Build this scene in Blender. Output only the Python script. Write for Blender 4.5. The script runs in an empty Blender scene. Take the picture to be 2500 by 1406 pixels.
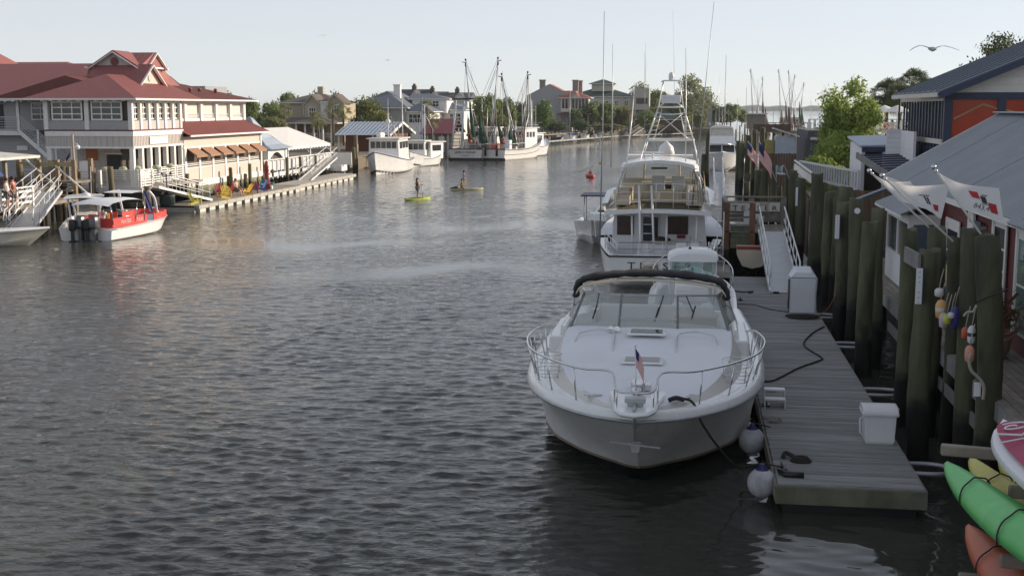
import bpy, math, random
import numpy as np
from mathutils import Matrix, Vector, Euler
sc = bpy.context.scene; COL = sc.collection
R = math.radians; PI = math.pi; sin = math.sin; cos = math.cos
rnd = random.Random(7)
# ---------------------------------------------------------------- camera
CAMZ = 6.8; FPX = 3018.0; YAW = R(8.24); PITCH = math.atan(438 / FPX)
cam = bpy.data.cameras.new('camera'); camo = bpy.data.objects.new('camera', cam); COL.objects.link(camo)
cam.sensor_width = 36; cam.lens = 36 * FPX / 2500; cam.clip_start = .1; cam.clip_end = 12000
camo.location = (0, 0, CAMZ); camo.rotation_euler = (PI / 2 - PITCH, 0, YAW); sc.camera = camo
# ---------------------------------------------------------------- light
SUN_EL = R(18); SUN_AZ = R(59)          # azimuth from +Y towards +X
sd = Vector((cos(SUN_EL) * sin(SUN_AZ), cos(SUN_EL) * cos(SUN_AZ), sin(SUN_EL)))
sl = bpy.data.lights.new('sun', 'SUN'); sl.energy = 4.5; sl.angle = R(.6); sl.color = (1, .85, .67)
so = bpy.data.objects.new('sun', sl); COL.objects.link(so); so.rotation_euler = sd.to_track_quat('Z', 'Y').to_euler()
w = bpy.data.worlds.new('World'); sc.world = w; w.use_nodes = True
nt = w.node_tree; nt.nodes.clear()
sky = nt.nodes.new('ShaderNodeTexSky'); sky.sky_type = 'NISHITA'; sky.sun_disc = False
sky.sun_elevation = SUN_EL; sky.sun_rotation = SUN_AZ; sky.air_density = .5; sky.dust_density = .2; sky.ozone_density = 1.5; sky.altitude = 0
hs = nt.nodes.new('ShaderNodeHueSaturation'); hs.inputs['Saturation'].default_value = .85
bg = nt.nodes.new('ShaderNodeBackground'); bg.inputs[1].default_value = .15
ow = nt.nodes.new('ShaderNodeOutputWorld')
hz = nt.nodes.new('ShaderNodeMix'); hz.data_type = 'RGBA'; hz.inputs[7].default_value = (3.95, 3.93, 3.85, 1)   # even thin haze over the whole dome
tcs = nt.nodes.new('ShaderNodeTexCoord'); sxs = nt.nodes.new('ShaderNodeSeparateXYZ'); mrs = nt.nodes.new('ShaderNodeMapRange'); mrs.inputs[1].default_value = .02; mrs.inputs[2].default_value = .75; mrs.inputs[3].default_value = .80; mrs.inputs[4].default_value = .30   # haze thins upwards
nt.links.new(tcs.outputs['Generated'], sxs.inputs[0]); nt.links.new(sxs.outputs[2], mrs.inputs[0]); nt.links.new(mrs.outputs[0], hz.inputs[0])
nt.links.new(sky.outputs[0], hs.inputs['Color']); nt.links.new(hs.outputs[0], hz.inputs[6]); nt.links.new(hz.outputs[2], bg.inputs[0]); nt.links.new(bg.outputs[0], ow.inputs[0])
sc.view_settings.view_transform = 'Standard'; sc.view_settings.look = 'None'; sc.view_settings.gamma = 1
sc.view_settings.exposure = .36; sc.view_settings.use_curve_mapping = False
# ---------------------------------------------------------------- placing helpers: a pixel of the photograph to a point of the place
_F = Vector((-sin(YAW) * cos(PITCH), cos(YAW) * cos(PITCH), -sin(PITCH)))
_R = Vector((cos(YAW), sin(YAW), 0)); _U = _R.cross(_F)
def ray(px, py): return _F + _R * ((px - 1250) / FPX) + _U * ((703 - py) / FPX)
def az(px, py, z=0):
    d = ray(px, py); return Vector((0, 0, CAMZ)) + d * ((z - CAMZ) / d.z)
def ay(px, py, Y):
    d = ray(px, py); return Vector((0, 0, CAMZ)) + d * (Y / d.y)
def ax(px, py, X):
    d = ray(px, py); return Vector((0, 0, CAMZ)) + d * (X / d.x)
# ---------------------------------------------------------------- materials
MATS = {}
def mat(name, col, rough=.6, metal=0, var=.12, sc_=2.5, stretch=(1, 1, 1), bump=.15, bs=12, tint=None, spec=.5, inst=.06,
        streak=0, tide=None, wave=None, trans=0, alpha=None, coat=0, col2=None):
    """procedural surface: base colour, uneven tone, fine relief, optional run-off streaks, tide line, ribs"""
    if name in MATS: return MATS[name]
    m = bpy.data.materials.new(name); MATS[name] = m; m.use_nodes = True
    t = m.node_tree; N = t.nodes; L = t.links; N.clear()
    out = N.new('ShaderNodeOutputMaterial'); b = N.new('ShaderNodeBsdfPrincipled')
    L.new(b.outputs[0], out.inputs[0])
    b.inputs['Roughness'].default_value = rough; b.inputs['Metallic'].default_value = metal
    b.inputs['Specular IOR Level'].default_value = spec
    if coat: b.inputs['Coat Weight'].default_value = coat; b.inputs['Coat Roughness'].default_value = .08
    tc = N.new('ShaderNodeTexCoord'); oi = N.new('ShaderNodeObjectInfo')
    off = N.new('ShaderNodeVectorMath'); off.operation = 'MULTIPLY_ADD'
    cmb = N.new('ShaderNodeCombineXYZ')
    for k in range(3): L.new(oi.outputs['Random'], cmb.inputs[k])
    L.new(cmb.outputs[0], off.inputs[0]); off.inputs[1].default_value = (37, 53, 71); L.new(tc.outputs['Object'], off.inputs[2])
    mp = N.new('ShaderNodeMapping'); mp.inputs['Scale'].default_value = stretch; L.new(off.outputs[0], mp.inputs[0])
    n1 = N.new('ShaderNodeTexNoise'); n1.inputs['Scale'].default_value = sc_; n1.inputs['Detail'].default_value = 6; n1.inputs['Roughness'].default_value = .62
    L.new(mp.outputs[0], n1.inputs['Vector'])
    c = Vector(col); c2 = Vector(col2) if col2 else None
    rp = N.new('ShaderNodeMapRange'); rp.inputs[1].default_value = .3; rp.inputs[2].default_value = .7
    L.new(n1.outputs[0], rp.inputs[0])
    mx = N.new('ShaderNodeMix'); mx.data_type = 'RGBA'
    lo = c * (1 - var); hi = c2 if c2 else c * (1 + var)
    mx.inputs[6].default_value = (*lo, 1); mx.inputs[7].default_value = (*[min(1, v) for v in hi], 1)
    L.new(rp.outputs[0], mx.inputs[0]); cur = mx.outputs[2]
    if inst:
        mr = N.new('ShaderNodeMapRange'); mr.inputs[3].default_value = 1 - inst; mr.inputs[4].default_value = 1 + inst
        L.new(oi.outputs['Random'], mr.inputs[0])
        vm = N.new('ShaderNodeVectorMath'); vm.operation = 'SCALE'; L.new(cur, vm.inputs[0]); L.new(mr.outputs[0], vm.inputs['Scale']); cur = vm.outputs[0]
    if streak:
        m2 = N.new('ShaderNodeMapping'); m2.inputs['Scale'].default_value = (3, 3, .25); L.new(off.outputs[0], m2.inputs[0])
        n2 = N.new('ShaderNodeTexNoise'); n2.inputs['Scale'].default_value = 2; n2.inputs['Detail'].default_value = 5; L.new(m2.outputs[0], n2.inputs['Vector'])
        r2 = N.new('ShaderNodeMapRange'); r2.inputs[1].default_value = .52; r2.inputs[2].default_value = .75; r2.inputs[3].default_value = 0; r2.inputs[4].default_value = streak
        L.new(n2.outputs[0], r2.inputs[0])
        m3 = N.new('ShaderNodeMix'); m3.data_type = 'RGBA'; L.new(r2.outputs[0], m3.inputs[0]); L.new(cur, m3.inputs[6])
        m3.inputs[7].default_value = (*(tint or (.12, .09, .06)), 1); cur = m3.outputs[2]
    if tide:   # (height, colour, blur): wet dark band below the high-water mark
        g = N.new('ShaderNodeNewGeometry'); sx = N.new('ShaderNodeSeparateXYZ'); L.new(g.outputs['Position'], sx.inputs[0])
        ns = N.new('ShaderNodeTexNoise'); ns.inputs['Scale'].default_value = 2.2; ns.inputs['Detail'].default_value = 4; L.new(g.outputs['Position'], ns.inputs['Vector'])
        ad = N.new('ShaderNodeMath'); ad.operation = 'MULTIPLY_ADD'; L.new(ns.outputs[0], ad.inputs[0]); ad.inputs[1].default_value = -1.1; L.new(sx.outputs[2], ad.inputs[2])
        r3 = N.new('ShaderNodeMapRange'); r3.inputs[1].default_value = tide[0] - .55 - tide[2]; r3.inputs[2].default_value = tide[0] - .55 + tide[2]; r3.inputs[3].default_value = 1; r3.inputs[4].default_value = 0
        L.new(ad.outputs[0], r3.inputs[0])
        m4 = N.new('ShaderNodeMix'); m4.data_type = 'RGBA'; L.new(r3.outputs[0], m4.inputs[0]); L.new(cur, m4.inputs[6]); m4.inputs[7].default_value = (*tide[1], 1); cur = m4.outputs[2]
    L.new(cur, b.inputs['Base Color'])
    hsrc = None
    if bump:
        n3 = N.new('ShaderNodeTexNoise'); n3.inputs['Scale'].default_value = bs; n3.inputs['Detail'].default_value = 4; L.new(mp.outputs[0], n3.inputs['Vector'])
        bp = N.new('ShaderNodeBump'); bp.inputs['Strength'].default_value = bump; bp.inputs['Distance'].default_value = .03; L.new(n3.outputs[0], bp.inputs['Height'])
        hsrc = bp.outputs[0]
    if wave:   # (axis vector, spacing m, strength, kind) fine boards, laps or seams too small to be geometry
        dt = N.new('ShaderNodeVectorMath'); dt.operation = 'DOT_PRODUCT'; L.new(tc.outputs['Object'], dt.inputs[0]); dt.inputs[1].default_value = wave[0]
        dv = N.new('ShaderNodeMath'); dv.operation = 'DIVIDE'; L.new(dt.outputs['Value'], dv.inputs[0]); dv.inputs[1].default_value = wave[1]
        fr = N.new('ShaderNodeMath'); fr.operation = 'FRACT'; L.new(dv.outputs[0], fr.inputs[0])
        if wave[3] == 'seam':
            r4 = N.new('ShaderNodeMapRange'); r4.inputs[1].default_value = .12; r4.inputs[2].default_value = .2; r4.inputs[3].default_value = 1; r4.inputs[4].default_value = 0
            L.new(fr.outputs[0], r4.inputs[0]); h = r4.outputs[0]
        else: h = fr.outputs[0]
        b2 = N.new('ShaderNodeBump'); b2.inputs['Strength'].default_value = 1; b2.inputs['Distance'].default_value = wave[2]; L.new(h, b2.inputs['Height'])
        if hsrc: L.new(hsrc, b2.inputs['Normal'])
        hsrc = b2.outputs[0]
    if hsrc: L.new(hsrc, b.inputs['Normal'])
    if rough < .5 or var:
        rr = N.new('ShaderNodeMapRange'); rr.inputs[3].default_value = max(.02, rough - .1); rr.inputs[4].default_value = min(1, rough + .12)
        L.new(n1.outputs[0], rr.inputs[0]); L.new(rr.outputs[0], b.inputs['Roughness'])
    if trans:
        tr = N.new('ShaderNodeBsdfTranslucent'); L.new(cur, tr.inputs[0]); ms = N.new('ShaderNodeMixShader'); ms.inputs[0].default_value = trans
        L.new(b.outputs[0], ms.inputs[1]); L.new(tr.outputs[0], ms.inputs[2]); L.new(ms.outputs[0], out.inputs[0])
    if alpha is not None:
        tp = N.new('ShaderNodeBsdfTransparent'); ms = N.new('ShaderNodeMixShader'); ms.inputs[0].default_value = alpha
        L.new(tp.outputs[0], ms.inputs[1]); L.new(b.outputs[0], ms.inputs[2]); L.new(ms.outputs[0], out.inputs[0])
    return m
def glassm(name, tintc=(.8, .86, .86), dark=.20):
    """thin pane: partly see-through, glossy by Fresnel"""
    if name in MATS: return MATS[name]
    m = bpy.data.materials.new(name); MATS[name] = m; m.use_nodes = True; t = m.node_tree; N = t.nodes; L = t.links; N.clear()
    out = N.new('ShaderNodeOutputMaterial'); tp = N.new('ShaderNodeBsdfTransparent'); tp.inputs[0].default_value = (*tintc, 1)
    df = N.new('ShaderNodeBsdfDiffuse'); df.inputs[0].default_value = (.7, .71, .70, 1)
    gl = N.new('ShaderNodeBsdfGlossy'); gl.inputs['Roughness'].default_value = .03
    m1 = N.new('ShaderNodeMixShader'); m1.inputs[0].default_value = dark; L.new(tp.outputs[0], m1.inputs[1]); L.new(df.outputs[0], m1.inputs[2])
    lw = N.new('ShaderNodeLayerWeight'); fp = N.new('ShaderNodeMath'); fp.operation = 'POWER'; fp.inputs[1].default_value = 4; L.new(lw.outputs['Facing'], fp.inputs[0]); fr = N.new('ShaderNodeMath'); fr.operation = 'MULTIPLY_ADD'; fr.inputs[1].default_value = .9; fr.inputs[2].default_value = .04; L.new(fp.outputs[0], fr.inputs[0])
    m2 = N.new('ShaderNodeMixShader'); L.new(fr.outputs[0], m2.inputs[0]); L.new(m1.outputs[0], m2.inputs[1]); L.new(gl.outputs[0], m2.inputs[2])
    L.new(m2.outputs[0], out.inputs[0]); return m
# ---------------------------------------------------------------- objects
MW = {}
def getm(o): return MW.get(o.name, Matrix.Identity(4))
def setp(o, label=None, cat=None, group=None, kind=None):
    if label: o['label'] = label
    if cat: o['category'] = cat
    if group: o['group'] = group
    if kind: o['kind'] = kind
    return o
def thing(name, label, cat, loc=(0, 0, 0), rz=0, group=None):
    o = bpy.data.objects.new(name, None); COL.objects.link(o); o.empty_display_size = .3
    o.location = loc; o.rotation_euler = (0, 0, rz); MW[o.name] = Matrix.Translation(loc) @ Matrix.Rotation(rz, 4, 'Z')
    return setp(o, label, cat, group)
KIDS = {}
def copy_tree(o, loc=None, rz=None, label=None, parent=None, scale=None):
    c = o.copy(); COL.objects.link(c)
    if parent: c.parent = parent
    if loc is not None:
        c.location = loc
        if rz is not None: c.rotation_euler = (0, 0, rz)
        MW[c.name] = Matrix.Translation(loc) @ Matrix.Rotation(c.rotation_euler.z, 4, 'Z')
    if scale is not None: c.scale = (scale,) * 3 if not hasattr(scale, '__len__') else scale
    if label: c['label'] = label
    if parent: KIDS.setdefault(parent.name, []).append(c)
    for ch in list(KIDS.get(o.name, [])): copy_tree(ch, parent=c)
    return c
class MB:
    """collects shapes and links them as one mesh object"""
    def __init__(s): s.v = []; s.f = []; s.sm = []
    def add(s, vs, fs, smooth=False):
        n = len(s.v); s.v += [tuple(v) for v in vs]; s.f += [tuple(i + n for i in f) for f in fs]; s.sm += [smooth] * len(fs); return s
    def box(s, x0, x1, y0, y1, z0, z1):
        x0, x1 = min(x0, x1), max(x0, x1); y0, y1 = min(y0, y1), max(y0, y1); z0, z1 = min(z0, z1), max(z0, z1)
        return s.add([(x0, y0, z0), (x1, y0, z0), (x1, y1, z0), (x0, y1, z0), (x0, y0, z1), (x1, y0, z1), (x1, y1, z1), (x0, y1, z1)],
              [(0, 3, 2, 1), (4, 5, 6, 7), (0, 1, 5, 4), (1, 2, 6, 5), (2, 3, 7, 6), (3, 0, 4, 7)])
    def beam(s, p, q, w, h, up=(0, 0, 1)):
        p = Vector(p); q = Vector(q); d = (q - p).normalized(); u = Vector(up)
        if abs(d.dot(u)) > .98: u = Vector((0, 1, 0))
        r = d.cross(u).normalized(); u = r.cross(d)
        a = r * w / 2; b = u * h / 2
        vs = [p - a - b, p + a - b, p + a + b, p - a + b, q - a - b, q + a - b, q + a + b, q - a + b]
        return s.add(vs, [(0, 1, 2, 3), (7, 6, 5, 4), (0, 4, 5, 1), (1, 5, 6, 2), (2, 6, 7, 3), (3, 7, 4, 0)])
    def tube(s, pts, r, n=8, r2=None, cap=True, closed=False):
        pts = [Vector(p) for p in pts]; N = len(pts); rings = []; up = None
        for i, p in enumerate(pts):
            if closed: d = pts[(i + 1) % N] - pts[i - 1]
            else: d = pts[min(i + 1, N - 1)] - pts[max(i - 1, 0)]
            if d.length < 1e-9: d = Vector((0, 0, 1))
            d.normalize()
            if up is None: up = Vector((0, 0, 1)) if abs(d.z) < .9 else Vector((1, 0, 0))
            a = d.cross(up)
            if a.length < 1e-4: a = d.orthogonal()
            a.normalize(); up = a.cross(d).normalized()
            rr = r if r2 is None else r + (r2 - r) * i / max(1, N - 1)
            if hasattr(r, '__len__'): rr = r[i]
            rings.append([p + a * (cos(2 * PI * k / n) * rr) + up * (sin(2 * PI * k / n) * rr) for k in range(n)])
        vs = [v for g in rings for v in g]; fs = []
        for i in range(N if closed else N - 1):
            j = (i + 1) % N
            for k in range(n):
                k2 = (k + 1) % n; fs.append((i * n + k, i * n + k2, j * n + k2, j * n + k))
        s.add(vs, fs, True)
        if cap and not closed:
            m = len(s.v) - len(vs); s.f.append(tuple(m + k for k in range(n))[::-1]); s.f.append(tuple(m + (N - 1) * n + k for k in range(n))); s.sm += [False, False]
        return s
    def lathe(s, prof, n=16, c=(0, 0, 0), cap=True):
        vs = [(c[0] + r * cos(2 * PI * k / n), c[1] + r * sin(2 * PI * k / n), c[2] + z) for r, z in prof for k in range(n)]
        fs = [(i * n + k, i * n + (k + 1) % n, (i + 1) * n + (k + 1) % n, (i + 1) * n + k) for i in range(len(prof) - 1) for k in range(n)]
        m = len(s.v); s.add(vs, fs, True)
        if cap: s.f.append(tuple(m + k for k in range(n))[::-1]); s.f.append(tuple(m + (len(prof) - 1) * n + k for k in range(n))); s.sm += [False, False]
        return s
    def ball(s, c, r, n=12, sq=(1, 1, 1)):
        m = n // 2; vs = []; fs = []
        for i in range(m + 1):
            t = PI * i / m
            for k in range(n): vs.append((c[0] + r * sq[0] * sin(t) * cos(2 * PI * k / n), c[1] + r * sq[1] * sin(t) * sin(2 * PI * k / n), c[2] + r * sq[2] * cos(t)))
        for i in range(m):
            for k in range(n): fs.append((i * n + k, (i + 1) * n + k, (i + 1) * n + (k + 1) % n, i * n + (k + 1) % n))
        return s.add(vs, fs, True)
    def loft(s, secs, smooth=True, cap=False, closed=False):
        n = len(secs[0]); vs = [v for q in secs for v in q]; fs = []
        for i in range(len(secs) - 1):
            for k in range(n if closed else n - 1):
                k2 = (k + 1) % n; fs.append((i * n + k, i * n + k2, (i + 1) * n + k2, (i + 1) * n + k))
        m = len(s.v); s.add(vs, fs, smooth)
        if cap: s.f.append(tuple(m + k for k in range(n))[::-1]); s.f.append(tuple(m + (len(secs) - 1) * n + k for k in range(n))); s.sm += [False, False]
        return s
    def prism(s, poly, h, axis='z', at=0):
        """extrude a polygon given in the two other axes; axis z: (x,y), y: (x,z), x: (y,z)"""
        def P(a, b, t): return (a, b, t) if axis == 'z' else ((a, t, b) if axis == 'y' else (t, a, b))
        n = len(poly); vs = [P(a, b, at) for a, b in poly] + [P(a, b, at + h) for a, b in poly]
        return s.add(vs, [tuple(range(n))[::-1], tuple(range(n, 2 * n))] + [(i, (i + 1) % n, n + (i + 1) % n, n + i) for i in range(n)])
    def slab(s, quad, t):
        """a plate: polygon points in space thickened by t against its normal"""
        q = [Vector(p) for p in quad]; nn = (q[1] - q[0]).cross(q[2] - q[0]).normalized() * t; n = len(q)
        return s.add(q + [p - nn for p in q], [tuple(range(n)), tuple(range(n, 2 * n))[::-1]] + [(i, n + i, n + (i + 1) % n, (i + 1) % n) for i in range(n)])
    def build(s, name, m, parent=None, world=True, bevel=0, sub=0, label=None, kind=None, recalc=True, loc=None):
        me = bpy.data.meshes.new(name); vs = s.v
        if parent is not None and world:
            inv = full(parent).inverted(); vs = [tuple(inv @ Vector(v)) for v in vs]
        elif loc is not None: vs = [(v[0] - loc[0], v[1] - loc[1], v[2] - loc[2]) for v in vs]
        me.from_pydata(vs, [], s.f); me.polygons.foreach_set('use_smooth', s.sm)
        if recalc and len(s.f) < 60000:
            import bmesh
            b = bmesh.new(); b.from_mesh(me); bmesh.ops.recalc_face_normals(b, faces=b.faces); b.to_mesh(me); b.free()
        me.materials.append(m); me.update()
        o = bpy.data.objects.new(name, me); COL.objects.link(o)
        if parent is not None: o.parent = parent; KIDS.setdefault(parent.name, []).append(o)
        elif loc is not None: o.location = loc
        if bevel:
            bm = o.modifiers.new('bevel', 'BEVEL'); bm.width = bevel; bm.segments = 2; bm.limit_method = 'ANGLE'; bm.angle_limit = R(35)
        if sub: ss = o.modifiers.new('sub', 'SUBSURF'); ss.levels = sub; ss.render_levels = sub
        if label: o['label'] = label
        if kind: o['kind'] = kind
        return o
def full(o):
    """world matrix of a thing or of a part placed directly under it"""
    if o.name in MW: return MW[o.name]
    m = Matrix.Translation(o.location) @ o.rotation_euler.to_matrix().to_4x4()
    return (full(o.parent) @ m) if o.parent else m
def inst(src, parent, loc, rot=(0, 0, 0), scale=None, name=None):
    """another object sharing src's mesh, as a part of parent, at parent-local place"""
    o = src.copy(); COL.objects.link(o); o.parent = parent; o.location = loc; o.rotation_euler = rot
    if scale: o.scale = scale
    if parent: KIDS.setdefault(parent.name, []).append(o)
    return o
def struct(name, mb, m, **k):
    o = mb.build(name, m, **k); o['kind'] = 'structure'; return o
def solo(name, mb, m, label, cat, group=None, kind=None, loc=None, **k):
    if loc is None and mb.v:
        a = np.array(mb.v); loc = (float(a[:, 0].mean()), float(a[:, 1].mean()), float(a[:, 2].min()))
    o = mb.build(name, m, loc=loc, **k); return setp(o, label, cat, group, kind)
def catmull(pts, n=6, closed=False):
    pts = [Vector(p) for p in pts]; out = []; N = len(pts)
    for i in range(N if closed else N - 1):
        p0 = pts[(i - 1) % N] if closed or i > 0 else pts[0]; p1 = pts[i]; p2 = pts[(i + 1) % N]; p3 = pts[(i + 2) % N] if closed or i + 2 < N else pts[-1]
        for k in range(n):
            t = k / n; out.append(.5 * ((2 * p1) + (p2 - p0) * t + (2 * p0 - 5 * p1 + 4 * p2 - p3) * t * t + (3 * p1 - p0 - 3 * p2 + p3) * t ** 3))
    if not closed: out.append(pts[-1])
    return out
def text(name, s, size, m, parent, loc, rot, depth=.004, align='CENTER', label=None, sx=1):
    """lettering as real raised mesh letters"""
    cu = bpy.data.curves.new(name, 'FONT'); cu.body = s; cu.size = size; cu.extrude = depth; cu.align_x = align; cu.align_y = 'CENTER'; cu.resolution_u = 2
    o = bpy.data.objects.new(name, cu); me = bpy.data.meshes.new_from_object(o); bpy.data.objects.remove(o)
    me.materials.clear(); me.materials.append(m)
    o = bpy.data.objects.new(name, me); COL.objects.link(o); o.location = loc; o.rotation_euler = rot; o.scale = (sx, 1, 1)
    if parent is not None:
        o.parent = parent; KIDS.setdefault(parent.name, []).append(o)
    if label: o['label'] = label
    return o
# ---------------------------------------------------------------- palette
TIDE = (1.15, (.012, .011, .009), .18)
M = {
 'gel': mat('white_gelcoat', (.80, .80, .79), .28, var=.03, sc_=1.2, bump=.02, coat=.3, inst=.0, streak=.10, tint=(.5, .44, .34)),
 'gel_old': mat('weathered_white_gelcoat', (.72, .71, .69), .4, var=.05, sc_=1.5, bump=.03, inst=.02, streak=.35, tint=(.42, .34, .24)),
 'nonskid': mat('white_nonskid_deck', (.79, .80, .83), .6, var=.05, sc_=.9, bump=.2, bs=60, inst=0),
 'cream': mat('cream_vinyl', (.62, .55, .43), .6, var=.06, inst=.02),
 'vinyl': mat('white_vinyl_cushion', (.70, .70, .69), .55, var=.05, inst=.02, bump=.1, bs=5),
 'black': mat('black_rubber', (.012, .012, .013), .45, var=.2, inst=0),
 'blackcloth': mat('black_canvas', (.014, .014, .016), .8, var=.25, bump=.5, bs=8, inst=0),
 'steel': mat('stainless_steel', (.62, .62, .63), .22, metal=1, var=.08, bump=0, inst=0),
 'alu': mat('white_aluminium_tube', (.72, .72, .72), .35, metal=.2, var=.05, bump=0),
 'alugrey': mat('grey_aluminium', (.42, .43, .44), .42, metal=.5, var=.12, bump=.05),
 'navy': mat('navy_paint', (.02, .03, .075), .5, var=.1),
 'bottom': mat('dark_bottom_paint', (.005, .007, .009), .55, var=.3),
 'tan': mat('tan_boot_stripe', (.30, .24, .17), .5, var=.12, inst=0),
 'gold': mat('gold_boot_stripe', (.5, .36, .15), .4, var=.1, inst=0),
 'glass': glassm('clear_windscreen_glass', (.86, .88, .86)),
 'glassg': glassm('greenish_glass', (.62, .78, .74), .16),
 'darkglass': mat('dark_window_glass', (.02, .025, .03), .08, var=.1, bump=.02, bs=1.5, spec=.7, inst=.3),
 'dockwood': mat('weathered_dock_plank', (.27, .275, .265), .85, var=.3, sc_=2.2, stretch=(.5, 5, 5), bump=.5, bs=9, inst=.17),
 'greenwood': mat('treated_green_timber', (.13, .13, .09), .85, var=.3, sc_=2, stretch=(1, 1, 1), bump=.5, bs=8, inst=.12, streak=.5, tint=(.05, .05, .03)),
 'brownwood': mat('brown_stained_board', (.125, .078, .05), .85, var=.3, sc_=2, stretch=(2, 2, .4), bump=.4, inst=.2),
 'greywood': mat('grey_weathered_timber', (.24, .215, .18), .85, var=.28, sc_=2.5, stretch=(1, 1, 1), bump=.4, inst=.15, streak=.3),
 'ledger': mat('pale_grey_ledger_board', (.20, .20, .19), .85, var=.2, bump=.4, inst=.1, streak=.5, tint=(.06, .06, .05)),
 'pile': mat('mossy_green_piling', (.055, .058, .03), .9, var=.38, sc_=1.4, stretch=(2.2, 2.2, .5), bump=.8, bs=7, inst=.22, streak=.55, tint=(.045, .06, .04), tide=TIDE, col2=(.12, .125, .07)),
 'pilefar': mat('far_weathered_piling', (.15, .12, .07), .9, var=.35, sc_=1.4, stretch=(2.2, 2.2, .5), bump=.6, bs=7, inst=.25, streak=.4, tint=(.05, .045, .03), tide=(1.0, (.02, .017, .012), .15)),
 'white': mat('white_painted_timber', (.76, .75, .72), .6, var=.06, bump=.08, inst=.03, streak=.12, tint=(.5, .47, .4)),
 'offwhite': mat('aged_offwhite_paint', (.62, .60, .55), .65, var=.1, bump=.1, inst=.03, streak=.25, tint=(.3, .27, .2)),
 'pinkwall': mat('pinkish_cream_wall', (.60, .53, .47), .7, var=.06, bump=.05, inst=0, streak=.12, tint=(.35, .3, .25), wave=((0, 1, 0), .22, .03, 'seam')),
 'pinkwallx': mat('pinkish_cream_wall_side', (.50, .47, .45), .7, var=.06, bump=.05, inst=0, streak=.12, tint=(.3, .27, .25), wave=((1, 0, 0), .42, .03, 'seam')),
 'greysiding': mat('grey_lap_siding', (.36, .355, .36), .7, var=.07, bump=.05, inst=0, wave=((0, 0, -1), .19, .05, 'lap')),
 'greyrail': mat('pale_grey_rail_paint', (.55, .56, .58), .6, var=.06, bump=.05),
 'redroof': mat('red_standing_seam_roof', (.27, .088, .08), .55, var=.12, sc_=.8, bump=.05, inst=0, streak=.2, tint=(.5, .25, .2)),
 'seam': mat('roof_seam_red', (.25, .08, .072), .55, var=.1, inst=0),
 'brownroof': mat('brown_red_roof', (.17, .055, .045), .75, var=.15, sc_=.8, inst=0),
 'awning': mat('tan_orange_awning', (.46, .27, .17), .8, var=.08, trans=.25, inst=.04),
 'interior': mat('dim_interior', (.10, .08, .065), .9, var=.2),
 'tent': mat('white_tent_fabric', (.78, .77, .75), .6, var=.04, bump=.1, bs=2, trans=.15, inst=0),
 'bluemetal': mat('blue_grey_metal_roof', (.36, .42, .50), .45, metal=.2, var=.12, sc_=1.5, inst=0, streak=.2, tint=(.5, .5, .5)),
 'greymetal': mat('galvanised_corrugated_roof', (.30, .32, .345), .5, metal=.15, var=.1, sc_=.7, bump=.05, inst=0, streak=.22, tint=(.40, .38, .36)),
 'barnred': mat('barn_red_siding', (.12, .012, .011), .7, var=.15, bump=.1, inst=0, wave=((0, 0, -1), .16, .03, 'lap')),
 'whiteclap': mat('white_clapboard', (.68, .68, .69), .6, var=.05, bump=.05, inst=0, wave=((0, 0, -1), .2, .04, 'lap'), streak=.15, tint=(.4, .4, .38)),
 'slate': mat('slate_blue_trim', (.035, .05, .095), .5, var=.1, inst=0),
 'slateroof': mat('slate_blue_roof', (.10, .125, .16), .5, var=.1, bump=.1, inst=0),
 'concrete': mat('pale_concrete', (.40, .38, .34), .8, var=.12, bump=.3, inst=.05, streak=.3),
 'plasticw': mat('white_plastic', (.76, .76, .77), .38, var=.03, bump=.03, inst=.02, streak=.08),
 'canvas': mat('white_canvas_cover', (.70, .72, .75), .75, var=.06, sc_=1.5, bump=.7, bs=2.2, inst=.02),
 'rope': mat('dark_rope', (.035, .03, .028), .9, var=.3, bump=.5, bs=40),
 'ropelt': mat('pale_rope', (.36, .33, .27), .9, var=.2, bump=.5, bs=40),
 'red': mat('red_canvas_panel', (.62, .055, .045), .6, var=.08, trans=.1, inst=0),
 'skin': mat('skin', (.50, .29, .20), .55, var=.08, inst=.1),
 'hair': mat('dark_hair', (.03, .02, .015), .7, var=.2),
 'bark': mat('tree_bark', (.13, .10, .075), .9, var=.3, bump=.8, bs=6),
 'barklight': mat('pale_bark', (.25, .22, .18), .9, var=.25, bump=.6, bs=6),
 'leafb': mat('bright_spring_leaf', (.27, .35, .08), .6, var=.35, sc_=1.2, bump=0, trans=.55, inst=.08),
 'leafm': mat('mid_green_leaf', (.18, .23, .07), .65, var=.4, sc_=.5, bump=0, trans=.45, inst=.18),
 'leafd': mat('dark_green_leaf', (.10, .13, .05), .65, var=.4, sc_=.5, bump=0, trans=.2, inst=.15),
 'leafo': mat('olive_leaf', (.20, .21, .085), .65, var=.35, sc_=.5, bump=0, trans=.45, inst=.15),
 'palm': mat('palm_frond_green', (.10, .125, .055), .6, var=.3, bump=0, trans=.2, inst=.1),
 'grass': mat('marsh_grass_green', (.13, .14, .06), .8, var=.35, sc_=.8, bump=0, trans=.2),
 'earth': mat('sandy_bank_earth', (.17, .14, .10), .95, var=.3, sc_=.1, bump=.6, bs=1, inst=0),
 'mud': mat('dark_marsh_mud', (.045, .04, .03), .8, var=.3, sc_=.3, bump=.6, bs=2, inst=0, tide=(.9, (.02, .017, .012), .2)),
 'orange': mat('safety_orange', (.62, .13, .03), .5, var=.08), 'yellow': mat('sun_yellow_paint', (.68, .56, .10), .55, var=.1),
 'flagwhite': mat('white_flag_cloth', (.80, .79, .78), .7, var=.04, trans=.45, bump=.1, inst=0),
 'flagred': mat('flag_red_print', (.55, .05, .05), .7, trans=.3), 'flagblue': mat('flag_blue_cloth', (.03, .045, .18), .7, trans=.3), 'print': mat('dark_print', (.03, .03, .035), .7),
}
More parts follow.
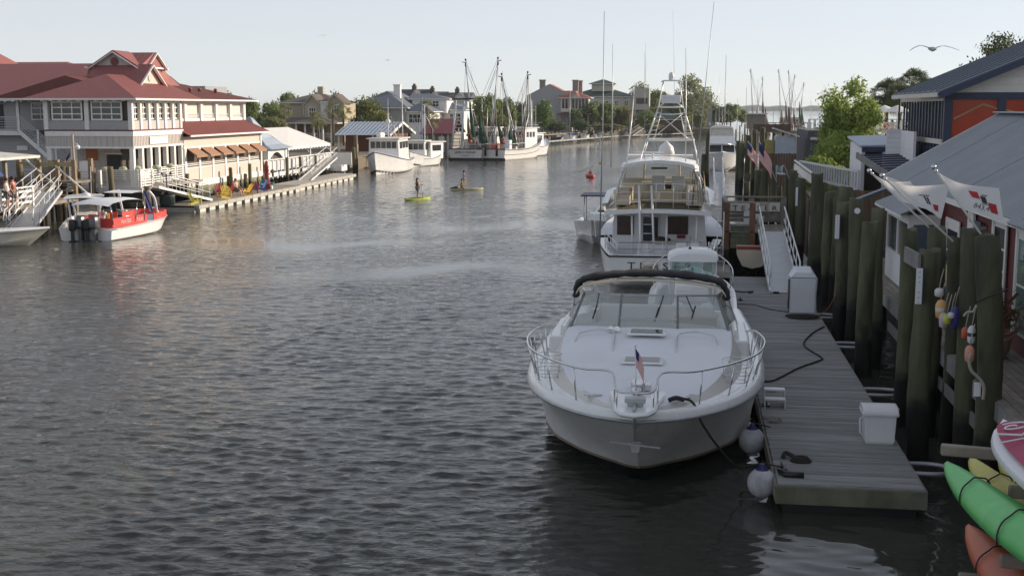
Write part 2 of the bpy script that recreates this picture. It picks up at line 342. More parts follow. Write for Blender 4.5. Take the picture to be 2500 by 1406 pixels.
def col(name, c, rough=.5, **k): return mat(name, c, rough, **k)
# ---------------------------------------------------------------- water: one displaced sheet out to the horizon
def make_water():
    fx = np.concatenate([np.arange(-39, -14, .15), np.arange(-14, 3, .09), np.arange(3, 9.01, .13)]); X = np.concatenate([[-6000, -900, -300, -120, -80, -60, -50, -44], fx, [10.5, 13, 18, 30, 60, 150, 500, 1500, 6000]])
    ys = [7.0]
    while ys[-1] < 420: ys.append(ys[-1] + max(.055, ys[-1] * .0034))
    Y = np.concatenate([[-300, -60, -20, -5, 2], np.array(ys), [460, 560, 700, 1000, 1600, 3000, 9000]])
    XX, YY = np.meshgrid(X, Y); dy = np.gradient(Y)[:, None]; Z = np.zeros_like(XX)
    g = np.random.RandomState(5)
    for k in range(64):
        lam = .16 * (1.031 ** k); a = PI / 2 + g.normal(0, .50) + .10; amp = .0135 * lam * min(1, (.38 / lam) ** 1.6) * (1 if lam > .26 else .7)
        kk = 2 * PI / lam; ph = g.uniform(0, 2 * PI); p1, p2 = g.uniform(0, 6, 2)
        warp = .6 * np.sin(XX * .9 + YY * .5 + p1) + .5 * np.sin(XX * .37 - YY * .61 + p2)
        fade = np.exp(-(dy * 2.2 / lam) ** 2); th = kk * (XX * cos(a) + YY * sin(a)) + ph + warp
        q = g.uniform(-1, 1, 4) * 1.1; grp = .62 + .34 * (np.sin(XX * q[0] + YY * q[1] + p2) + np.sin(XX * q[2] + YY * q[3] + p1))
        Z += amp * fade * grp * (np.sin(th) + .32 * np.sin(2 * th))
    patch = .96 + .16 * np.sin(XX * .16 + .7 * np.sin(YY * .11)) * np.sin(YY * .075 + 1 + .5 * np.sin(XX * .2))
    wx, wy = XX + 1.6 * np.sin(YY * .35) + .7 * np.sin(YY * 1.1 + XX * .4), YY + 1.8 * np.sin(XX * .3 + 1) + .8 * np.sin(XX * .9)
    # wind slicks: smooth lanes lying across the channel
    for cx, cy, rx_, ry_, an, d_ in ((-12.5, 50, 6, 2.6, .25, .93), (-19, 61, 9, 2.6, .1, .9), (-11, 70, 10, 3.5, .3, .85), (-9, 88, 8, 5, .5, .6), (-16, 110, 9, 6, .3, .5), (-14, 150, 12, 12, .2, .5), (-26, 46, 5, 2.5, 0, .4), (-17, 200, 9, 20, 0, .4)):
        u = (wx - cx) * cos(an) + (wy - cy) * sin(an); v_ = -(wx - cx) * sin(an) + (wy - cy) * cos(an); patch = patch * (1 - d_ * np.exp(-((u / rx_) ** 2 + (v_ / ry_) ** 2) ** 1.5))
    # sheltered, calmer water behind the moored cruiser and along the dock
    calm = np.clip((XX + 2.9 + .06 * (YY - 20)) / 2.6, 0, 1) * np.clip((44 - YY) / 12, 0, 1)
    slow = .019 * np.sin(XX * 2.3 + 1.3 * np.sin(YY * 1.6)) * np.sin(YY * 1.9 + 1.1 * np.sin(XX * 1.9)) + .009 * np.sin(XX * 5.1 - YY * 3.3 + 2 * np.sin(YY)) + .004 * np.sin(XX * 9 + YY * 11 + 3 * np.sin(XX * 1.3))
    edge = np.clip((XX + 39) / 2, 0, 1) * np.clip((9 - XX) / 1.5, 0, 1)
    Z = (Z * patch * (1 - .86 * calm) + slow * calm * .9) * edge * np.clip((YY - 6) / 2, 0, 1)
    nx, ny = len(X), len(Y)
    co = np.stack([XX, YY, Z], -1).reshape(-1, 3).astype(np.float32)
    i = (np.arange(ny - 1)[:, None] * nx + np.arange(nx - 1)[None, :]).ravel()
    q = np.stack([i, i + 1, i + 1 + nx, i + nx], 1).astype(np.int32)
    me = bpy.data.meshes.new('water'); me.vertices.add(len(co)); me.vertices.foreach_set('co', co.ravel())
    me.loops.add(q.size); me.loops.foreach_set('vertex_index', q.ravel()); me.polygons.add(len(q))
    me.polygons.foreach_set('loop_start', np.arange(0, q.size, 4, dtype=np.int32)); me.polygons.foreach_set('loop_total', np.full(len(q), 4, dtype=np.int32))
    me.polygons.foreach_set('use_smooth', np.ones(len(q), dtype=bool)); me.update()
    ra = me.attributes.new('ruffle', 'FLOAT', 'POINT'); ra.data.foreach_set('value', (patch * (1 - .93 * calm)).ravel().astype(np.float32))
    m = bpy.data.materials.new('creek_water'); m.use_nodes = True; t = m.node_tree; N = t.nodes; L = t.links; b = N['Principled BSDF']
    b.inputs['Base Color'].default_value = (.046, .047, .039, 1); b.inputs['Roughness'].default_value = .035; b.inputs['IOR'].default_value = 1.333
    g_ = N.new('ShaderNodeNewGeometry'); mp = N.new('ShaderNodeMapping'); mp.inputs['Scale'].default_value = (.6, 1, 1); mp.inputs['Rotation'].default_value = (0, 0, -.12)
    L.new(g_.outputs['Position'], mp.inputs[0])
    n1 = N.new('ShaderNodeTexNoise'); n1.inputs['Scale'].default_value = 6; n1.inputs['Detail'].default_value = 5; n1.inputs['Roughness'].default_value = .6; L.new(mp.outputs[0], n1.inputs['Vector'])
    n2 = N.new('ShaderNodeTexNoise'); n2.inputs['Scale'].default_value = 1.6; n2.inputs['Detail'].default_value = 3; L.new(mp.outputs[0], n2.inputs['Vector'])
    # gust patches: ruffled and smoother lanes of water
    m2 = N.new('ShaderNodeMapping'); m2.inputs['Scale'].default_value = (.05, .028, 1); m2.inputs['Rotation'].default_value = (0, 0, .5); L.new(g_.outputs['Position'], m2.inputs[0])
    n3 = N.new('ShaderNodeTexNoise'); n3.inputs['Scale'].default_value = 2; n3.inputs['Detail'].default_value = 4; L.new(m2.outputs[0], n3.inputs['Vector'])
    mr = N.new('ShaderNodeMapRange'); mr.inputs[1].default_value = .35; mr.inputs[2].default_value = .68; mr.inputs[3].default_value = .45; mr.inputs[4].default_value = 1.1; L.new(n3.outputs[0], mr.inputs[0])
    at_ = N.new('ShaderNodeAttribute'); at_.attribute_name = 'ruffle'
    mu = N.new('ShaderNodeMath'); mu.operation = 'MULTIPLY'; L.new(mr.outputs[0], mu.inputs[0]); L.new(at_.outputs['Fac'], mu.inputs[1])
    b1 = N.new('ShaderNodeBump'); b1.inputs['Distance'].default_value = .045; L.new(n1.outputs[0], b1.inputs['Height']); L.new(mu.outputs[0], b1.inputs['Strength'])
    b2 = N.new('ShaderNodeBump'); b2.inputs['Distance'].default_value = .10; L.new(n2.outputs[0], b2.inputs['Height']); L.new(mu.outputs[0], b2.inputs['Strength']); L.new(b1.outputs[0], b2.inputs['Normal'])
    L.new(b2.outputs[0], b.inputs['Normal'])
    me.materials.append(m); o = bpy.data.objects.new('water', me); COL.objects.link(o); o['kind'] = 'structure'
make_water()
bed = MB().box(-6000, 6000, -400, 9000, -6, -5); struct('creek_bed', bed, M['mud'])
# ---------------------------------------------------------------- boat hull
def hull(L_, B, zb, zs, fine=.55, full_=2.2, stern=.92, rake=1.6, draft=.6, chz=.25, chw=.9, n=26, flare=.5, dip=.0, blunt=1, czf=None, cbf=None):
    """sections from stern (y=0) to stem (y=L_); returns rings of points port side keel->sheer, mirrored. bow at +y"""
    secs = []
    for i in range(n + 1):
        t = i / n; t = t ** .85 if t > 0 else 0
        if t < fine: hb = B / 2 * (stern + (1 - stern) * sin(min(1, t / fine) * PI / 2))
        else: hb = B / 2 * max(0, 1 - ((t - fine) / (1 - fine)) ** full_) ** blunt
        z_s = zs + (zb - zs) * t ** 1.8 - dip * sin(PI * t)
        cb = hb * (chw - flare * max(0, (t - .45) / .55) ** 1.6 * (1 - .0)); cz = chz * (.3 + .7 * t * t) + (.45 * max(0, t - .7) / .3) * .8
        if czf: cz = czf(t)
        if cbf: cb = min(hb, float(np.interp(t, *cbf)))
        ring = []
        for (fw, fz) in ((0, -1), (.5, -.55), (1, 0), (1.0, .12), (None, .38), (None, .7), (None, 1)):
            if fz <= 0: ww = cb * fw; z = cz + fz * (draft + cz) * (1 if fz else 1)
            else:
                u = fz if fw is None else .12; ww = cb + (hb - cb) * (u ** (1.25 if flare > .2 else 1)); z = cz + (z_s - cz) * u
            k = (z + draft) / (z_s + draft); y = L_ * t - rake * (1 - k) * t ** 6
            ring.append(Vector((ww, y, z)))
        secs.append(ring)
    return secs
def hull_obj(mb, secs, transom=True):
    full2 = [[Vector((-p.x, p.y, p.z)) for p in r[::-1]] + [Vector(p) for p in r[1:]] for r in secs]
    mb.loft(full2, True)
    if transom:
        r = full2[0]; m = len(mb.v); mb.v += [tuple(p) for p in r]; mb.f.append(tuple(range(m, m + len(r)))); mb.sm.append(False)
    return full2
def deck_from(mb, secs, inset=.0, lift=0, crown=.05, i0=0, i1=None):
    i1 = len(secs) if i1 is None else i1; rows = []
    for r in secs[i0:i1]:
        p = r[-1]; ww = max(0, p.x - inset)
        rows.append([Vector((ww * f, p.y, p.z + lift + crown * (1 - f * f))) for f in (-1, -.75, -.5, -.25, 0, .25, .5, .75, 1)])
    return mb.loft(rows, True)
def band(mb, secs, z0f, z1f, out=.012, lo=None):
    """stripe lying proud of the hull between two section fractions, on both sides"""
    for sg in (1, -1):
        rows = []
        for r in secs:
            def pt(f):
                x = f * (len(r) - 1); i = min(int(x), len(r) - 2); p = r[i].lerp(r[i + 1], x - i); return p
            a, b_ = pt(z0f), pt(z1f); rows.append([Vector(((a.x + out) * sg, a.y + out * .5, a.z)), Vector(((b_.x + out) * sg, b_.y + out * .5, b_.z))])
        mb.loft(rows, True)
def flag_us(name, label, cat, pole_top, w_, h_, sag=.3, dirv=(1, 0, 0), group=None, scale=1):
    """limp striped flag hung from pole_top; stripes and canton are real cloth pieces"""
    t = thing(name, label, cat, pole_top, 0, group); d = Vector(dirv).normalized(); cols = (M['flagred'], M['flagwhite'])
    side = d.cross(Vector((0, 0, 1)))
    def P(u, v, o=0):
        fold = sin(u * 9 + v * 2) * .05 * w_ + o
        return Vector(pole_top) + d * (u * w_) + side * fold + Vector((0, 0, -v * h_ - sag * u * u * h_ - .12 * h_ * sin(u * 5)))
    for c_ in (0, 1):
        mb = MB()
        for s_ in range(c_, 13, 2):
            mb.loft([[P(u / 10, s_ / 13), P(u / 10, (s_ + 1) / 13)] for u in range(11)], True)
        mb.build('stripes' if c_ == 0 else 'cloth', cols[c_], t)
    mb = MB()
    for o in (-.012, .012): mb.loft([[P(u / 10, v / 10, o) for v in range(0, 6)] for u in range(0, 5)], True)
    mb.build('canton', M['flagblue'], t); return t
# ---------------------------------------------------------------- people
def limbs(verts, edges, radii, name, m, parent, sub=1, root=0):
    me = bpy.data.meshes.new(name); me.from_pydata([tuple(v) for v in verts], edges, []); me.materials.append(m)
    o = bpy.data.objects.new(name, me); COL.objects.link(o); o.parent = parent; KIDS.setdefault(parent.name, []).append(o)
    s = o.modifiers.new('skin', 'SKIN'); s.use_smooth_shade = True
    lay = me.skin_vertices[0] if me.skin_vertices else None
    if lay is None:
        import bmesh
        b = bmesh.new(); b.from_mesh(me); b.verts.layers.skin.verify(); b.to_mesh(me); b.free(); lay = me.skin_vertices[0]
    for i, r in enumerate(radii): lay.data[i].radius = (r, r) if not hasattr(r, '__len__') else r
    lay.data[root].use_root = True
    ss = o.modifiers.new('sub', 'SUBSURF'); ss.levels = sub; ss.render_levels = sub
    return o
def person(label, loc, rz, pose='stand', shirt=(.1, .1, .3), pants=(.2, .17, .12), hair=(.03, .02, .015), sk=(.5, .29, .2), h=1.72, sleeves=.5, legs=True, group=None, hat=None, longhair=False, lean=0.0):
    t = thing('person', label, 'person', loc, rz, group); k = h / 1.72
    V = lambda x, y, z: Vector((x * k, (y + lean * max(0, z - .9)) * k, z * k))
    if pose == 'sit':
        P = dict(pel=V(0, 0, .50), ch=V(0, -.06, .86), nk=V(0, -.05, 1.04), hd=V(0, -.02, 1.18), lh=V(-.1, .05, .48), lk=V(-.13, .45, .52), la=V(-.14, .55, .10), lf=V(-.15, .68, .06),
                 rh=V(.1, .05, .48), rk=V(.13, .45, .52), ra=V(.14, .58, .10), rf=V(.15, .70, .06), ls=V(-.19, -.05, .97), le=V(-.27, .05, .72), lw=V(-.2, .28, .62), rs=V(.19, -.05, .97), re=V(.27, .05, .72), rw=V(.2, .28, .62))
    elif pose == 'kneel':
        P = dict(pel=V(0, 0, .38), ch=V(0, .03, .74), nk=V(0, .04, .93), hd=V(0, .06, 1.07), lh=V(-.1, .02, .34), lk=V(-.14, .35, .10), la=V(-.13, -.08, .08), lf=V(-.13, -.2, .06),
                 rh=V(.1, .02, .34), rk=V(.14, .35, .10), ra=V(.13, -.08, .08), rf=V(.13, -.2, .06), ls=V(-.19, .03, .87), le=V(-.25, .12, .62), lw=V(-.16, .35, .52), rs=V(.19, .03, .87), re=V(.25, .12, .62), rw=V(.16, .35, .52))
    else:
        st = .13 if pose == 'step' else .03
        P = dict(pel=V(0, 0, .93), ch=V(0, 0, 1.27), nk=V(0, -.01, 1.46), hd=V(0, .01, 1.60), lh=V(-.09, 0, .88), lk=V(-.12, st + .05, .50), la=V(-.12, st * .6, .09), lf=V(-.13, st + .13, .04),
                 rh=V(.09, 0, .88), rk=V(.12, .04, .50), ra=V(.12, -st, .09), rf=V(.13, .1 - st, .04), ls=V(-.19, 0, 1.40), le=V(-.26, -.02, 1.12), lw=V(-.24, .14, .90), rs=V(.19, 0, 1.40), re=V(.26, -.02, 1.12), rw=V(.24, .14, .90))
        if pose == 'arms':  # forearms held forward on a handle
            P['lw'] = V(-.14, .34, 1.05); P['rw'] = V(.14, .34, 1.05)
    nm = list(P); ix = {a: i for i, a in enumerate(nm)}
    E_ = [('pel', 'ch'), ('ch', 'nk'), ('nk', 'hd'), ('pel', 'lh'), ('lh', 'lk'), ('lk', 'la'), ('la', 'lf'), ('pel', 'rh'), ('rh', 'rk'), ('rk', 'ra'), ('ra', 'rf'), ('ch', 'ls'), ('ls', 'le'), ('le', 'lw'), ('ch', 'rs'), ('rs', 're'), ('re', 'rw')]
    rad = dict(pel=.13, ch=.135, nk=.055, hd=.095, lh=.088, lk=.06, la=.04, lf=.035, ls=.062, le=.042, lw=.03)
    rd = [rad.get(a, rad.get('l' + a[1:], .05)) * k for a in nm]
    skm = mat('skin_%d' % int(sk[0] * 100), sk, .55, var=.08)
    # hands: palms with short finger chains
    vs = [P[a] for a in nm]; es = [(ix[a], ix[b]) for a, b in E_]
    for wv in ('lw', 'rw'):
        e = P['le' if wv == 'lw' else 're']; d = (P[wv] - e).normalized(); s_ = d.cross(Vector((0, 0, 1))).normalized()
        i0 = len(vs); vs.append(P[wv] + d * .07 * k); es.append((ix[wv], i0)); rd.append(.028 * k)
        for q in (-1, 0, 1): vs.append(P[wv] + d * .14 * k + s_ * .022 * q * k - Vector((0, 0, .02 * k))); es.append((i0, len(vs) - 1)); rd.append(.011 * k)
    limbs(vs, es, rd, 'body', skm, t, 1)
    sm = mat('shirt_%02d%02d%02d' % tuple(int(c * 99) for c in shirt), shirt, .8, var=.1)
    u = ['pel', 'ch', 'nk', 'ls', 'le', 'rs', 're']; pv = [P['pel'] * 1.0, P['ch'], P['ch'].lerp(P['nk'], .75), P['ls'], P['ls'].lerp(P['le'], max(.05, sleeves)), P['rs'], P['rs'].lerp(P['re'], max(.05, sleeves))]
    limbs(pv, [(0, 1), (1, 2), (1, 3), (3, 4), (1, 5), (5, 6)], [.145 * k, .15 * k, .075 * k, .073 * k, .062 * k, .073 * k, .062 * k], 'shirt', sm, t, 1)
    pm = mat('trousers_%02d%02d%02d' % tuple(int(c * 99) for c in pants), pants, .8, var=.1)
    if legs: limbs([P['pel'], P['lh'], P['lh'].lerp(P['lk'], .95), P['rh'], P['rh'].lerp(P['rk'], .95)], [(0, 1), (1, 2), (0, 3), (3, 4)], [.15 * k, .105 * k, .08 * k, .105 * k, .08 * k], 'shorts', pm, t, 1)
    hm = mat('hair_%02d%02d' % (int(hair[0] * 99), int(hair[2] * 99)), hair, .7, var=.2); c = P['hd']
    hb = MB().ball(c + Vector((0, -.018 * k, .03 * k)), .112 * k, 12, (.92, 1.02, 1.0))
    if longhair: hb.tube([c + Vector((0, -.08 * k, .02)), c + Vector((0, -.12 * k, -.12 * k)), c + Vector((0, -.12 * k, -.28 * k))], .06 * k, 8, .03 * k)
    hb.build('hair', hm, t, 0)
    fb = MB().ball(c + Vector((0, .10 * k, -.005)), .016 * k, 6, (.7, 1, 1.2)); fb.build('nose', skm, t, 0)
    eb = MB(); [eb.ball(c + Vector((q * .035 * k, .09 * k, .02 * k)), .010 * k, 6) for q in (-1, 1)]; eb.build('eyes', M['black'], t, 0)
    MB().ball(c + Vector((0, .094 * k, -.045 * k)), .014 * k, 6, (1.6, .5, .4)).build('mouth', mat('lips', (.35, .12, .1), .5), t, 0)
    if hat: MB().lathe([(.16 * k, 0), (.115 * k, .02), (.105 * k, .09), (.02, .11)], 12, c + Vector((0, 0, .05 * k))).build('hat', mat('hat_%d' % int(hat[0] * 99), hat, .8), t, 0)
    return t
# ---------------------------------------------------------------- trees
def quadmesh(name, V4, m):
    n = len(V4); me = bpy.data.meshes.new(name); me.vertices.add(n * 4); me.vertices.foreach_set('co', V4.reshape(-1).astype(np.float32))
    me.loops.add(n * 4); me.loops.foreach_set('vertex_index', np.arange(n * 4, dtype=np.int32)); me.polygons.add(n)
    me.polygons.foreach_set('loop_start', np.arange(0, n * 4, 4, dtype=np.int32)); me.polygons.foreach_set('loop_total', np.full(n, 4, dtype=np.int32)); me.update()
    me.materials.append(m); return me
def crown_mesh(name, seed, n, leaf, m, lobes=14, rx=3, ry=3, rz=2.4, cz=5, shell=.55, spread=.75, long=1.7, droop=.0):
    g = np.random.RandomState(seed)
    # lobes: uneven sub-crowns spread through an ellipsoid
    d = g.normal(size=(lobes, 3)); d /= np.linalg.norm(d, axis=1)[:, None]; rr = g.uniform(.25, 1, (lobes, 1)) ** .5
    C = d * rr * np.array([rx, ry, rz]) * spread; C[:, 2] += cz
    S = g.uniform(.28, .52, lobes) * (rx + ry + rz) / 3
    li = g.randint(0, lobes, n); u = g.normal(size=(n, 3)); u /= np.linalg.norm(u, axis=1)[:, None]
    r = (shell + (1 - shell) * g.uniform(0, 1, (n, 1)) ** .5) * (1 + .22 * g.normal(size=(n, 1)))
    P = C[li] + u * r * S[li][:, None] * np.array([1.1, 1.1, .8]); P[:, 2] -= droop * np.abs(g.normal(size=n))
    nrm = u + g.normal(size=(n, 3)) * .7 + np.array([0, 0, .35]); nrm /= np.linalg.norm(nrm, axis=1)[:, None]
    a = np.cross(nrm, g.normal(size=(n, 3))); a /= np.linalg.norm(a, axis=1)[:, None]; b = np.cross(nrm, a)
    s = leaf * g.uniform(.55, 1.3, (n, 1)); a = a * s * long * .5; b = b * s * .5
    V = np.stack([P - a, P - b * .9 + a * .15, P + a, P + b * .9 + a * .1], 1)
    return quadmesh(name, V, m), C, S
def trunk_mb(mb, h, r, C, S, lean=(0, 0), seed=0, nl=7, sides=8):
    g = random.Random(seed); top = Vector((lean[0], lean[1], h))
    mb.tube(catmull([(0, 0, -.3), (lean[0] * .25 + g.uniform(-.1, .1), lean[1] * .25, h * .35), (lean[0] * .7, lean[1] * .7 + g.uniform(-.15, .15), h * .7), top], 3), r, sides, r * .45)
    for i in range(min(nl, len(C))):
        c = Vector(C[i]); s0 = Vector((lean[0] * .5, lean[1] * .5, h * g.uniform(.45, .9)))
        mid = s0.lerp(c, .5) + Vector((g.uniform(-.3, .3), g.uniform(-.3, .3), g.uniform(0, .4)))
        mb.tube(catmull([s0, mid, c], 3), r * .38, 6, r * .10)
    return mb
PROTO = {}
def proto_tree(key, m, seed=1, n=1500, leaf=.45, h=3.2, r=.25, barkm=None, lobes=14, rx=3, ry=3, rz=2.4, cz=5, **k):
    me, C, S = crown_mesh('crown', seed, n, leaf, m, lobes, rx, ry, rz, cz, **k)
    tb = trunk_mb(MB(), h, r, C, S, seed=seed)
    PROTO[key] = (me, tb, barkm or M['bark'])
TR = {}
def tree(key, loc, s=1, rz=0, label='', group=None, name='tree', sz=None, cat='tree'):
    me, tb, bm_ = PROTO[key]
    t = thing(name, label, cat, loc, rz, group); t.scale = (s, s, sz or s)
    if key not in TR: o = tb.build('trunk', bm_, None); TR[key] = o; KIDS.setdefault(t.name, []).append(o)
    else: o = TR[key].copy(); COL.objects.link(o)
    o.parent = t; o.location = (0, 0, 0)
    c = bpy.data.objects.new('crown', me); COL.objects.link(c); c.parent = t
    return t
def palm(loc, h, label, group=None, seed=0, crown=1.6, n=34, m=None):
    g = random.Random(seed); t = thing('palm_tree', label, 'palm tree', loc, g.uniform(0, 6), group)
    tp = Vector((g.uniform(-.2, .2), g.uniform(-.2, .2), h))
    MB().tube(catmull([(0, 0, -.3), (tp.x * .3, tp.y * .3 + .06, h * .5), tp], 4), .17, 8, .15).build('trunk', M['bark'], t, 0)
    F = []
    for i in range(n):
        a = g.uniform(0, 2 * PI); el = g.uniform(-1.1, 1.35); L_ = crown * g.uniform(.75, 1.05)
        d = Vector((cos(a) * cos(el), sin(a) * cos(el), sin(el))); side = Matrix.Rotation(g.uniform(-.9, .9), 3, d) @ d.cross(Vector((0, 0, 1))).normalized(); tip = tp + d * L_ * .55
        for k in range(9):   # fan leaf: narrow blades spreading from the end of the stalk
            b = (k - 4) / 4 * 1.3; e = (d * cos(b) + side * sin(b)); end = tip + e * L_ * .5 + Vector((0, 0, -.18 * L_ * abs(b) - .12 * L_))
            mid = tip + e * L_ * .28; wv = e.cross(d.cross(side)).normalized() * .028 * crown
            F.append([tip, mid - wv, end, mid + wv])
        wv = side * .02; F.append([tp, tp + wv, tip + wv, tip - wv])
    o = bpy.data.objects.new('crown', quadmesh('crown', np.array([[tuple(p) for p in q] for q in F]), m or M['palm'])); COL.objects.link(o); o.parent = t
    return t
# ================================================================ express cruiser moored bow towards us
def cruiser():
    t = thing('motor_cruiser', 'large white express cruiser with black arch canvas moored bow-on beside the plank dock', 'boat', (-.84, 32.8, 0), PI)
    B = lambda mb, n, m, **k: mb.build(n, m, t, world=False, **k)
    S = hull(12.9, 4.8, 1.72, 1.42, fine=.42, full_=3.4, rake=3.3, draft=.62, chw=.93, flare=.42, blunt=.65, n=34, czf=lambda a: .24 + .10 * a ** 2, cbf=((0, .5, .6, .7, .8, .9, 1), (2.15, 2.2, 2.08, 1.74, 1.12, .42, 0)))
    up = [r[2:] for r in S]; lo = [r[:3] for r in S]
    mb = MB(); f = [[Vector((-p.x, p.y, p.z)) for p in r[::-1]] for r in up]; mb.loft(f); mb.loft([[p for p in r] for r in up])
    tr = S[0]; mb.add([(-p.x, p.y, p.z) for p in tr[::-1]] + [p for p in tr[1:]], [tuple(range(13))]); B(mb, 'hull', M['gel_old'])
    mb = MB(); mb.loft([[Vector((-p.x, p.y, p.z)) for p in r[::-1]] + r[1:] for r in lo]); B(mb, 'bottom', M['bottom'])
    mb = MB(); band(mb, S, .335, .405, .012); B(mb, 'boot_stripe', M['tan'])
    rub = MB()
    for sg in (1, -1): rub.tube([Vector((r[-1].x * sg, r[-1].y, r[-1].z - .03)) for r in S], .034, 6)
    B(rub, 'rub_rail', M['alugrey'])
    # rounded gunwale lip above the rub rail
    gl = MB()
    for sg in (1, -1):
        rows = []
        for r in S:
            p = r[-1]; x = max(p.x, .0)
            rows.append([Vector(((x + .02) * sg, p.y, p.z)), Vector(((x - .0) * sg, p.y, p.z + .10)), Vector((max(0, x - .10) * sg, p.y, p.z + .15)), Vector((max(0, x - .24) * sg, p.y, p.z + .12))])
        gl.loft(rows)
    B(gl, 'gunwale', M['gel'])
    # fore deck and trunk cabin top, one moulded surface that stops at the windscreen
    def hbx(y):
        for a, b in zip(S, S[1:]):
            if a[-1].y <= y <= b[-1].y: u = (y - a[-1].y) / max(1e-6, b[-1].y - a[-1].y); p = a[-1].lerp(b[-1], u); return p.x, p.z
        return S[-1][-1].x, S[-1][-1].z
    rows = []; prof = (0, .3, .55, .72, .8, .85, .9, .97, 1.0)
    for i in range(27):
        y = 6.2 + (12.82 - 6.2) * i / 26; hb, zs = hbx(y); a = max(0, min(1, (12.3 - y) / 5.4)); hT = .08 + .53 * a ** .72; x_in = max(.02, hb - .22)
        row = []
        for q in [-p for p in prof[::-1]] + list(prof[1:]):
            u = abs(q); x = x_in * q; k = 1 if u <= .72 else (.94 if u == .8 else (.55 if u == .85 else (.12 if u == .9 else 0)))
            row.append(Vector((x, y, zs + .11 + hT * k - (.10 * (u / .8) ** 2 * k if hT > .2 else 0))))
        rows.append(row)
    B(MB().loft([r[4:-4] for r in rows]), 'foredeck', M['nonskid'])
    for s_ in (0, 1): B(MB().loft([(r[-5:-2] if s_ else r[2:5]) for r in rows]), 'deck_bevel', mat('beige_deck_moulding', (.66, .64, .59), .5, var=.04)); B(MB().loft([(r[-3:] if s_ else r[:3]) for r in rows]), 'side_deck', M['gel'])
    # side decks and cockpit
    sd_ = MB()
    for sg in (1, -1):
        rr = []
        for r in S:
            p = r[-1]
            if p.y > 6.7: break
            rr.append([Vector(((p.x - .2) * sg, p.y, p.z + .12)), Vector(((p.x - .45) * sg, p.y, p.z + .16)), Vector(((p.x - .5) * sg, p.y, p.z + .62 * min(1, p.y / 5))), Vector(((p.x - .62) * sg, p.y, p.z + .62 * min(1, p.y / 5))), Vector(((p.x - .66) * sg, p.y, .75))])
        sd_.loft(rr); sd_.add(rr[-1], [(1, 2, 3, 4)])
    B(sd_, 'side_deck', M['gel'])
    B(MB().box(-1.8, 1.8, .2, 6.6, .66, .74), 'cockpit_sole', M['cream'])
    B(MB().box(-2.15, 2.15, -.02, .2, .2, 1.5).box(-1.9, 1.9, -.9, 0, .28, .36), 'swim_platform', M['gel'], bevel=.03)
    for s_ in (-1, 1): B(MB().box(s_ * 1.72, s_ * 2.12, 4.3, 6.75, 1.5, 1.95), 'coaming', M['gel'], bevel=.04)
    d = MB().prism([(5.2, .74), (6.5, .74), (6.5, 1.98), (6.0, 2.03), (5.3, 1.75)], 3.3, 'x', -1.65); B(d, 'dashboard', M['cream'], bevel=.04)
    B(MB().box(-1.5, -.5, 4.0, 4.6, .74, 1.35).box(-1.5, -.5, 3.85, 4.0, 1.2, 2.0), 'helm_seat', M['cream'], bevel=.06)
    B(MB().box(.4, 1.5, 2.2, 3.8, .74, 1.1), 'lounge_seat', M['cream'], bevel=.06)
    B(MB().box(-1.5, 1.5, .9, 1.5, .74, 1.3).box(-1.5, 1.5, .7, .92, 1.2, 1.75), 'stern_bench', M['vinyl'], bevel=.06)
    B(MB().tube([(-1.0 + .22 * cos(a / 10 * 2 * PI), 5.15 - .05 * sin(a / 10 * 2 * PI), 1.72 + .22 * sin(a / 10 * 2 * PI)) for a in range(10)], .02, 6, closed=True), 'steering_wheel', M['black'])
    # windscreen: five panes in dark metal frame
    bz = 2.17; bs = [(-1.93, 4.6, 1.95), (-1.72, 6.5, 2.03), (-.62, 7.02, bz), (.62, 7.02, bz), (1.72, 6.5, 2.03), (1.93, 4.6, 1.95)]
    ts = [(-1.62, 4.4, 2.73), (-1.44, 5.8, 2.77), (-.6, 6.25, 2.81), (.6, 6.25, 2.81), (1.44, 5.8, 2.77), (1.62, 4.4, 2.73)]
    for i in range(5):
        a, b, c, d_ = [Vector(p) for p in (bs[i], bs[i + 1], ts[i + 1], ts[i])]; ctr = (a + b + c + d_) / 4
        q = [p.lerp(ctr, .035) for p in (a, b, c, d_)]; B(MB().slab(q, .006), 'windscreen_pane', M['glass'])
        fr = MB()
        for p, q_ in ((a, b), (b, c), (c, d_), (d_, a)): fr.beam(p, q_, .045, .035)
        B(fr, 'windscreen_frame', M['alugrey'])
    B(MB().beam((-.6, 6.84, 2.40), (.6, 6.84, 2.40), .03, .03), 'vent_frame', M['alugrey'])
    for x0, x1, z1 in ((-.95, -.78, 2.47), (-.18, -.30, 2.45), (1.15, .72, 2.45)):
        yy = 6.95 if abs(x0) < .7 else 6.75
        B(MB().beam((x1 if x0 < 1 else x0 - .05, 6.3 if x0 != 1.15 else 6.1, 2.82), (x0, yy - .22, z1), .018, .018).beam((x0 - .03, yy - .3, z1 + .16), (x0 + .05, yy - .15, z1 - .12), .025, .02), 'wiper', M['black'])
    # black folded canvas top over the hoops
    cp = catmull([(-1.66, 5.5, 2.66), (-1.62, 5.5, 2.90), (-1.42, 5.5, 3.06), (-.7, 5.5, 3.17), (0, 5.5, 3.20), (.7, 5.5, 3.17), (1.42, 5.5, 3.06), (1.62, 5.5, 2.90), (1.66, 5.5, 2.66)], 6)
    secs = []
    for i, p in enumerate(cp):
        wv = .012 * sin(i * 1.9) + .01 * sin(i * .8); T = (cp[min(i + 1, len(cp) - 1)] - cp[max(i - 1, 0)]).normalized(); n_ = T.cross(Vector((0, 1, 0)))
        secs.append([p + Vector((0, cos(a) * (.34 + wv), 0)) + n_ * (sin(a) * (.075 + wv)) for a in [2 * PI * k / 12 for k in range(12)]])
    B(MB().loft(secs, closed=True), 'folded_canvas_top', M['blackcloth'])
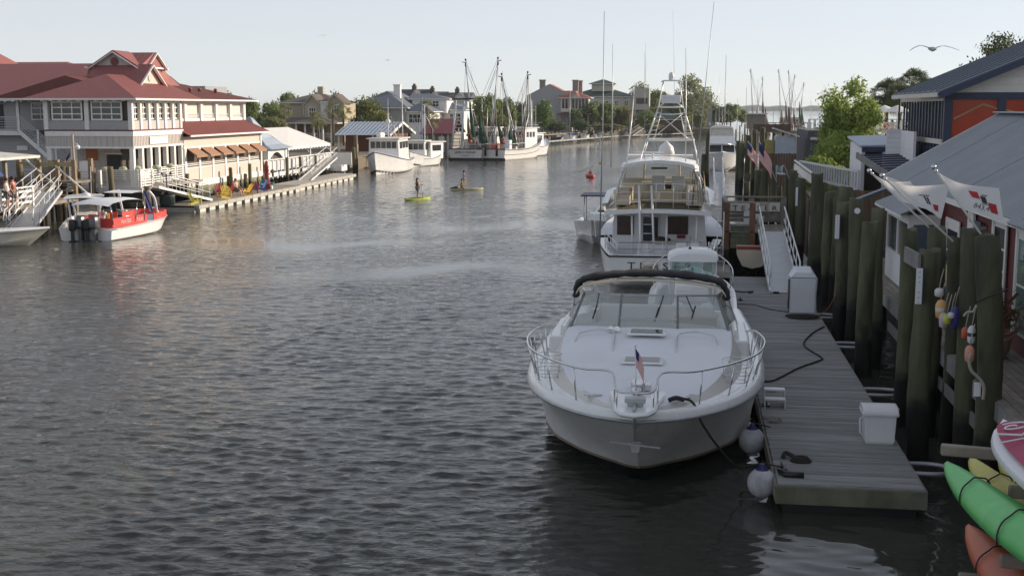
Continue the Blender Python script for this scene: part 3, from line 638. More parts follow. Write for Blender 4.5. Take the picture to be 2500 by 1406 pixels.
    un = [p - Vector((0, 0, .09)) for p in cp[5:-5]]; B(MB().loft([[p + Vector((0, .36, .0)), p + Vector((0, .40, -.05)), p + Vector((0, -.2, -.05))] for p in un]), 'canvas_lining', M['cream'])
    hp = MB()
    for yy in (5.1, 3.6): hp.tube([Vector((p.x * (1.02 if yy < 5 else 1), yy, p.z - (.08 if yy > 5 else .25))) for p in cp], .017, 6)
    for sg in (1, -1): hp.tube([(1.68 * sg, 5.4, 2.85), (1.85 * sg, 4.2, 2.0)], .016, 6).tube([(1.66 * sg, 3.6, 2.6), (1.9 * sg, 4.4, 2.0)], .016, 6)
    B(hp, 'canvas_hoops', M['steel'])
    # bow rail
    def onrail(sg, o):
        return [Vector(q) for q in ((.30 * sg, 12.97, 2.24), (.42 * sg, 12.45, 2.43), (.95 * sg, 12.2, 2.42), (1.53 * sg, 11.45, 2.40), (2.02 * sg, 10.4, 2.36), (2.26 * sg, 9.3, 2.32), (2.33 * sg, 8.2, 2.28), (2.2 * sg, 7.1, 2.24), (2.06 * sg, 6.4, 2.1))]
    pts = onrail(-1, 0)[::-1] + [Vector((0, 13.05, 2.22))] + onrail(1, 0); cr = catmull(pts, 5); B(MB().tube(cr, .019, 8), 'bow_rail', M['steel'])
    for sg in (1, -1):
        c2 = catmull(onrail(sg, 0), 8); cum = [0]
        for a, b in zip(c2, c2[1:]): cum.append(cum[-1] + (b - a).length)
        for fr_ in (.0, .055, .19, .33, .46, .56, .64, .71, .78, .85, .92, .985):
            i = min(range(len(cum)), key=lambda k: abs(cum[k] - fr_ * cum[-1])); p = c2[i]; hb, zs = hbx(min(p.y, 12.75))
            xb = (p.x if abs(p.x) < .5 else (max(abs(p.x) - .0, hb - .12) if p.y > 7.5 else hb - .25) * sg); xb = max(-hb + .12, min(hb - .12, xb)) if abs(p.x) > .5 else p.x
            B(MB().tube([p, (xb, min(p.y - .05, 12.85), zs + .12)], .014, 6).lathe([(.035, 0), (.03, .02), (.015, .03)], 8, (xb, min(p.y - .05, 12.85), zs + .12)), 'stanchion', M['steel'])
        bk = MB(); c0 = Vector((1.72 * sg, 10.2, -.02))
        for z_, r_ in ((1.86, .17), (2.0, .2), (2.14, .2), (2.28, .19)): bk.tube([c0 + Vector((cos(a) * r_ * 1.25, sin(a) * r_, z_)) for a in [2 * PI * k / 12 for k in range(12)]], .008, 5, closed=True)
        for a in range(5): bk.tube([c0 + Vector((cos(a * 1.25) * .25, sin(a * 1.25) * .2, 2.28)), c0 + Vector((cos(a * 1.25) * .2, sin(a * 1.25) * .16, 1.84))], .007, 5)
        B(bk, 'fender_basket', M['steel'])
        # hand rails round the sun pads
        x0, x1 = .62 * sg, 1.42 * sg
        B(MB().tube(catmull([(x0 * .98, 10.3, 1.93), (x0, 8.9, 2.14), (x0 * 1.02, 7.9, 2.23), (x0 + .12 * sg, 7.68, 2.26), ((x0 + x1) / 2, 7.6, 2.27), (x1 - .1 * sg, 7.6, 2.21), (x1, 7.75, 2.17), (x1 * 1.03, 8.5, 2.04)], 5), .014, 6), 'grab_rail', M['steel'])
        B(MB().box((.75 - .09) * sg, (.75 + .09) * sg, 12.05, 12.12, 1.86, 1.93).tube([(.6 * sg, 12.08, 1.94), (.9 * sg, 12.08, 1.94)], .02, 6), 'cleat', M['steel'])
    # pulpit, windlass, anchor
    pp = [(-.52, 11.7), (-.36, 12.6), (-.33, 13.05), (-.22, 13.32), (0, 13.42), (.22, 13.32), (.33, 13.05), (.36, 12.6), (.52, 11.7)]
    B(MB().prism(pp, .09, 'z', 1.87), 'pulpit', M['gel'], bevel=.03); B(MB().tube([(x * 1.0, y + .01, 1.92) for x, y in pp], .022, 6), 'pulpit_trim', M['plasticw'])
    B(MB().box(-.12, .12, 11.5, 11.85, 1.96, 2.12).lathe([(.09, 0), (.11, .06), (.07, .12), (.09, .17)], 14, (0, 12.0, 1.97)).box(-.22, -.1, 11.6, 11.8, 1.97, 2.08), 'windlass', M['steel'], bevel=.01)
    B(MB().box(-.17, .17, 12.75, 12.95, 2.02, 2.1).box(-.13, .13, 12.78, 12.92, 1.96, 2.02).beam((0, 12.1, 2.0), (0, 13.3, 1.99), .05, .05), 'anchor_roller', M['alugrey'], bevel=.01)
    B(MB().beam((0, 13.2, 1.9), (0, 12.75, 1.35), .04, .05).beam((-.42, 12.7, 1.22), (.42, 12.7, 1.3), .025, .025).prism([(-.06, 1.1), (.06, 1.1), (.10, 1.28), (-.10, 1.28)], .05, 'y', 12.55).tube([(0, 13.2, 1.85), (0, 12.9, 1.6)], .03, 6), 'anchor', M['alugrey'])
    B(MB().tube([(0.02, 12.2, 2.0), (0.05, 11.9, 2.75)], .011, 6).ball((.052, 11.88, 2.77), .02, 6), 'flagstaff', M['steel'])
    # hatches
    for y0, z0 in ((7.75, 2.24), (9.9, 2.09)):
        B(MB().box(-.40, .40, y0 - .26, y0 + .26, z0, z0 + .05), 'hatch_frame', M['gel'], bevel=.025); B(MB().box(-.32, .32, y0 - .2, y0 + .2, z0 + .052, z0 + .06), 'hatch_lens', M['darkglass'] if y0 < 9 else mat('smoked_lens', (.32, .31, .3), .3))
    for x in (.62, .75):
        B(MB().tube([(x, 7.32, 2.26), (x, 7.52, 2.28)], .045, 10, .06).lathe([(.03, 0), (.02, .06)], 8, (x, 7.4, 2.18)), 'horn', M['steel'])
    B(MB().lathe([(.03, 0), (.02, .05), (.02, .12)], 8, (.0, 12.4, 1.99)), 'bow_light', M['steel'])
    f = flag_us('boat_flag', 'small limp striped flag at the bow of the white cruiser', 'flag', (-.89, 20.9, 2.74), .16, .30, sag=1.3, dirv=(.75, -.2, 0))
    return t
cruiser()
# mooring line from bow cleat down into the shadow by the dock, with its looped end
solo('mooring_line', MB().tube(catmull([(-.28, 20.55, 1.93), (-.05, 20.6, 1.95), (.12, 20.62, 1.86), (.3, 20.7, 1.45), (.7, 21.4, .75), (.98, 22.3, .3), (1.2, 22.6, .25), (1.5, 22.0, .42), (1.75, 21.3, .56)], 6), .022, 7).tube(catmull([(-.3, 20.5, 1.94), (-.18, 20.48, 1.99), (-.05, 20.52, 1.95)], 4), .04, 7), M['rope'], 'black mooring line slung from the bow of the white cruiser to the dock corner', 'rope')
# ================================================================ plank dock
def near_dock():
    t = thing('floating_dock', 'grey weathered plank floating dock running between the cruiser and the pilings', 'dock', (2.76, 32.9, 0))
    y = 20.72; pl = None; i = 0; x0, x1 = -1.20, 1.20
    M_ = M['dockwood']
    while y < 47.0:
        w_ = .136
        if pl is None: pl = MB().box(x0, x1, 0, w_, -.02, .02).build('plank', M_, t, 0, bevel=0); pl.location = (0, y - 32.9, .50)
        else:
            o = inst(pl, t, (rnd.uniform(-.008, .008), y - 32.9, .50 + rnd.uniform(-.004, .004)), (0, rnd.uniform(-.002, .002), rnd.uniform(-.001, .001)))
        y += w_ + .011; i += 1
    MB().box(x0 - .04, x1 + .04, -12.27, -12.19, .18, .485).build('end_fascia', M['greenwood'], t, 0, bevel=.006)
    for sg in (-1, 1): MB().box(sg * 1.205, sg * 1.25, -12.18, 14.1, .2, .475).build('side_board', M['greywood'], t, 0)
    for k in range(9): MB().box(-1.1, 1.1, -12.1 + k * 3, -10.3 + k * 3, -.25, .2).build('float', M['black'], t, 0)
    # open frame lets the dark gap show
    MB().box(-1.15, -1.05, -12.1, 14, .2, .46).box(1.05, 1.15, -12.1, 14, .2, .46).build('joist', M['greywood'], t, 0)
    for k, yy in enumerate((-11.35, -6.6, -1.4, 3.2, 8.2)):
        MB().box(-1.16, -1.0, yy - .12, yy + .12, .522, .56).tube([(-1.08, yy - .16, .60), (-1.08, yy + .16, .60)], .02, 6).tube([(-1.08, yy - .06, .55), (-1.08, yy - .05, .6)], .018, 6).tube([(-1.08, yy + .06, .55), (-1.08, yy + .05, .6)], .018, 6).build('cleat', M['black'], t, 0)
near_dock()
def hoop(x, y, r=.33):
    o = solo('piling_hoop', MB().tube(catmull([(x - .5, y - r * .9, .34), (x, y - r, .34), (x + r * .8, y - r * .7, .34), (x + r * 1.1, y, .34), (x + r * .8, y + r * .7, .34), (x, y + r, .34), (x - .5, y + r * .9, .34)], 5), .045, 8), M['alugrey'], '', 'pile guide')
    return o
PH = [(2270, 1145, 'nearest grey pipe hoop at the corner of the plank dock'), (2160, 958, 'grey pipe hoop on the dock edge behind the lidded bin'), (2085, 843, 'grey pipe hoop round a piling midway along the dock'), (2020, 772, 'grey pipe hoop beside the white covered pedestal')]
for px, py, lb in PH:
    p = az(px, py, .34); o = hoop(min(max(p.x, 4.3), 4.55), p.y); o['label'] = lb; o['group'] = 'pipe hoops holding the dock to its pilings'
# round fenders
for (x, y, z, lb, tilt) in ((1.28, 24.0, .36, 'far white ball fender with blue cap hanging between cruiser and dock', .3), (1.33, 21.35, .32, 'near white ball fender with blue cap at the dock corner', .5)):
    t = thing('ball_fender', lb, 'fender', (x, y, z), 0, 'ball fenders at the dock edge')
    MB().ball((0, 0, 0), .255, 24, (1, 1, 1.05)).build('ball', mat('scuffed_white_fender', (.46, .46, .48), .5, var=.3, sc_=3, inst=0, streak=.6, tint=(.2, .2, .22)), t, 0)
    MB().lathe([(.14, .20), (.11, .25), (.06, .29), (.05, .34)], 16).build('cap', mat('blue_fender_cap', (.02, .025, .12), .5), t, 0)
    MB().tube([(0, 0, .38), (.12, .05, .32), (.35, .1, .26)], .014, 6).build('lanyard', M['rope'], t, 0)
# black line coil and snubber on the dock corner
c = MB()
for k in range(3): c.tube([(2.05 + (.17 - .03 * k) * cos(a), 22.05 + (.11 - .02 * k) * sin(a), .545 + .03 * k) for a in [2 * PI * q / 16 for q in range(16)]], .025, 6, closed=True)
c.tube(catmull([(2.0, 22.1, .56), (1.8, 22.35, .6), (1.75, 22.2, .55)], 4), .04, 6)
solo('rope_coil', c, M['rope'], 'small black rope coil lying on the near end of the dock', 'rope')
solo('line_snubber', MB().tube([(1.62, 21.25, .57), (1.72, 21.1, .56), (2.02, 21.08, .56)], [.05, .06, .055], 10), M['black'], 'black rubber line snubber at the near left dock corner', 'mooring gear')
def line(name, pts, r, m, lb, cat='rope', n=6): return solo(name, MB().tube(catmull(pts, n), r, 6), m, lb, cat)
line('hose', [az(*p, .545) for p in ((1862, 930), (1890, 928), (1950, 898), (2000, 880), (2005, 872), (1970, 850), (1963, 835), (1985, 812), (2012, 797))], .022, M['rope'], 'dark hose winding across the dock planks beside the cruiser', 'hose')
line('dock_line', [az(*p, .535) for p in ((1800, 742), (1845, 745), (1880, 755), (1925, 762))], .014, M['rope'], 'thin dark line stretched over the planks to the covered pedestal')
line('dock_line', [az(*p, .535) for p in ((1795, 711), (1815, 713), (1838, 712), (1828, 716))], .03, M['rope'], 'short dark line lying in front of the gangway')
for (px, py, lb) in ((1880, 952, 'small tangle of light cord beside the cruiser on the dock'), (1888, 1026, 'frayed cord tuft at the dock edge above the far fender')):
    c = MB(); g = random.Random(px)
    for k in range(5): c.tube(catmull([az(px, py, .53) + Vector((g.uniform(-.16, .16), g.uniform(-.22, .22), g.uniform(0, .05))) for _ in range(5)], 4), .009, 5)
    solo('cord_tangle', c, M['ropelt'], lb, 'cord')
c = MB(); g = random.Random(3); p0 = az(1960, 775, .54)
for k in range(9):
    r_ = .16 + .035 * k; c.tube([p0 + Vector((r_ * 1.15 * cos(a) + g.uniform(-.03, .03), r_ * .8 * sin(a) + g.uniform(-.03, .03), .02 + .012 * (k % 3))) for a in [2 * PI * q / 14 for q in range(14)]], .018, 5, closed=True)
solo('hose_pile', c, M['rope'], 'pile of dark coiled hose at the foot of the white covered pedestal', 'hose')
line('cable', [az(1997, 770, .55), ay(2020, 755, 38), ay(2040, 720, 37), ay(2048, 690, 36)], .013, mat('orange_cord', (.35, .12, .05), .6), 'thin orange cable rising from the covered pedestal to a piling', 'cable')
# lidded bin
def bin_():
    p = az(2188, 1085, .52); t = thing('storage_bin', 'white plastic bin with rounded hinged lid on the dock edge', 'bin', (3.62, p.y + .18, .52), 0)
    B = lambda mb, n, m, **k: mb.build(n, m, t, world=False, **k)
    q = lambda a, b, z: [Vector((-a, -b, z)), Vector((a, -b, z)), Vector((a, b, z)), Vector((-a, b, z))]
    B(MB().loft([q(.25, .20, 0), q(.27, .22, .05), q(.29, .24, .54), q(.30, .25, .55)], False, True, True), 'body', M['plasticw'], bevel=.025)
    B(MB().loft([q(.33, .28, .55), q(.335, .285, .60), q(.33, .28, .615)], False, True, True), 'rim', M['plasticw'], bevel=.015)
    B(MB().loft([[Vector((x, y, z)) for y, z in ((-.27, .617), (-.25, .66), (-.1, .705), (.1, .72), (.24, .70), (.27, .617))] for x in (-.325, -.3, 0, .3, .325)], True, True), 'lid', M['plasticw'])
    B(MB().tube([(-.29, .05, .45), (-.34, .05, .42), (-.33, .05, .15), (-.27, .05, .1)], .018, 6), 'foot_lever', M['plasticw'])
    B(MB().tube([(.33, -.12, .64), (.36, 0, .65), (.33, .12, .64)], .015, 6), 'lid_handle', M['alugrey'])
bin_()
def pedestal():
    t = thing('covered_pedestal', 'tall white canvas-covered dock box with sloping top and round emblem', 'cover', (3.50, 39.15, .52), 0)
    a, b = .42, .36; g = random.Random(4); secs = []
    for z in [0, .06] + [.1 * k for k in range(1, 11)] + [1.08]:
        r = []
        for k in range(40):
            u = k / 40 * 4; s = int(u); f = u - s
            p = [(-a + 2 * a * f, -b), (a, -b + 2 * b * f), (a - 2 * a * f, b), (-a, b - 2 * b * f)][s]
            wob = .012 * sin(9 * f + z * 5 + s) + .014 * sin(3 * f - z * 7 + 2 * s) ; sc2 = 1 + wob - .05 * (1 - z)
            r.append(Vector((p[0] * sc2, p[1] * sc2, z)))
        secs.append(r)
    MB().loft(secs, True, False, True).build('cover_side', M['canvas'], t, 0)
    top = [(-a, -b, 1.09), (a, -b, 1.09), (a, b, 1.09), (-a, b, 1.09)]; r1 = [(-.25, -b * .9, 1.26), (.25, -b * .9, 1.26), (.25, b * .9, 1.38), (-.25, b * .9, 1.38)]
    MB().add(top + r1, [(0, 1, 5, 4), (1, 2, 6, 5), (2, 3, 7, 6), (3, 0, 4, 7), (4, 5, 6, 7), (3, 2, 1, 0)]).build('cover_top', M['canvas'], t, 0, bevel=.02)
    MB().tube([(-a - .01, -b * .75, .08), (-a - .012, -b * .75, 1.0), (-a - .012, b * .2, 1.0), (-a - .01, b * .2, .08)], .01, 5).tube([(-a * 1.005, -b - .012, .02), (-a - .004, -b - .01, 1.08)], .012, 5).build('seam', M['print'], t, 0)
    MB().tube([(-a - .018, -.1 + .1 * cos(k / 14 * 2 * PI), .6 + .24 * sin(k / 14 * 2 * PI)) for k in range(14)], .012, 5, closed=True).tube([(-a - .018, -.1 + .05 * cos(k / 10 * 2 * PI), .62 + .12 * sin(k / 10 * 2 * PI)) for k in range(10)], .012, 5, closed=True).build('emblem', mat('faded_red_grey_print', (.3, .2, .2), .7), t, 0)
pedestal()
# small step standing on dock edge behind the bow rail
t = thing('boarding_step', 'small white two-tread boarding step between cruiser and dock', 'step', (1.85, 26.2, .52), 0)
for k in range(2): MB().box(-.22, .22, -.12 + .22 * k, .1 + .22 * k, .16 + .16 * k, .2 + .16 * k).build('tread', M['plasticw'], t, 0, bevel=.01)
for sg in (-.22, .2): MB().prism([(-.14, 0), (.34, 0), (.34, .34), (.1, .34), (.1, .17), (-.12, .17)], .02, 'x', sg).build('side', M['plasticw'], t, 0)
# ================================================================ pilings of the right bank
def pile_thing(x, y, zt, r, lb, m='pile', grp='green pilings along the right bank', base=-1.5, lean=(0, 0), cap=True, seed=0, sides=18):
    g = random.Random(seed + int(x * 100) + int(y * 10)); secs = []
    t = thing('piling', lb, 'piling', (x, y, 0), g.uniform(0, 6), grp)
    n = 16
    for i in range(n + 1):
        z = base + (zt - base) * i / n; rr = r * (1.06 - .10 * i / n); off = Vector((lean[0] * z / zt + .035 * sin(z * 1.1 + seed), lean[1] * z / zt, z))
        secs.append([off + Vector((cos(a) * rr * (1 + .07 * sin(3 * a + z * .9) + g.uniform(-.05, .05)), sin(a) * rr * (1 + .06 * sin(2 * a + z) + g.uniform(-.05, .05)), (.04 * sin(a * 2 + seed) if i == n else 0))) for a in [2 * PI * k / sides for k in range(sides)]])
    me = MB().loft(secs, True, True, True); o = me.build('post', M[m], t, 0)
    return t
POS = [
 # px, py of the top, X of the row, radius, label
 (2265, 610, 4.50, .205, 'thick green piling nearest the plank dock, carrying a white sign on its side', 0, 0),
 (2287, 557, 5.00, .19, 'green piling straight behind the nearest dock-side piling, topped above it', 0, 0),
 (2221, 559, 4.62, .17, 'slim green piling in front of the white shack window', 0, 0),
 (2333, 582, 5.25, .13, 'thin green piling under the foot of the middle flagpole', 0, 0),
 (2361, 557, 5.00, .21, 'tall green piling right of the hanging buoys with a ring groove at its top', -.16, 0),
 (2415, 577, 4.98, .21, 'rightmost green piling holding the right flag, wrapped with rope', -.18, 0),
 (2122, 542, 4.45, .205, 'thick green piling behind the lidded bin, left of the shack corner', 0, 0),
 (2147, 510, 4.85, .17, 'green piling close behind and right of the flat-topped one by the shack', 0, 0),
 (2060, 494, 4.45, .18, 'green piling with a narrow white vertical sign', 0, 0),
 (2093, 485, 4.75, .20, 'piling with a pale blue-green stain and white round plate near its top', 0, 0),
 (2066, 458, 4.80, .24, 'stout mossy piling rising behind the one with the white vertical sign', 0, 0),
 (2042, 482, 4.95, .13, 'narrow piling squeezed left of the stout mossy one', 0, 0),
 (2025, 470, 4.75, .17, 'grey-green piling third right of the gangway', 0, 0),
 (2012, 448, 4.95, .18, 'green piling second right of the gangway, a little taller', 0, 0),
 (1995, 425, 4.60, .22, 'tall green piling right of the gangway with a notched top', 0, 0),
 (1955, 438, 4.45, .21, 'brown-green piling at the right rail of the gangway', 0, 0),
 (1938, 417, 4.50, .19, 'green piling behind the gangway platform corner', 0, 0),
 (1905, 455, 4.40, .14, 'slender piling behind the dark sign platform, right of middle', 0, 0),
 (1869, 411, 4.30, .22, 'grey piling right under the striped flags', 0, 0),
 (1851, 415, 4.20, .24, 'green piling under the striped flags with sunlit right edge', 0, 0),
 (1826, 425, 4.10, .20, 'piling left of the striped flags behind the sign platform', 0, 0),
 (1824, 444, 3.80, .23, 'short cut-off piling directly behind the sign platform', 0, 0),
 (1888, 400, 4.60, .15, 'thin piling between the flags and the gull', 0, 0),
 (1921, 432, 4.60, .14, 'thin grey piling in the gull background', 0, 0),
 (1811, 350, 3.95, .20, 'sunlit far piling right of the moored flybridge boat', 0, 0),
 (1803, 345, 3.80, .19, 'sunlit far piling touching the bow of the moored flybridge boat', 0, 0),
 (1718, 377, 1.55, .20, 'short lone piling in the water by the sportfisher tower', 0, 0),
 (1729, 320, 1.75, .17, 'tall lone piling in the water by the sportfisher tower', 0, 0),
 (1828, 330, 4.60, .26, 'dark square-topped piling beyond the flags', 0, 0),
 (1843, 318, 5.2, .2, 'distant brown piling beyond the flags', 0, 0),
 (1862, 312, 5.6, .2, 'distant brown piling left of the small white hut', 0, 0),
 (1838, 385, 4.9, .14, 'thin piling left of the small white hut', 0, 0),
]
PILE = {}
for i, (px, py, X, r, lb, lx, ly) in enumerate(POS):
    if px < 1735: p = az(px, 425 if px > 1725 else 420, 0); q = ay(px, py, p.y); p = q
    else: p = ax(px, py, X)
    if p.y > 130: s = 110 / p.y; p = ax(px, py, X * s); p = ay(px, py, 110)
    PILE[i] = pile_thing(p.x - lx, p.y, p.z, r, lb, lean=(lx, ly), seed=i)
# dark depth under the bank: rows of hidden posts and the shaded mud bank
g = random.Random(11)
# ================================================================ sportfisher seen from astern
def sportfisher():
    X0, Y0 = -1.3, 48.0
    t = thing('sportfishing_yacht', 'large white sportfishing yacht with tuna tower and TEASER across its transom', 'boat', (X0, Y0, 0))
    B = lambda mb, n, m, **k: mb.build(n, m, t, world=False, **k)
    S = hull(16.5, 5.5, 2.3, 1.12, fine=.5, full_=2.2, stern=.68, rake=3, draft=.8, chw=.93, flare=.4, n=24, dip=.12)
    mb = MB(); hull_obj(mb, S); B(mb, 'hull', M['gel'])
    for sg in (1, -1): B(MB().tube([Vector((r[-1].x * sg, r[-1].y, r[-1].z)) for r in S], .04, 6), 'rub_rail', M['bottom'])
    B(MB().beam((-1.86, -.02, 1.10), (1.86, -.02, 1.10), .05, .05), 'transom_rail', M['bottom'])
    for i, ch in enumerate('TEASER'): text('letter', ch, .40, M['print'], t, (-.95 + i * .44, -.012, .72), (PI / 2, 0, 0), .006, sx=1.35)
    B(MB().box(-1.5, 1.5, -.75, -.05, .2, .27), 'swim_platform', M['greywood'])
    cap = MB()
    for sg in (1, -1): cap.loft([[Vector(((r[-1].x) * sg, r[-1].y, r[-1].z + .02)), Vector((max(0, r[-1].x - .38) * sg, r[-1].y, r[-1].z + .04)), Vector((max(0, r[-1].x - .40) * sg, r[-1].y, r[-1].z - .5))] for r in S if r[-1].y < 6])
    cap.box(-1.8, 1.8, .0, .3, 1.06, 1.15); B(cap, 'covering_board', M['gel'])
    B(MB().box(-1.75, 1.75, .2, 4.2, .42, .5), 'cockpit_sole', M['nonskid'])
    dk = MB(); deck_from(dk, S, .0, .02, .08, i0=8); B(dk, 'deck', M['nonskid'])
    # salon: aft bulkhead and house sides
    B(MB().add([(-2.05, 3.9, .5), (2.05, 3.9, .5), (1.85, 3.9, 2.62), (-1.85, 3.9, 2.62), (-2.0, 9.8, 1.2), (2.0, 9.8, 1.2), (1.6, 9.2, 2.62), (-1.6, 9.2, 2.62)], [(0, 1, 2, 3), (1, 5, 6, 2), (4, 0, 3, 7), (5, 4, 7, 6), (3, 2, 6, 7)]), 'cabin', M['gel'])
    for x0, x1, z0 in ((-1.75, -1.05, 1.55), (.35, 1.2, 1.6)):
        B(MB().box(x0, x1, 3.85, 3.895, z0, 2.35), 'cabin_window', mat('reddish_dark_window', (.05, .018, .012), .15, var=.4, inst=0)); 
    d = B(MB().box(-.75, .05, 3.86, 3.89, .55, 2.4), 'cabin_door', M['offwhite'])
    B(MB().box(-.66, -.04, 3.84, 3.858, 1.3, 2.3), 'door_pane', M['darkglass'])
    for sg in (1, -1): B(MB().add([(sg * 2.03, 4.6, 1.75), (sg * 2.01, 8.8, 1.9), (sg * 1.86, 8.4, 2.4), (sg * 1.9, 4.6, 2.35)], [(0, 1, 2, 3)]), 'side_window', M['darkglass'])
    # flybridge deck with curved after edge and overhang
    ed = [(x, 1.9 - .25 * (1 - (x / 2.15) ** 2), 2.70 + .12 * (1 - (x / 2.15) ** 2)) for x in [-2.15 + 4.3 * k / 12 for k in range(13)]]
    fl = MB(); fl.loft([[Vector(p) for p in ed], [Vector((p[0] * .98, 9.2, p[2] + .05)) for p in ed]]); fl.loft([[Vector((p[0], p[1], p[2] - .17)) for p in ed], [Vector(p) for p in ed]]); fl.loft([[Vector((p[0], p[1], p[2] - .17)) for p in ed], [Vector((p[0] * .98, 9.2, p[2] - .17)) for p in ed]])
    for sg in (1, -1): fl.add([(2.15 * sg, 1.9, 2.53), (2.15 * sg, 1.9, 2.72), (2.1 * sg, 9.2, 2.77), (2.1 * sg, 9.2, 2.53)], [(0, 1, 2, 3)])
    B(fl, 'flybridge_deck', M['gel']); B(MB().loft([[Vector((p[0] * .93, p[1] + .15, p[2] + .012)) for p in ed], [Vector((p[0] * .93, 5.0, p[2] + .03)) for p in ed]]), 'flybridge_carpet', mat('olive_carpet', (.10, .09, .05), .95, var=.2))
    for sg in (1, -1):
        B(MB().loft([[Vector((2.15 * sg, 2.0, 2.7)), Vector((2.28 * sg, 2.1, 2.98)), Vector((2.05 * sg, 2.3, 3.0))], [Vector((2.12 * sg, 5, 2.75)), Vector((2.25 * sg, 5, 3.35)), Vector((2.0 * sg, 5, 3.35))], [Vector((1.9 * sg, 9.2, 2.75)), Vector((1.95 * sg, 9.2, 3.3)), Vector((1.7 * sg, 9.2, 3.3))]]), 'flybridge_wing', M['gel'])
    B(MB().box(-1.8, 1.8, 7.6, 7.8, 2.8, 3.75).box(-.9, .9, 6.9, 7.6, 2.8, 3.6), 'helm_console', M['cream'], bevel=.05)
    B(MB().box(-.12, 1.0, 6.86, 6.9, 3.3, 3.55), 'instrument_panel', M['print'])
    for x in (-.1, .75): B(MB().lathe([(.05, 0), (.05, .45), (.25, .5)], 10, (x, 5.6, 2.85)).box(x - .28, x + .28, 5.35, 5.85, 3.33, 3.46).box(x - .28, x + .28, 5.3, 5.4, 3.4, 3.95), 'helm_chair', M['plasticw'], bevel=.02)
    B(MB().box(-1.85, -1.2, 3.2, 6.2, 2.83, 3.45), 'settee', M['cream'], bevel=.06); B(MB().box(1.1, 1.8, 3.2, 6.2, 2.83, 3.5), 'settee', M['cream'], bevel=.06)
    text('lettering', 'LIFE RAFT', .13, mat('red_print', (.5, .05, .04), .6), t, (-1.5, 3.19, 3.32), (PI / 2, 0, 0), .003)
    B(MB().lathe([(.3, 0), (.25, .3), (.22, .8)], 12, (-.6, 5.2, 2.83)), 'rocket_stand', M['cream'])
    # hardtop with clear enclosure frames
    ht = MB(); pr = [(-1.52, 4.42), (-1.45, 4.55), (-.8, 4.68), (0, 4.73), (.8, 4.68), (1.45, 4.55), (1.52, 4.42)]
    ht.loft([[Vector((x * k, y, z + .0)) for x, z in pr] for y, k in ((2.5, .95), (2.7, 1.05), (4.5, 1.06), (6.8, 1.0), (7.2, .9))]); ht.loft([[Vector((x * k, y, z - .13)) for x, z in pr] for y, k in ((2.5, .95), (2.7, 1.05), (4.5, 1.06), (6.8, 1.0), (7.2, .9))])
    ht.loft([[Vector((x * .95, 2.5, z - .13)) for x, z in pr], [Vector((x * .95, 2.5, z)) for x, z in pr]]); B(ht, 'hardtop', M['gel'])
    B(MB().box(-.32, .32, 2.62, 2.68, 4.36, 4.44), 'hardtop_speaker', M['black'])
    for sg in (1, -1):
        B(MB().tube([(1.42 * sg, 2.8, 4.42), (1.62 * sg, 2.9, 3.9), (1.78 * sg, 3.0, 2.98)], .05, 8), 'hardtop_post', M['alu']); B(MB().tube([(1.45 * sg, 6.6, 4.45), (1.7 * sg, 7.3, 3.6)], .05, 8), 'hardtop_post', M['alu'])
        B(MB().tube([(.75 * sg, 6.9, 4.5), (.8 * sg, 7.6, 3.7)], .045, 6), 'hardtop_post', M['cream'])
        B(MB().add([(1.48 * sg, 2.85, 4.4), (1.8 * sg, 3.0, 3.1), (1.92 * sg, 7.2, 3.4), (1.5 * sg, 6.7, 4.45)], [(0, 1, 2, 3)]), 'clear_curtain', M['glass'])
    B(MB().add([(-1.45, 6.9, 4.45), (1.45, 6.9, 4.45), (1.65, 7.65, 3.5), (-1.65, 7.65, 3.5)], [(0, 1, 2, 3)]), 'clear_curtain', M['glass'])
    # after rail of the flybridge
    rl = MB()
    for z in (3.1, 3.42, 3.75): rl.tube(catmull([(-1.7, 2.3, z), (-.9, 2.0, z + .04), (0, 1.95, z + .06), (.9, 2.0, z + .04), (1.55, 2.3, z)], 3), .016, 6)
    B(rl, 'flybridge_rail', M['alu'])
    for x in (-1.7, -1.0, -.1, .6, 1.2): B(MB().tube([(x, 2.1, 3.8), (x, 2.1, 2.8)], .018, 6), 'rail_post', M['alu'])
    # overhang posts and ladder rails from cockpit to bridge
    for a, b in (((-1.05, 2.0, 2.55), (-1.0, 2.1, .5)), ((-.78, 1.9, 3.75), (-.62, 1.0, .5)), ((-.28, 1.9, 3.75), (-.1, 1.3, .7)), ((.35, 2.0, 2.6), (.35, 2.1, .5)), ((1.55, 2.1, 2.55), (1.55, 2.2, .6))):
        B(MB().tube([a, (Vector(a) + Vector(b)) / 2 + Vector((0, .03, 0)), b], .045, 8), 'bridge_post', M['alu'])
    for k in range(6): B(MB().tube([(-.68 + .02 * k, 1.05 + .14 * k, .8 + .35 * k), (-.18 + .0 * k, 1.2 + .12 * k, .8 + .35 * k)], .02, 6), 'ladder_rung', M['steel'])
    # cockpit rail, seats, tackle centre, chairs
    B(MB().tube([(-1.55, .1, 1.62), (1.75, .1, 1.68)], .014, 6), 'transom_bar', M['print']); B(MB().tube([(-1.5, .1, 1.36), (1.75, .1, 1.4)], .009, 6), 'transom_wire', M['print'])
    for x in (-1.5, .25, 1.6): B(MB().tube([(x, .1, 1.68), (x, .1, 1.1)], .02, 6), 'rail_post', M['alu'])
    rp = MB()
    for a, b in (((-1.55, .1, 1.62), (-2.15, 2.5, 1.75)), ((-1.55, .1, 1.38), (-2.15, 2.5, 1.5))): rp.tube([a, b], .02, 6)
    for k in range(5): rp.tube([(-1.55 - .15 * k, .1 + .6 * k, 1.65 + .03 * k), (-1.55 - .15 * k, .1 + .6 * k, 1.1)], .018, 6)
    B(rp, 'side_rail', M['alu'])
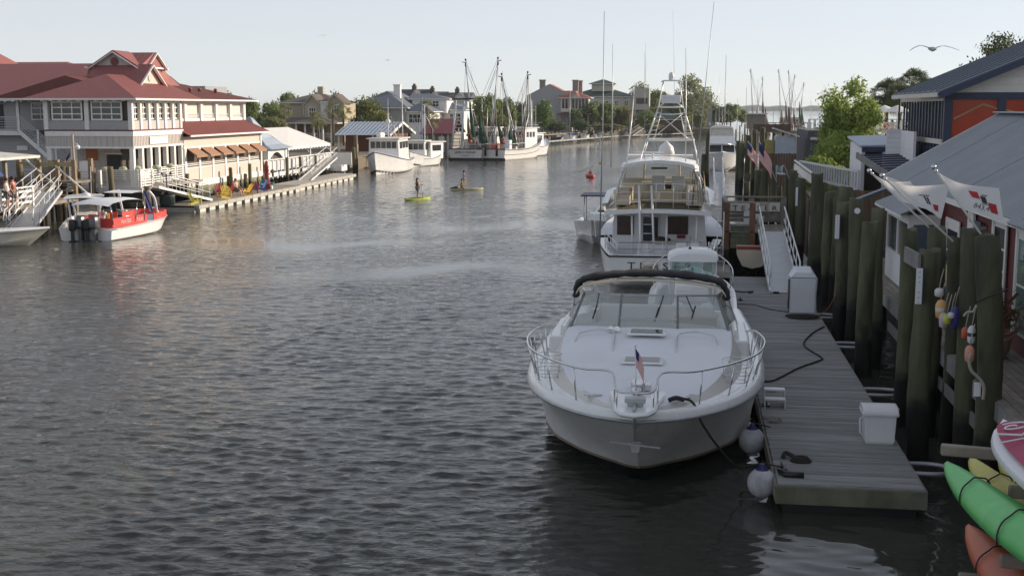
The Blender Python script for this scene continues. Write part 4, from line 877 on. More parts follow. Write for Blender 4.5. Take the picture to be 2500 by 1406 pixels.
    B(MB().box(-.35, .85, 2.4, 3.2, .5, 1.35), 'fish_box', M['plasticw'], bevel=.05); B(MB().box(-.3, .8, 2.3, 3.0, 1.36, 1.46), 'fish_box_lid', M['offwhite'], bevel=.03)
    for x, y in ((-.55, 1.2), (.95, 1.4), (1.45, 1.9)):
        B(MB().box(x - .25, x + .25, y - .22, y + .22, .95, 1.03).prism([(x - .25, 1.0), (x + .25, 1.0), (x + .2, 1.5), (x - .2, 1.5)], .06, 'y', y + .2).box(x - .05, x + .05, y - .05, y + .05, .5, .95), 'deck_chair', M['plasticw'], bevel=.03)
    B(MB().ball((.1, 2.6, 1.5), .22, 10, (2, 1, .6)), 'gear_bag', M['hair']); B(MB().box(.75, 1.1, 3.7, 3.84, 1.45, 1.58), 'towel', mat('maroon_cloth', (.2, .02, .03), .9))
    # forward side rail hoop
    B(MB().tube(catmull([(-2.72, 5.0, 1.3), (-2.85, 6, 2.1), (-2.85, 8, 2.35), (-2.6, 10, 2.5), (-1.8, 13.5, 2.9), (0, 16, 3.1)], 4), .02, 6), 'bow_rail', M['steel'])
    # tuna tower
    tw = t; L0 = 4.6; R_ = lambda a, b, r=.028: MB().tube([a, b], r, 7)
    ring = [(-1.18, 5.5), (-1.0, 5.3), (1.0, 5.3), (1.18, 5.5), (1.18, 7.4), (-1.18, 7.4)]
    B(MB().tube([(x, y, 5.46) for x, y in ring], .035, 7, closed=True), 'tower_ring', M['alu'])
    for sx in (-1, 1):
        for y0, y1, y2 in ((3.0, 5.4, 6.2), (7.0, 7.3, 6.8)):
            B(R_((1.42 * sx, y0, 4.5), (1.15 * sx, y1, 5.46)), 'tower_leg', M['alu']); B(R_((1.15 * sx, y1, 5.46), (.62 * sx, y2 - .1, 6.85)), 'tower_leg', M['alu']); B(R_((.62 * sx, y2 - .1, 6.85), (.40 * sx, y2, 7.95)), 'tower_leg', M['alu'])
        B(R_((.78 * sx, 5.45, 5.46), (.42 * sx, 6.1, 6.85), .02), 'ladder_rail', M['alu'])
        for k in range(7): u = k / 7; B(R_(((1.15 - .53 * u) * sx, 5.42 + .6 * u, 5.5 + 1.3 * u), ((.78 - .36 * u) * sx, 5.45 + .6 * u, 5.5 + 1.3 * u), .014), 'ladder_rung', M['alu'])
        B(R_((.95 * sx, 5.35, 5.48), (-.5 * sx, 5.9, 6.5), .018), 'tower_brace', M['alu']); B(R_((.6 * sx, 5.9, 6.85), (.2 * sx, 5.9, 7.12), .02), 'tower_brace', M['alu'])
    B(MB().loft([[Vector((x, y, 6.85 + .03 * (1 - abs(x)))) for x in (-.66, -.4, 0, .4, .66)] for y in (5.8, 7.0)]).tube([(-.66, 5.78, 6.85), (.66, 5.78, 6.85)], .04, 6), 'tower_platform', M['gel'])
    B(MB().box(-.48, .48, 5.8, 6.0, 7.02, 7.36), 'tower_apron', M['canvas'], bevel=.05); B(MB().tube([(-.55, 5.75, 6.55), (.62, 5.75, 6.55)], .025, 6), 'belly_band', M['alu'])
    B(MB().tube([(-.5, 6.2, 7.93), (-.4, 6.2, 7.97), (.4, 6.2, 7.97), (.5, 6.2, 7.93)], .03, 6).box(-.4, .4, 6.0, 7.0, 7.96, 8.0), 'tower_top', M['gel'])
    B(MB().lathe([(.12, 0), (.14, .1), (.14, .2), (.1, .3), (.02, .34)], 16, (.0, 6.2, 8.0)), 'radome', M['plasticw'])
    B(MB().lathe([(.35, 0), (.38, .05), (.3, .35), (.08, .55), (.02, .62)], 20, (.15, 8.5, 4.75)), 'satellite_dome', M['plasticw'])
    B(MB().box(-1.6, 1.35, 8.2, 9.3, 4.62, 4.72), 'forward_top', M['gel']); B(MB().beam((-1.2, 5.2, 4.95), (.1, 5.2, 4.95), .08, .06).tube([(-.35, 5.2, 4.7), (-.35, 5.2, 4.95)], .05, 8), 'radar_array', M['gel'])
    for o in KIDS[t.name]:
        if o.name.split('.')[0] in ('tower_ring', 'tower_leg', 'ladder_rail', 'tower_brace', 'tower_platform', 'tower_apron', 'belly_band', 'tower_top', 'radome') or (o.name.startswith('ladder_rung') and o.data.vertices[0].co.z > 5): o.scale.x = .86; o.location.x = .36
    # outriggers and antennas
    for a, b, r, m in (((-2.35, 2.2, 1.2), (-2.25, 2.0, 10.6), .035, 'alugrey'), ((-2.0, 3.4, 4.4), (-2.0, 3.5, 9.4), .03, 'alu'), ((1.35, 3.2, 2.9), (2.05, 3.0, 11.0), .03, 'alugrey'), ((1.05, 3.4, 4.5), (.95, 5.0, 9.3), .03, 'alu'), ((-.75, 6.0, 7.9), (-.75, 5.5, 9.6), .012, 'alu'),
                       ((-1.35, 3.0, 4.6), (-1.15, 5.5, 7.9), .04, 'gel'), ((-.72, 5.5, 4.7), (-.80, 6.0, 9.2), .014, 'alugrey'), ((.5, 6.8, 7), (.35, 6.8, 11.0), .010, 'alugrey'), ((.95, 6.4, 5.4), (1.0, 6.5, 9.0), .012, 'alu')):
        B(MB().tube([a, (Vector(a) + Vector(b)) / 2 + Vector((.02, .1, 0)), b], r, 6, r * .35), 'outrigger' if r > .02 else 'antenna', M[m])
    B(MB().tube([(1.4, 3.2, 4.3), (1.9, 3.0, 3.0)], .05, 8), 'outrigger_base', M['steel'])
    for k in range(7): B(MB().tube([(1.25 + .09 * k, 2.9 + .06 * k, 4.25), (1.3 + .1 * k, 2.7, 2.95)], .014, 5, .007), 'fishing_rod', M['black'] if k % 2 else M['gold'])
    return t
sportfisher()
solo('fender', MB().tube([az(1568, 648, .9), az(1605, 647, .9)], [.10, .12], 12), M['cream'], 'cream cylindrical fender lying against the sportfisher transom', 'fender')
# ---- centre console boat with white T-top
def console_boat():
    t = thing('centre_console_boat', 'small white centre console boat with T-top between the cruiser and the sportfisher', 'boat', (.10, 34.6, 0))
    B = lambda mb, n, m, **k: mb.build(n, m, t, world=False, **k)
    S = hull(8.6, 2.7, 1.35, .85, fine=.5, full_=2.4, stern=.92, rake=1.5, draft=.4, chw=.9, flare=.4, n=16)
    mb = MB(); hull_obj(mb, S); B(mb, 'hull', M['gel'])
    cp = MB()
    for sg in (1, -1): cp.loft([[Vector((r[-1].x * sg, r[-1].y, r[-1].z + .02)), Vector((max(0, r[-1].x - .25) * sg, r[-1].y, r[-1].z + .03)), Vector((max(0, r[-1].x - .27) * sg, r[-1].y, .4))] for r in S])
    B(cp, 'gunwale', M['gel']); B(MB().box(-1.0, 1.0, .1, 7.0, .32, .4), 'sole', M['nonskid'])
    B(MB().prism([(3.8, .4), (5.4, .4), (5.2, 1.35), (4.6, 1.5), (4.1, 1.35)], 1.1, 'x', -.55), 'console', M['gel'], bevel=.05)
    B(MB().box(-.55, .55, 2.2, 3.0, .4, 1.1).box(-.5, .5, 2.1, 2.25, 1.1, 1.6), 'leaning_post', M['vinyl'], bevel=.06); B(MB().box(-1.0, 1.0, .15, .8, .4, .95), 'transom_seat', M['vinyl'], bevel=.06)
    for k in range(4): B(MB().box(-.5, -.05, 2.08, 2.11, 1.15 + .1 * k, 1.2 + .1 * k), 'backrest_slat', M['plasticw'])
    for x in (.15, .4): B(MB().box(x - .09, x + .09, 3.76, 3.8, 1.05, 1.3), 'console_hatch', M['offwhite'])
    # outboard seen over the transom
    for x in (-.4, .4):
        B(MB().loft([[Vector((x + a * k, -.35 + b * k2, z)) for a, b in ((-.17, -.28), (.17, -.28), (.2, .1), (.12, .3), (-.12, .3), (-.2, .1))] for z, k, k2 in ((.75, .8, .8), (.9, 1, 1), (1.25, 1, 1), (1.42, .8, .85), (1.46, .4, .4))], True, True, True).box(x - .06, x + .06, -.5, -.2, -.5, .8), 'outboard_motor', M['plasticw'], bevel=.02)
    top = MB(); pr = [(-.80, 2.12), (-.76, 2.24), (-.5, 2.34), (0, 2.38), (.5, 2.34), (.76, 2.24), (.80, 2.12)]
    top.loft([[Vector((x * k, y, z - dz)) for x, z in pr] for y, k, dz in ((4.3, .9, .08), (4.4, 1, 0), (5.6, 1, 0), (6.4, .93, .06), (6.5, .85, .12))], True, True); B(top, 't_top', M['gel'])
    for sx in (-1, 1):
        B(MB().tube([(.72 * sx, 4.5, 2.14), (.74 * sx, 4.6, 1.3), (.62 * sx, 4.7, .4)], .028, 8), 't_top_leg', M['alu']); B(MB().tube([(.68 * sx, 6.0, 2.14), (.6 * sx, 5.3, 1.2), (.58 * sx, 5.2, .4)], .028, 8), 't_top_leg', M['alu'])
        B(MB().tube([(.70 * sx, 4.5, 1.25), (.1 * sx, 4.55, 1.98)], .014, 6), 'cross_brace', M['alu'])
        B(MB().tube(catmull([(1.15 * sx, 5.2, .98), (1.3 * sx, 5.6, 1.5), (1.15 * sx, 6.8, 1.75), (.6 * sx, 8.2, 1.95), (0, 8.7, 2.0)], 4), .02, 6), 'bow_rail', M['steel'])
        for yy, xx, z in ((6.0, 1.28, 1.6), (7.0, 1.05, 1.78), (7.9, .72, 1.9)): B(MB().tube([(xx * sx, yy, z), (xx * .95 * sx, yy, 1.1)], .014, 6), 'rail_post', M['steel'])
    for x0, x1 in ((-.68, -.2), (-.17, .3), (.33, .68)):
        B(MB().slab([(x0, 4.62, 1.42), (x1, 4.62, 1.42), (x1 * .97, 4.7, 2.08), (x0 * .97, 4.7, 2.08)], .006), 'windscreen_pane', M['glassg']); B(MB().tube([(x1, 4.6, 1.4), (x1 * .97, 4.68, 2.1)], .016, 6), 'pane_frame', M['alu'])
    B(MB().tube([(-.1, 5.3, 2.36), (-.1, 5.3, 2.75)], .008, 5).lathe([(.05, 0), (.04, .06)], 8, (-.1, 4.9, 2.38)), 'antenna', M['black'])
    for x in (.5, .62, .72): B(MB().tube([(x, 5.6, 2.3), (x, 5.5, 2.55)], .02, 6), 'rod_holder', M['steel'])
console_boat()
# ---- moored flybridge boat far up the bank
def fly_boat(X0, Y0, rz, lb, L_=12, B_=4.2, k=1.0, dark=True):
    t = thing('flybridge_boat', lb, 'boat', (X0, Y0, 0), rz); B = lambda mb, n, m, **kk: mb.build(n, m, t, world=False, **kk)
    S = hull(L_, B_, 2.1, 1.4, fine=.5, full_=2.2, rake=2.4, draft=.6, flare=.45, n=16); mb = MB(); hull_obj(mb, S); B(mb, 'hull', M['gel'])
    dk = MB(); deck_from(dk, S, 0, .02, .12); B(dk, 'deck', M['nonskid'])
    hb = B_ / 2 * .76
    B(MB().add([(-hb, 2, 1.4), (hb, 2, 1.4), (hb, 8, 1.6), (-hb, 8, 1.6), (-hb * .9, 2, 2.9), (hb * .9, 2, 2.9), (hb * .85, 6.7, 2.9), (-hb * .85, 6.7, 2.9)], [(0, 1, 5, 4), (1, 2, 6, 5), (2, 3, 7, 6), (3, 0, 4, 7), (4, 5, 6, 7)]), 'cabin', M['gel'])
    for x0, x1 in ((-hb * .86, -.06), (.06, hb * .86)): B(MB().add([(x0, 7.62, 1.98), (x1, 7.62, 1.98), (x1 * .97, 6.96, 2.72), (x0 * .97, 6.96, 2.72)], [(0, 1, 2, 3)]), 'windscreen_pane', M['darkglass'])
    B(MB().box(-hb * .98, hb * .98, 1.5, 7.4, 2.9, 3.0).add([(-hb * .95, 7.3, 3.0), (hb * .95, 7.3, 3.0), (hb * .8, 6.4, 3.75), (-hb * .8, 6.4, 3.75), (-hb * .95, 2.2, 3.0), (hb * .95, 2.2, 3.0), (hb * .85, 2.2, 3.7), (-hb * .85, 2.2, 3.7)], [(0, 1, 2, 3), (0, 3, 7, 4), (1, 5, 6, 2)]), 'flybridge', M['gel'])
    B(MB().add([(-hb * .8, 6.4, 3.75), (hb * .8, 6.4, 3.75), (hb * .72, 5.9, 4.65), (-hb * .72, 5.9, 4.65)], [(0, 1, 2, 3)]), 'clear_curtain', mat('hazy_vinyl_curtain', (.5, .48, .42), .3, var=.1))
    pr = [(-hb * .78, 4.62), (-hb * .6, 4.8), (0, 4.9), (hb * .6, 4.8), (hb * .78, 4.62)]
    B(MB().loft([[Vector((x, y, z)) for x, z in pr] for y in (2.4, 4.2, 6.1)], True, True), 'bridge_top', M['tent'])
    for sx in (-1, 1): B(MB().tube([(hb * .76 * sx, 6.0, 4.6), (hb * .85 * sx, 6.5, 3.7)], .04, 6).tube([(hb * .76 * sx, 2.5, 4.6), (hb * .85 * sx, 2.4, 3.6)], .04, 6), 'top_post', M['alu'])
    B(MB().tube(catmull([(-B_ / 2 * .95, 6, 2.2), (-B_ / 2 * .9, 8, 2.6), (-1.0, 11, 2.9), (0, L_ + .1, 3.0), (1.0, 11, 2.9), (B_ / 2 * .9, 8, 2.6), (B_ / 2 * .95, 6, 2.2)], 4), .03, 6), 'bow_rail', M['steel'])
    for x in (-1.2, .3, 1.3): B(MB().tube([(x, 4, 4.8), (x + .1, 3.6, 5.3 if x != .3 else 10.5)], .03, 5, .012), 'antenna', M['alu'])
    B(MB().ball((.6, 4.5, 5.05), .22, 10), 'radar_dome', M['plasticw'])
    return t
fly_boat(3.3, 148, PI, 'white flybridge cruiser with dark windscreen moored bow-on beyond the far pilings')
# small skiff bow left of the sportfisher
def skiff(X, Y, rz, lb, L_=7, B_=2.4, arch=True, mm='gel'):
    t = thing('skiff', lb, 'boat', (X, Y, 0), rz); B = lambda mb, n, m, **kk: mb.build(n, m, t, world=False, **kk)
    S = hull(L_, B_, 1.25, .8, fine=.5, full_=2.2, rake=1.2, draft=.3, flare=.4, n=12); mb = MB(); hull_obj(mb, S); B(mb, 'hull', M[mm])
    cp = MB()
    for sg in (1, -1): cp.loft([[Vector((r[-1].x * sg, r[-1].y, r[-1].z + .01)), Vector((max(0, r[-1].x - .2) * sg, r[-1].y, r[-1].z + .02)), Vector((max(0, r[-1].x - .22) * sg, r[-1].y, .45))] for r in S])
    B(cp, 'gunwale', M['gel']); B(MB().box(-B_ * .36, B_ * .36, .2, L_ * .8, .38, .45), 'sole', M['nonskid'])
    B(MB().box(-.4, .4, L_ * .42, L_ * .58, .45, 1.35), 'console', M['gel'], bevel=.05)
    if arch:
        for sx in (-.6, .6): B(MB().tube([(sx, L_ * .4, .5), (sx, L_ * .42, 2.3)], .03, 6).tube([(sx, L_ * .62, .5), (sx, L_ * .6, 2.3)], .03, 6), 't_top_leg', M['alugrey'])
        B(MB().box(-.75, .75, L_ * .35, L_ * .68, 2.3, 2.37), 't_top', M['navy'])
    B(MB().box(-.2, .2, -.55, -.05, .4, 1.2).box(-.07, .07, -.4, -.2, -.4, .5), 'outboard_motor', M['black'], bevel=.05)
    return t
p = az(1480, 500, 0); skiff(-4.9, 68.5, PI, 'grey-white skiff whose bow pokes out left of the sportfisher')
# ---- plank platform with sign, gangway
def plank_wall(t, x0, x1, y, z0, z1, n, m, name='board', gap=.012, th=.03, axis='x'):
    h = (z1 - z0) / n; src = None
    for k in range(n):
        if src is None:
            mb = MB().box(0, x1 - x0, -th / 2, th / 2, gap / 2, h - gap / 2) if axis == 'x' else MB().box(-th / 2, th / 2, 0, x1 - x0, gap / 2, h - gap / 2)
            src = mb.build(name, m, t, world=False)
            base = full(t).inverted() @ (Vector((x0, y, z0)) if axis == 'x' else Vector((y, x0, z0))); src.location = base
        else: inst(src, t, (base.x, base.y, base.z + k * h), (rnd.uniform(-.004, .004), 0, 0))
def platform():
    t = thing('timber_platform', 'raised timber landing with brown posts and a TEASER sign at the head of the gangway', 'platform', (2.7, 52.0, 0))
    GW, BR = M['greywood'], M['brownwood']
    for (x, y, m) in ((1.46, 51.0, 'b'), (2.5, 51.0, 'b'), (1.46, 54.2, 'g'), (2.6, 54.2, 'g'), (3.95, 54.2, 'g')): MB().box(x - .13, x + .1, y - .1, y + .1, 1.1 if y < 52 else 1.8, 3.0).build('post', mat('rusty_brown_post', (.17, .085, .05), .9, var=.4, bump=.4, stretch=(2, 2, .5)) if m == 'b' else GW, t)
    plank_wall(t, 1.62, 2.38, 51.0, 1.15, 2.05, 4, M['greenwood']); plank_wall(t, 1.56, 3.9, 54.15, 1.95, 2.85, 5, GW)
    for k in range(17): MB().box(1.4 + .15 * k, 1.54 + .15 * k, 50.9, 54.3, 1.80, 1.84).build('deck_plank', GW, t)
    for k in range(5): MB().box(1.6 + .16 * k, 1.745 + .16 * k, 50.93, 51.3, 2.06, 2.10).build('bench_slat', M['ledger'], t)
    MB().box(1.38, 2.52, 50.88, 51.12, 3.0, 3.06).build('cap_rail', GW, t); MB().box(1.4, 4.0, 54.05, 54.3, 3.0, 3.06).build('cap_rail', GW, t); MB().box(1.34, 1.5, 51.15, 54.0, 3.0, 3.06).build('cap_rail', GW, t)
    for y in (51.6, 53.6): MB().tube([(1.75, y, -1), (1.75, y, 1.8)], .2, 10).build('under_post', M['pile'], t); MB().tube([(2.6, y, -1), (2.6, y, 1.8)], .16, 10).build('under_post', M['pile'], t)
    MB().tube([(1.5, 51, -1), (1.5, 51, 1.2)], .1, 8).build('under_post', M['pile'], t)
    s = MB().box(1.68, 3.78, 54.02, 54.06, 2.42, 2.80).build('sign_board', M['offwhite'], t)
    for i, ch in enumerate('TEASER'): text('letter', ch, .30, M['print'], t, (1.9 + .33 * i - 2.7, 54.01 - 52, 2.55), (PI / 2, 0, 0), .004, sx=1.25)
    text('lettering', 'BOAT', .15, mat('dull_red_print', (.25, .06, .05), .7), t, (3.15 - 2.7, 54.01 - 52, 2.73), (PI / 2, 0, 0), .003)
    for x, z in ((2.38, 2.32), (2.38, 2.0), (2.85, 2.2), (3.45, 2.15)): MB().box(x - .12, x + .12 if x < 3 else x + .3, 53.98, 54.0, z - .12, z + .12).build('notice', M['plasticw'] if x < 3 else M['ledger'], t)
    # near-black sheet stands in for the shade under the landing
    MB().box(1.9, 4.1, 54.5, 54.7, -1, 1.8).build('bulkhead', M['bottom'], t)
platform()
t = thing('bucket', 'white plastic bucket on the landing behind the gangway rail', 'bucket', (2.95, 53.6, 1.84)); MB().lathe([(.13, 0), (.16, .38), (.165, .4)], 14).build('pail', M['plasticw'], t, 0); MB().tube([(-.16, 0, .38), (-.1, -.12, .3), (.1, -.12, .3), (.16, 0, .38)], .008, 5).build('handle', M['steel'], t, 0)
def gangway(name, lb, p0, p1, wdt, hr=1.0, m='alugrey', rail='alu', panels=True, posts=6):
    """sloping walkway from foot p0 to head p1 (world), with side trusses and hand rails"""
    p0, p1 = Vector(p0), Vector(p1); t = thing(name, lb, 'gangway', p0); d = p1 - p0; h = Vector((d.x, d.y, 0)).normalized(); s = Vector((h.y, -h.x, 0)) * wdt / 2
    MB().slab([p0 - s, p0 + s, p1 + s, p1 - s], .06).build('walkway', M[m], t)
    up = Vector((0, 0, hr))
    for sg, sd2 in ((1, s), (-1, -s)):
        mb = MB(); mb.tube([p0 + sd2 + up * .55 + d * .0, p0 + sd2 + up + d * .03, p1 + sd2 + up], .03, 7); mb.build('hand_rail', M[rail], t); MB().tube([p0 + sd2 + up * .5 + d * .01, p1 + sd2 + up * .5], .022, 6).build('mid_rail', M[rail], t)
        MB().beam(p0 + sd2, p1 + sd2, .05, .16).build('side_beam', M[rail], t)
        for k in range(posts): q = p0 + d * ((k + .3) / posts) + sd2; MB().tube([q, q + up], .02, 6).build('rail_post', M[rail], t)
    return t
gangway('gangway', 'grey aluminium gangway sloping from the sign landing down to the plank dock', (3.25, 42.8, .56), (3.25, 51.0, 1.86), 1.0)
solo('gangway_roller', MB().tube([(2.85, 42.75, .56), (3.05, 42.75, .56)], .04, 8), M['black'], 'left black roller under the foot of the near gangway', 'roller', 'gangway rollers')
solo('gangway_roller', MB().tube([(3.4, 42.75, .56), (3.6, 42.75, .56)], .04, 8), M['black'], 'right black roller under the foot of the near gangway', 'roller', 'gangway rollers')
t = thing('timber_stack', 'pale rounded hull of a laid-up dinghy under the sign landing', 'boat', (2.5, 50.4, .35))
MB().loft([[Vector((-.62 * k, y, 1.0)), Vector((-.60 * k, y, .55)), Vector((-.4 * k, y, .15)), Vector((0, y, .05)), Vector((.4 * k, y, .15)), Vector((.6 * k, y, .55)), Vector((.62 * k, y, 1.0))] for y, k in ((0, 1), (1.2, 1.02), (2.4, .8), (3.0, .2))], True, True).build('hull', M['cream'], t, 0)
MB().box(-.63, .63, -.02, .02, .82, .95).build('red_stripe', mat('faded_red', (.3, .05, .04), .6), t, 0)
t.name = 'dinghy'; MW['dinghy'] = MW.get('timber_stack', Matrix.Identity(4))
# pale concrete dock beyond, with ladder and second gangway
t = thing('far_floating_dock', 'pale floating dock with cleats beyond the sportfisher', 'dock', (1.1, 66, 0))
for k in range(8): MB().box(.45 if k < 5 else .9, 1.6 if k < 5 else 2.2, 48.6 + 4.3 * k, 52.8 + 4.3 * k, .25, .5).build('dock_section', M['concrete'], t)
for k in range(9): MB().box(.5, .62, 50 + 2 * k, 50.25 + 2 * k, .5, .57).build('cleat', M['black'], t)
t = thing('dock_ladder', 'brown-stained metal ladder lying on the pale dock beside the landing', 'ladder', (1.25, 54, .55)); 
for x in (1.02, 1.5): MB().tube([(x, 52.5, .56), (x, 57.2, .6)], .03, 6).build('side_rail', M['rope'], t)
for k in range(5): MB().tube([(1.02, 53 + .9 * k, .58), (1.5, 53 + .9 * k, .58)], .022, 6).build('rung', M['rope'], t)
gangway('gangway', 'distant grey gangway sloping up from the far pale dock', (1.85, 81, .56), (1.85, 90, 2.3), .62)
t = thing('dock_ladder', 'white upright boarding ladder beside the landing posts', 'ladder', (1.32, 50.4, .5))
for x in (1.08, 1.32): MB().tube([(x, 50.2, .45), (x, 50.2, 2.7)], .025, 6).build('side_rail', M['alu'], t)
for k in range(7): MB().tube([(1.08, 50.2, .7 + .27 * k), (1.32, 50.2, .7 + .27 * k)], .018, 6).build('rung', M['alu'], t)
# ================================================================ red shack on its deck
def roof_corr(t, o, u, v, nu, wlen, m, name='roof_sheet', amp=.03, pitch=.22, th=0, sheets=6):
    """corrugated metal: ribs run along v (up the slope), u is the direction across them"""
    o, u, v = Vector(o), Vector(u), Vector(v); nn = u.cross(v).normalized(); L_ = u.length; n = int(L_ / pitch) * 4; per = max(4, (n // sheets) // 4 * 4)
    s0 = 0
    while s0 < n:
        s1 = min(n, s0 + per); lift = .006 * ((s0 // per) % 2)
        rows = [[o + u * (k / n) + v * e + nn * (amp * (1 if k % 4 in (1, 2) else -1) + lift) for k in range(s0, s1 + 1)] for e in (0, 1)]
        mb = MB().loft(rows, False); mb.build(name, m, t); s0 = s1
def shack():
    t = thing('red_shack', 'barn-red dockside shack with corrugated grey metal roof and white trim', 'building', (8, 30, 0))
    W = M['white']
    MB().box(6.6, 14, 17, 37.3, 1.9, 4.72).build('wall', M['barnred'], t)
    zs, ze, zr, xr = 4.62, 4.72, 6.56, 9.85
    roof_corr(t, (6.35, 25.2, 4.6), (0, 17.15, 0), (3.5, 0, 2.03), 0, 0, M['greymetal'], sheets=5)
    roof_corr(t, (13.6, 25.2, 4.6), (0, 17.15, 0), (-3.75, 0, 2.03), 0, 0, M['greymetal'], sheets=5)
    # nearer roof plane, turned steeper
    roof_corr(t, (6.2, 15, 4.55), (0, 10.6, 0), (3.4, 1.2, 1.45), 0, 0, M['greymetal'], sheets=4); roof_corr(t, (14, 15, 4.55), (0, 10.6, 0), (-4.4, 1.2, 1.45), 0, 0, M['greymetal'], sheets=4)
    MB().beam((9.85, 25.2, 6.68), (9.85, 42.3, 6.68), .45, .04).build('ridge_cap', M['bluemetal'], t)
    MB().box(6.33, 6.37, 15.2, 42.3, 4.46, 4.60).build('fascia', W, t); MB().beam((6.33, 42.38, 4.55), (9.85, 42.38, 6.58), .04, .16).build('barge_board', W, t)
    MB().box(7.2, 13, 37.3, 42.0, 1.9, 4.7).build('rear_wall', M['whiteclap'], t)
    # white bay with clapboard sill and windows
    bx, y0, y1 = 5.78, 34.2, 37.9
    MB().box(bx, 6.6, y0, y1, 1.8, 2.75).build('bay_sill', M['whiteclap'], t)
    MB().box(bx, 6.6, y0, y1, 3.72, 3.98).build('bay_header', W, t)
    for yy in (y0, y0 + 1.75, y1 - .12): MB().box(bx, bx + .12, yy, yy + .12, 2.75, 3.72).build('bay_post', W, t)
    MB().box(6.46, 6.6, y0, y0 + .1, 2.75, 3.72).build('bay_post', W, t)
    for a, b in ((y0 + .14, y0 + 1.73), (y0 + 1.89, y1 - .14)): MB().box(bx + .05, bx + .06, a, b, 2.76, 3.71).build('window_pane', M['darkglass'], t)
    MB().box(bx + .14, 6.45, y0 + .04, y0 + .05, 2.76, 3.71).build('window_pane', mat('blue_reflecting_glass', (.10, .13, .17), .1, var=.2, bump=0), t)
    roof_corr(t, (5.5, 33.8, 4.0), (0, 4.6, 0), (1.0, 0, .42), 0, 0, M['greymetal'], sheets=1); MB().box(5.48, 5.52, 33.8, 38.4, 3.93, 4.0).build('bay_fascia', W, t)
    MB().box(bx + .0, 6.5, y0 - .035, y0 - .004, 1.82, 1.95).build('bay_skirt', M['ledger'], t)
    # doors and windows on the creek wall
    def win(ya, yb, za, zb, door=False, glass='darkglass'):
        x = 6.58; w_ = MB().box(x - .03, x + .02, ya, yb, za, zb).build('door' if door else 'window', W, t)
        c = full(t).inverted(); rows = 3 if door else 2; zz0 = za + (.55 if door else .08)
        for i in range(2):
            for j in range(rows):
                a = ya + .09 + (yb - ya - .14) / 2 * i; b = a + (yb - ya - .22) / 2; z0 = zz0 + (zb - .09 - zz0) / rows * j; MB().box(x - .045, x - .034, a, b, z0, z0 + (zb - .09 - zz0) / rows - .05).build('pane', M[glass], w_)
        fr = MB().box(x - .06, x - .03, ya - .12, ya, za, zb).box(x - .06, x - .03, yb, yb + .12, za, zb).box(x - .06, x - .03, ya - .12, yb + .12, zb, zb + .14); fr.build('frame', W, w_)
    win(27.0, 28.05, 2.4, 4.42, True); win(24.2, 26.0, 2.3, 4.35, glass='glassg'); win(31.6, 33.0, 2.6, 3.9)
    MB().box(6.50, 6.56, 29.9, 30.5, 2.9, 4.5).build('sign', W, t); MB().box(6.49, 6.55, 29.1, 29.7, 2.95, 4.25).build('sign', M['slate'], t, label='slate blue menu sign')
    for i, s_ in enumerate(('---', '----', '--')): text('lettering', s_, .2, M['flagwhite'], t, (6.485 - 8, 29.4 - 30, 4.0 - .32 * i), (PI / 2, 0, -PI / 2), .003)
    text('lettering', '=', .3, M['print'], t, (6.495 - 8, 30.2 - 30, 4.2), (PI / 2, 0, -PI / 2), .003)
    MB().box(6.40, 6.5, 28.4, 28.5, 4.1, 4.25).lathe([(.05, 0), (.08, .1), (.08, .22), (.02, .28)], 10, (6.4, 28.45, 3.95)).build('wall_lantern', mat('dark_red_lantern', (.12, .01, .01), .4), t)
shack()
def deck_near():
    t = thing('wharf_deck', 'grey plank wharf deck carried on piles beside the red shack', 'deck', (6, 30, 0))
    for k in range(9): MB().box(5.22 + .155 * k, 5.36 + .155 * k, 14, 42, 1.86, 1.90).build('deck_board', M['greywood'], t)
    MB().box(5.18, 5.22, 14, 42.5, 1.56, 1.88).build('rim_board', M['ledger'], t); MB().box(5.16, 5.20, 21.5, 33, 1.05, 1.30).build('lower_ledger', M['ledger'], t)
    for k in range(12): MB().tube([(5.6 + .5 * (k % 2), 15 + 2.3 * k, -1.5), (5.6 + .5 * (k % 2), 15 + 2.3 * k, 1.6)], .16, 9).build('under_post', M['pile'], t)
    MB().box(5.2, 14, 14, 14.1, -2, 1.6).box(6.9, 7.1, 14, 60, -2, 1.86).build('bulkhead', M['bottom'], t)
    for k in range(14): MB().box(5.25, 6.9, 14.5 + 2 * k, 14.65 + 2 * k, 1.56, 1.86).build('joist', M['greenwood'], t)
deck_near()
